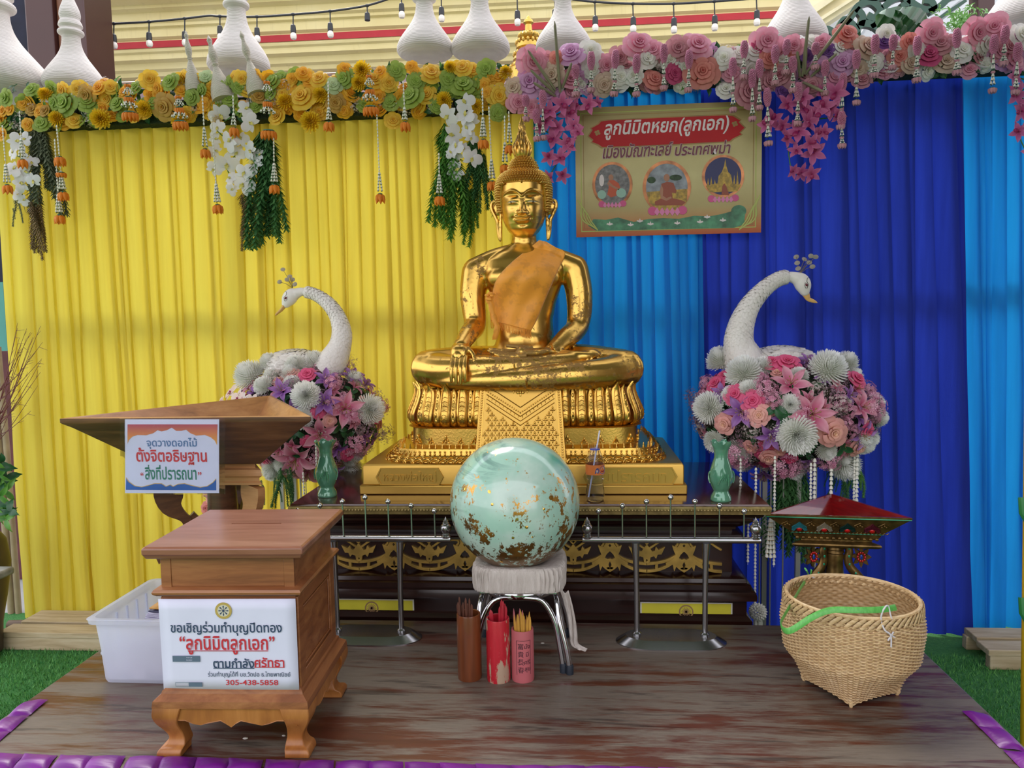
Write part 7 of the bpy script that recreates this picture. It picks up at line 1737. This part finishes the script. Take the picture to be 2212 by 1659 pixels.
for (bx_, by_, tx_, ty_, w), lab in (((420, 190, 401, 68, 19), 'slim beaded cone finial, leftmost of three in front of the rope wound jar'), ((483, 208, 450, 78, 25), 'slim beaded cone finial, middle one of three in front of the rope wound jar'), ((556, 195, 520, 68, 22), 'slim beaded cone finial, rightmost of three in front of the rope wound jar')):
    a, b = P(bx_, by_ + 3, 4.0), P(tx_, ty_, 4.04); k = w * 3.95 / FPX; H_ = (b - a).length; mb = MB()
    mb.lathe([(r_ * k, z * H_) for r_, z in ((1, -.05), (1.0, .05), (.9, .15), (.68, .28), (.45, .38), (.3, .46), (.24, .48), (.2, .5), (.3, .53), (.22, .56), (.3, .6), (.38, .66), (.36, .72), (.24, .8), (.16, .86), (.2, .9), (.24, .93), (.16, .96), (.06, 1.0), (0, 1.02))], 20)
    o = mb.build('beaded_cone', M['shell'], ang=50, loc=a); o.rotation_euler = facing(b - a); tag(o, lab, 'finial', 'small beaded cones on the yellow garland')

# ================================================================== STRING LIGHTS
M['cable'] = plain('black_cable', '25282c', .5); t = NT('frosted_bulb'); t.set(Base_Color='e8e2da', Roughness=.2, Coat_Weight=.5); M['bulb'] = t.mat
YLt = 6.9
root = thing('string_lights', 'black festoon cable with small unlit white bulbs hung before the cream cornice', 'string lights', P(900, 20, YLt))
CB = [(190, 51), (246, 51), (322, 47), (398, 40), (450, 34), (475, 35), (555, 36), (633, 31), (713, 24), (792, 12), (850, -6), (900, -22)]
CB2 = [(900, -20), (960, -14), (1120, -12), (1200, -6), (1285, 4), (1370, 8), (1455, 8), (1543, 3), (1634, -4), (1700, -12)]
mb = MB()
for cb in (CB, CB2): mb.tube(catmull([P(x, y, YLt) for x, y in cb], 5), .010, 6)
mb.build('cable', M['cable'], root, world=True)
BU = [(246, 51, 98), (322, 47, 94), (399, 40, 92), (475, 35, 80), (555, 36, 84), (633, 31, 78), (713, 24, 74), (793, 12, 52), (867, -10, 32), (953, -14, 40), (1117, -12, 48), (1198, -8, 45), (1285, 4, 60), (1367, 8, 62), (1455, 8, 64), (1543, 3, 59), (1634, -4, 48)]
for i, (x, y0_, y1_) in enumerate(BU):
    a, b = P(x, y0_, YLt), P(x + 1, y1_, YLt); L = a.z - b.z; rt = MB(); rt.ball(a, (.022, .014, .014), 8, 5); rt.tube([a, (b.x, b.y, b.z + .085)], .006, 5); rt.lathe([(.012, .10), (.022, .09), (.025, .06), (.025, .03), (.02, .028)], 10, 0, (b.x, b.y), z0=b.z)
    so = rt.build('lamp_socket', M['cable'], root, world=True)
    if i != 7: mb = MB(); mb.lathe([(.017, .03), (.028, .01), (.029, -.008), (.022, -.026), (.0, -.034)], 12, 0, (b.x, b.y), z0=b.z); mb.build('bulb', M['bulb'], so, world=True)

# ================================================================== HANGING BANNER
p0, p1 = P(1245, 516, 4.06), P(1642, 222, 4.06)
bx0_, bx1_, bz0, bz1 = p0.x, P(1644, 500, 4.06).x, p0.z + .008, p1.z + .01; BW, BH = bx1_ - bx0_, bz1 - bz0; YB_ = 4.06
rt = thing('hanging_banner', 'printed Thai banner with red title and three oval pictures hung on the blue curtain', 'banner', ((bx0_ + bx1_) / 2, YB_, bz1))
def bf(x, y):                 # banner picture coordinates (zoomed crop of 1190 x 850) to the board
    u = (x - 487) / 1185; yt = 640 + (625 - 640) * u; return (bx0_ + BW * u, bz1 - BH * (y - 655 + 30 * u) / (868 + 0 * u))
t = NT('banner_print_ground'); sp = t.new('ShaderNodeSeparateXYZ'); q_ = t.new('ShaderNodeTexCoord'); t.l(q_.outputs['Generated'], sp.inputs[0]); g_ = t.ramp(sp.outputs['Z'], [(0, 'c2522c'), (.10, 'c98a58'), (.22, 'c4b27c'), (.45, 'dccf98'), (.8, 'c8b680'), (1, 'a8925e')])
g_ = t.mix(t.math('MULTIPLY', t.noise(t.coord(), 14, 3), .3), g_, '8a7444'); t.set(Base_Color=g_, Roughness=.55); M['banner'] = t.mat
mb = MB(); mb.box(bx0_, bx1_, YB_, YB_ + .006, bz0, bz1); mb.build('board', M['banner'], rt, world=True)
M['bgreen'] = plain('lime_gold_line', 'b8c060', .4); M['bgold'] = plain('gold_line_print', 'b08a48', .4, var=.2); M['bred'] = plain('banner_red', 'c0141e', .6, var=.04); M['bmar'] = plain('maroon_print', '741c30', .4); M['bwhite'] = plain('white_print', 'ecdfe0', .4); M['bcream'] = plain('cream_panel_print', 'd6cb90', .4, var=.03)
def rect_ring(m_, w, Yo, mat, nm):
    a, b, c, d = bx0_ + m_, bx1_ - m_, bz0 + m_, bz1 - m_; mb = MB(); mb.prism([(a, c), (b, c), (b, d), (a, d)], YB_ - Yo, YB_ - Yo + .0008, [[(a + w, c + w), (b - w, c + w), (b - w, d - w), (a + w, d - w)]]); mb.build(nm, mat, rt, world=True, flat=True)
rect_ring(.026, .005, .001, M['bgreen'], 'printed_border'); rect_ring(.040, .003, .001, M['bgold'], 'printed_border')
def poly(pts, Yo, mat, nm, holes=(), par=None):
    mb = MB(); mb.prism([bf(*q) for q in pts], YB_ - Yo, YB_ - Yo + .0006, [[bf(*q) for q in h] for h in holes]); return mb.build(nm, mat, par or rt, world=True, flat=True)
sl_ = lambda x: -.038 * (x - 1065)
bn = [(575, 845), (600, 805), (590, 795), (640, 770), (655, 752), (700, 748), (1065, 748), (1450, 752), (1490, 760), (1535, 790), (1525, 800), (1562, 838), (1530, 870), (1545, 880), (1490, 905), (1470, 922), (1065, 925), (660, 922), (640, 905), (595, 885), (605, 872)]
def tilt(pts, dy=0): return [(x, y + dy) for x, y in pts]
bnt = [(x, y - 22 + .0 * x + (0)) for x, y in bn]
# title plaque follows the slight slope of the print
bnt = [(x, y + 2 - .036 * (x - 1065)) for x, y in bn]
bnt = [(x, y - 22) for x, y in bnt]
pq = poly([(1065 + (x - 1065) * 1.02, 815 + (y - 815) * 1.09) for x, y in bnt], .0016, M['bgold'], 'title_border'); poly(bnt, .0024, M['bred'], 'title_plaque')
def bt(tx, x0, x1, yc, h, mat, outm, nm='lettering', sh=.18):
    a, b = bf(x0, yc), bf(x1, yc); s_ = BH / 868; an = .036
    if outm: o = lettering(tx, nm, outm, rt, ((a[0] + b[0]) / 2, YB_ - .003, a[1]), h * s_ * 1.03, (b[0] - a[0]) * 1.01, .0005, rot=(pi / 2, -an * .35, 0), shear=sh, bold=.035)
    lettering(tx, nm, mat, rt, ((a[0] + b[0]) / 2, YB_ - .0038, a[1]), h * s_, b[0] - a[0], .0005, rot=(pi / 2, -an * .35, 0), shear=sh, bold=.02)
bt('ลูกนิมิตหยก(ลูกเอก)', 675, 1465, 805, 125, M['bwhite'], None); bt('เมืองมัณฑะเลย์', 668, 1105, 945, 95, M['bmar'], M['bwhite']); bt('ประเทศพม่า', 1128, 1475, 935, 90, M['bmar'], M['bwhite'])
def dsc(cx, cy, rx, ry, n=36): return [(cx + rx * cos(2 * pi * i / n), cy + ry * sin(2 * pi * i / n)) for i in range(n)]
for x_, y_ in ((630, 822), (1502, 775)):
    for k in range(4): a_ = pi / 2 * k + .4; poly(dsc(x_ + cos(a_) * 11, y_ + sin(a_) * 11, 9, 9, 10), .003, M['bgold'], 'printed_rosette')
# oval pictures
def ov(cx, cy, rx, ry, sky):
    fr_ = poly(dsc(cx, cy, rx, ry), .0016, M['cop'], 'oval_frame', [dsc(cx, cy, rx * .86, ry * .88)]); poly(dsc(cx, cy, rx * .88, ry * .90), .0012, sky, 'oval_picture', par=fr_); return fr_
M['cop'] = plain('copper_frame_print', 'b87848', .25, .5, var=.3, vs=20); M['skyp'] = plain('pale_photo_print', '9fa6b0', .4, var=.25, vs=30); M['navyp'] = plain('night_blue_print', '1c2460', .4); M['robe'] = plain('orange_robe_print', 'c8501c', .4); M['robe2'] = plain('brown_robe_print', '9a4420', .4); M['skin'] = plain('skin_print', 'b07858', .4); M['stoneg'] = plain('pale_green_print', '9cc4b4', .4); M['stpl'] = plain('gold_stupa_print', 'd2a838', .4, var=.3, vs=60); M['grnp'] = plain('foliage_print', '3c5a34', .5, var=.3, vs=60); M['gryp'] = plain('grey_stone_print', '8c8a8a', .4, var=.3, vs=50); M['lotus'] = plain('pink_flower_print', 'e884b8', .4); M['lotusd'] = plain('rose_print', 'd8508c', .4); M['lilyg'] = plain('green_lily_pad_print', '4f9a70', .4, var=.3, vs=25)
o1 = ov(724, 1168, 130, 152, M['gryp']); o2 = ov(1073, 1188, 155, 178, M['skyp']); o3 = ov(1430, 1118, 134, 142, M['navyp'])
Yq = .0022
poly(dsc(715, 1120, 16, 20, 14), Yq, M['skin'], 'printed_head', par=o1); poly([(700, 1140), (735, 1138), (765, 1160), (775, 1190), (755, 1240), (715, 1255), (690, 1235), (700, 1190)], Yq, M['robe'], 'printed_robe', par=o1); poly([(700, 1145), (690, 1165), (735, 1195), (765, 1205), (770, 1195), (730, 1175)], Yq + .0006, M['skin'], 'printed_arm', par=o1); poly(dsc(780, 1225, 32, 32, 20), Yq + .0006, M['stoneg'], 'printed_ball', par=o1); poly(dsc(655, 1235, 28, 30, 20), Yq, M['stoneg'], 'printed_ball', par=o1)
poly(dsc(655, 1140, 16, 40, 14), Yq, M['bwhite'], 'printed_figure', par=o1)
poly([(945, 1220), (1205, 1200), (1200, 1290), (1130, 1340), (1020, 1340), (960, 1290)], Yq, M['stpl'], 'printed_ground', par=o2); poly(dsc(975, 1140, 28, 22, 14), Yq, M['grnp'], 'printed_tree', par=o2); poly(dsc(1130, 1125, 40, 20, 14), Yq, M['grnp'], 'printed_tree', par=o2)
poly(dsc(1072, 1125, 19, 25, 16), Yq + .0012, M['skin'], 'printed_head', par=o2); poly([(1040, 1165), (1075, 1152), (1115, 1160), (1135, 1215), (1130, 1230), (1105, 1225), (1110, 1262), (1165, 1275), (1195, 1290), (1170, 1310), (1000, 1310), (995, 1285), (1040, 1262), (1030, 1215)], Yq + .0006, M['robe2'], 'printed_robe', par=o2); poly([(1038, 1170), (1028, 1215), (1035, 1265), (1070, 1280), (1105, 1262), (1100, 1250), (1070, 1262), (1048, 1245), (1050, 1200)], Yq + .0012, M['skin'], 'printed_arm', par=o2)
poly([(1443, 1005), (1450, 1050), (1462, 1090), (1480, 1110), (1490, 1170), (1545, 1175), (1520, 1220), (1345, 1225), (1320, 1180), (1395, 1165), (1402, 1115), (1422, 1090), (1436, 1050)], Yq, M['stpl'], 'printed_spire', par=o3)
for x_, h_ in ((1335, 60), (1355, 70), (1378, 50), (1500, 80), (1520, 110)): poly([(x_ - 9, 1190), (x_, 1190 - h_), (x_ + 9, 1190)], Yq + .0006, M['stpl'], 'printed_spire', par=o3)
poly([(1420, 1240), (1425, 1185), (1437, 1165), (1450, 1185), (1470, 1245)], Yq + .0012, M['robe2'], 'printed_robe', par=o3)
for (cx, cy, w), par in (((722, 1308, 90), o1), ((1075, 1355, 125), o2), ((1430, 1275, 98), o3)):
    poly(dsc(cx - w * .75, cy - 8, w * .24, w * .24, 12), .0036, M['lotusd'], 'printed_rose', par=par); poly(dsc(cx + w * .78, cy - 12, w * .24, w * .24, 12), .0036, M['lotusd'], 'printed_rose', par=par)
    for k in range(5): q_x = cx + (k - 2) * w * .26; poly([(q_x, cy - w * .26), (q_x + w * .14, cy), (q_x, cy + w * .2), (q_x - w * .14, cy)], .0042, M['lotus'], 'printed_lotus', par=par)
bot = [(565, 1445), (600, 1400), (680, 1405), (760, 1390), (860, 1420), (960, 1400), (1050, 1395), (1150, 1400), (1250, 1380), (1340, 1385), (1420, 1370), (1490, 1350), (1570, 1370), (1565, 1440), (1500, 1462), (620, 1480)]
lf = poly(bot, .0012, M['lilyg'], 'lily_pad_print'); poly(dsc(1530, 1350, 48, 40, 20), .0016, M['lilyg'], 'lily_pad_print')
for x_, y_ in ((705, 1435), (840, 1440), (968, 1435), (1140, 1430), (1285, 1422), (1430, 1412), (1330, 1390), (900, 1415)):
    poly([(x_ - 22, y_), (x_ - 14, y_ - 8), (x_ - 6, y_ - 4), (x_, y_ - 20), (x_ + 6, y_ - 4), (x_ + 14, y_ - 8), (x_ + 22, y_), (x_, y_ + 9)], .002, M['bwhite'], 'printed_water_lily', par=lf)
for s_, X_ in ((1, 492), (-1, 1668)):
    mb = MB()
    for k in range(4):
        pts = [bf(X_ + s_ * (4 + k * 13), 1270 - (0 if s_ > 0 else 25) + k * 22), bf(X_ + s_ * (30 + k * 14), 1310 + k * 20), bf(X_ + s_ * (25 + k * 22), 1370 + k * 14), bf(X_ + s_ * (50 + k * 22), 1420 + k * 9), bf(X_ + s_ * (110 + k * 8), 1452 + k * 8)]
        if s_ < 0: pts = [(x, z) for x, z in pts]
        mb.strip([(p.x, p.y) for p in catmull([(x, z, 0) for x, z in pts], 4)], .003, YB_ - .0024 - k * .0003, YB_ - .001 - k * .0003)
    mb.build('corner_scroll', M['bgreen'], rt, world=True, flat=True)

# ================================================================== LEFT AND RIGHT EDGES
M['pot'] = plain('brown_glazed_pot', '4a3a34', .4, var=.2); M['greyjar'] = plain('grey_mottled_ceramic', 'b4b4b0', .4, var=.3, vs=14); M['bamboo'] = plain('pale_bamboo', 'b09c80', .5, var=.15)
for i, (px_, w) in enumerate(((25, .022), (40, .018))):
    a = P(px_, 1315, 4.3); mb = MB(); mb.tube([(a.x, 4.3, GZ), (a.x, 4.3, .5), (a.x - .01, 4.3, 1.15)], w, 10); o = mb.build('bamboo_post', M['bamboo']); tag(o, ('pale bamboo post, left of two' if i == 0 else 'pale bamboo post, right of two') + ' behind the brown pot at the left edge', 'post')
a = P(-62, 1270, 3.7); rt = thing('potted_plant', 'brown pot with broad green leaves cut by the left edge', 'potted plant', (a.x, 3.7, GZ))
mb = MB(); mb.lathe([(.05, GZ), (.12, GZ + .02), (.13, -.30), (.16, -.15), (.185, .02), (.17, .14), (.12, .22), (.13, .25), (.11, .25), (.10, .18), (0, .18)], 30, 0, (a.x, 3.7)); mb.build('pot', M['pot'], rt, world=True)
rg = random.Random(6)
for i in range(26):
    q = P(rg.uniform(-40, 24), rg.uniform(990, 1125), 3.7 + rg.uniform(-.1, .1)); o = inst(KINDS['light_leaf_sprig' if i % 3 == 0 else 'leaf_sprig'], 'leaf', rt, q, facing(V((rg.uniform(-.2, .8), -.8, rg.uniform(-.4, .6))), rg.uniform(0, 6)), rg.uniform(.06, .10))
mb = MB(); mb.tube([(a.x, 3.7, .18), (a.x + .02, 3.7, .5)], .012, 6); mb.build('stem', M['p_leaf'], rt, world=True)
a = P(-58, 1400, 3.0); mb = MB(); mb.lathe([(.03, GZ), (.055, GZ + .01), (.05, -.25), (.075, -.05), (.085, .05), (.06, .12), (.05, .14), (.06, .165), (.06, .18), (0, .18)], 30); o = mb.build('ceramic_jar', M['greyjar'], loc=(a.x, 3.0, 0)); tag(o, 'grey mottled ceramic jar cut by the left edge beside the stage', 'jar')
b = P(-60, 1300, 2.95); mb = MB(); mb.box(b.x - .3, P(-28, 1290, 2.95).x, 2.9, 3.12, .181, .215); o = mb.build('white_tray', M['greyjar'], bev=.01); tag(o, 'white tray lying on the grey mottled jar at the left edge', 'tray')
rt = thing('dry_twigs', 'reddish bare twigs fanning over the left end of the yellow curtain', 'twigs', P(-30, 900, 4.0)); M['twig'] = plain('red_brown_twig', '7a4448', .6); rg = random.Random(14)
for i in range(22):
    a, b = P(rg.uniform(-40, -10), rg.uniform(860, 990), 4.0), P(rg.uniform(20, 92), rg.uniform(690, 900), 3.95 + rg.uniform(-.05, .05)); mid_ = a.lerp(b, .5) + V((0, 0, -.03)); mb = MB(); pts = catmull([a, mid_, b], 5); mb.tube(pts, [.004, .0035, .003, .003, .0025, .002, .0018, .0015, .0013, .0011, .0008][:len(pts)], 5)
    for k in range(4): p = pts[3 + k * 2 if 3 + k * 2 < len(pts) else -2]; mb.tube([p, p + V((rg.uniform(.01, .05), 0, rg.uniform(-.02, .06)))], [.0014, .0006], 4)
    mb.build('twig', M['twig'], rt, world=True)
M['maroon'] = plain('maroon_fence', '6a3038', .6, var=.2)
a, b = P(-80, 760, 4.9), P(22, 760, 4.9); mb = MB(); mb.box(a.x, b.x, 4.9, 4.95, GZ, a.z); o = mb.build('maroon_panel', M['maroon']); tag(o, 'dark maroon panel beyond the twigs at the left edge', 'panel')
a = P(-30, 710, 5.4); mb = MB(); mb.box(a.x - .4, P(12, 700, 5.4).x, 5.4, 5.45, GZ, 1.6); o = mb.build('teal_sheet', plain('teal_sheet', '4f9a92', .5)); tag(o, 'pale teal sheet above the maroon panel at the left edge', 'sheet')
# striped pole at the right edge
rt = thing('striped_pole', 'thin yellow pole wound with green bands at the right edge', 'pole', P(2216, 1620, 2.75)); a = P(2217, 1640, 2.75); top = P(2222, 900, 2.75)
mb = MB(); mb.tube([(a.x, 2.75, GZ), (top.x, 2.75, 1.05)], .017, 14); mb.build('pole_shaft', plain('yellow_pole_paint', 'c8a41c', .4), rt, world=True)
for y_ in (1105, 1320): q = P(2217, y_, 2.75); mb = MB(); mb.tube([(q.x - .018, 2.745, q.z + .05), (q.x - .022, 2.73, q.z + .0), (q.x, 2.725, q.z - .04), (q.x + .02, 2.74, q.z - .07)], .013, 8); mb.build('green_band', plain('green_tape', '2a7a3c', .4), rt, world=True)
# foliage above the pink garland at right
rt = thing('broad_leaf_plant', 'broad glossy dark green leaves rising behind the pink garland at right', 'plant', P(1960, 80, 4.6)); rg = random.Random(3)
for (x0, y0_, x1, y1_, w) in ((1990, 95, 1898, 28, .11), (2000, 95, 1935, 20, .10), (1975, 95, 2002, 45, .08), (1960, 100, 1915, 60, .07)):
    a, b = P(x0, y0_, 4.6), P(x1, y1_, 4.5); mb = MB(); ax = (b - a); sd = ax.cross(V((0, 1, 0))).normalized()
    mb.grid(lambda u, v: a + ax * v + sd * ((2 * u - 1) * w * sin(pi * min(1, .08 + v * .92)) ** .6) + V((0, -.05 * sin(pi * v) + .04 * abs(2 * u - 1) + .006 * sin(v * 40), 0)), 8, 20, tf=lambda u, v: abs(2 * u - 1)); mb.build('leaf', M['bigleaf'] if 'bigleaf' in M else M.setdefault('bigleaf', plain('glossy_leaf', '1f5a24', .25, var=.2)), rt, world=True)
rt = thing('leafy_shrub', 'light green leafy shrub behind the pink garland at upper right', 'shrub', P(2080, 60, 4.7))
for i in range(55):
    q = P(rg.gauss(2080, 30), rg.uniform(18, 72), 4.7 + rg.uniform(-.1, .1)); inst(KINDS['light_leaf_sprig'], 'leaf_sprig', rt, q, facing(V((rg.uniform(-1, 1), -.6, rg.uniform(-.2, 1))), rg.uniform(0, 6)), rg.uniform(.03, .055))
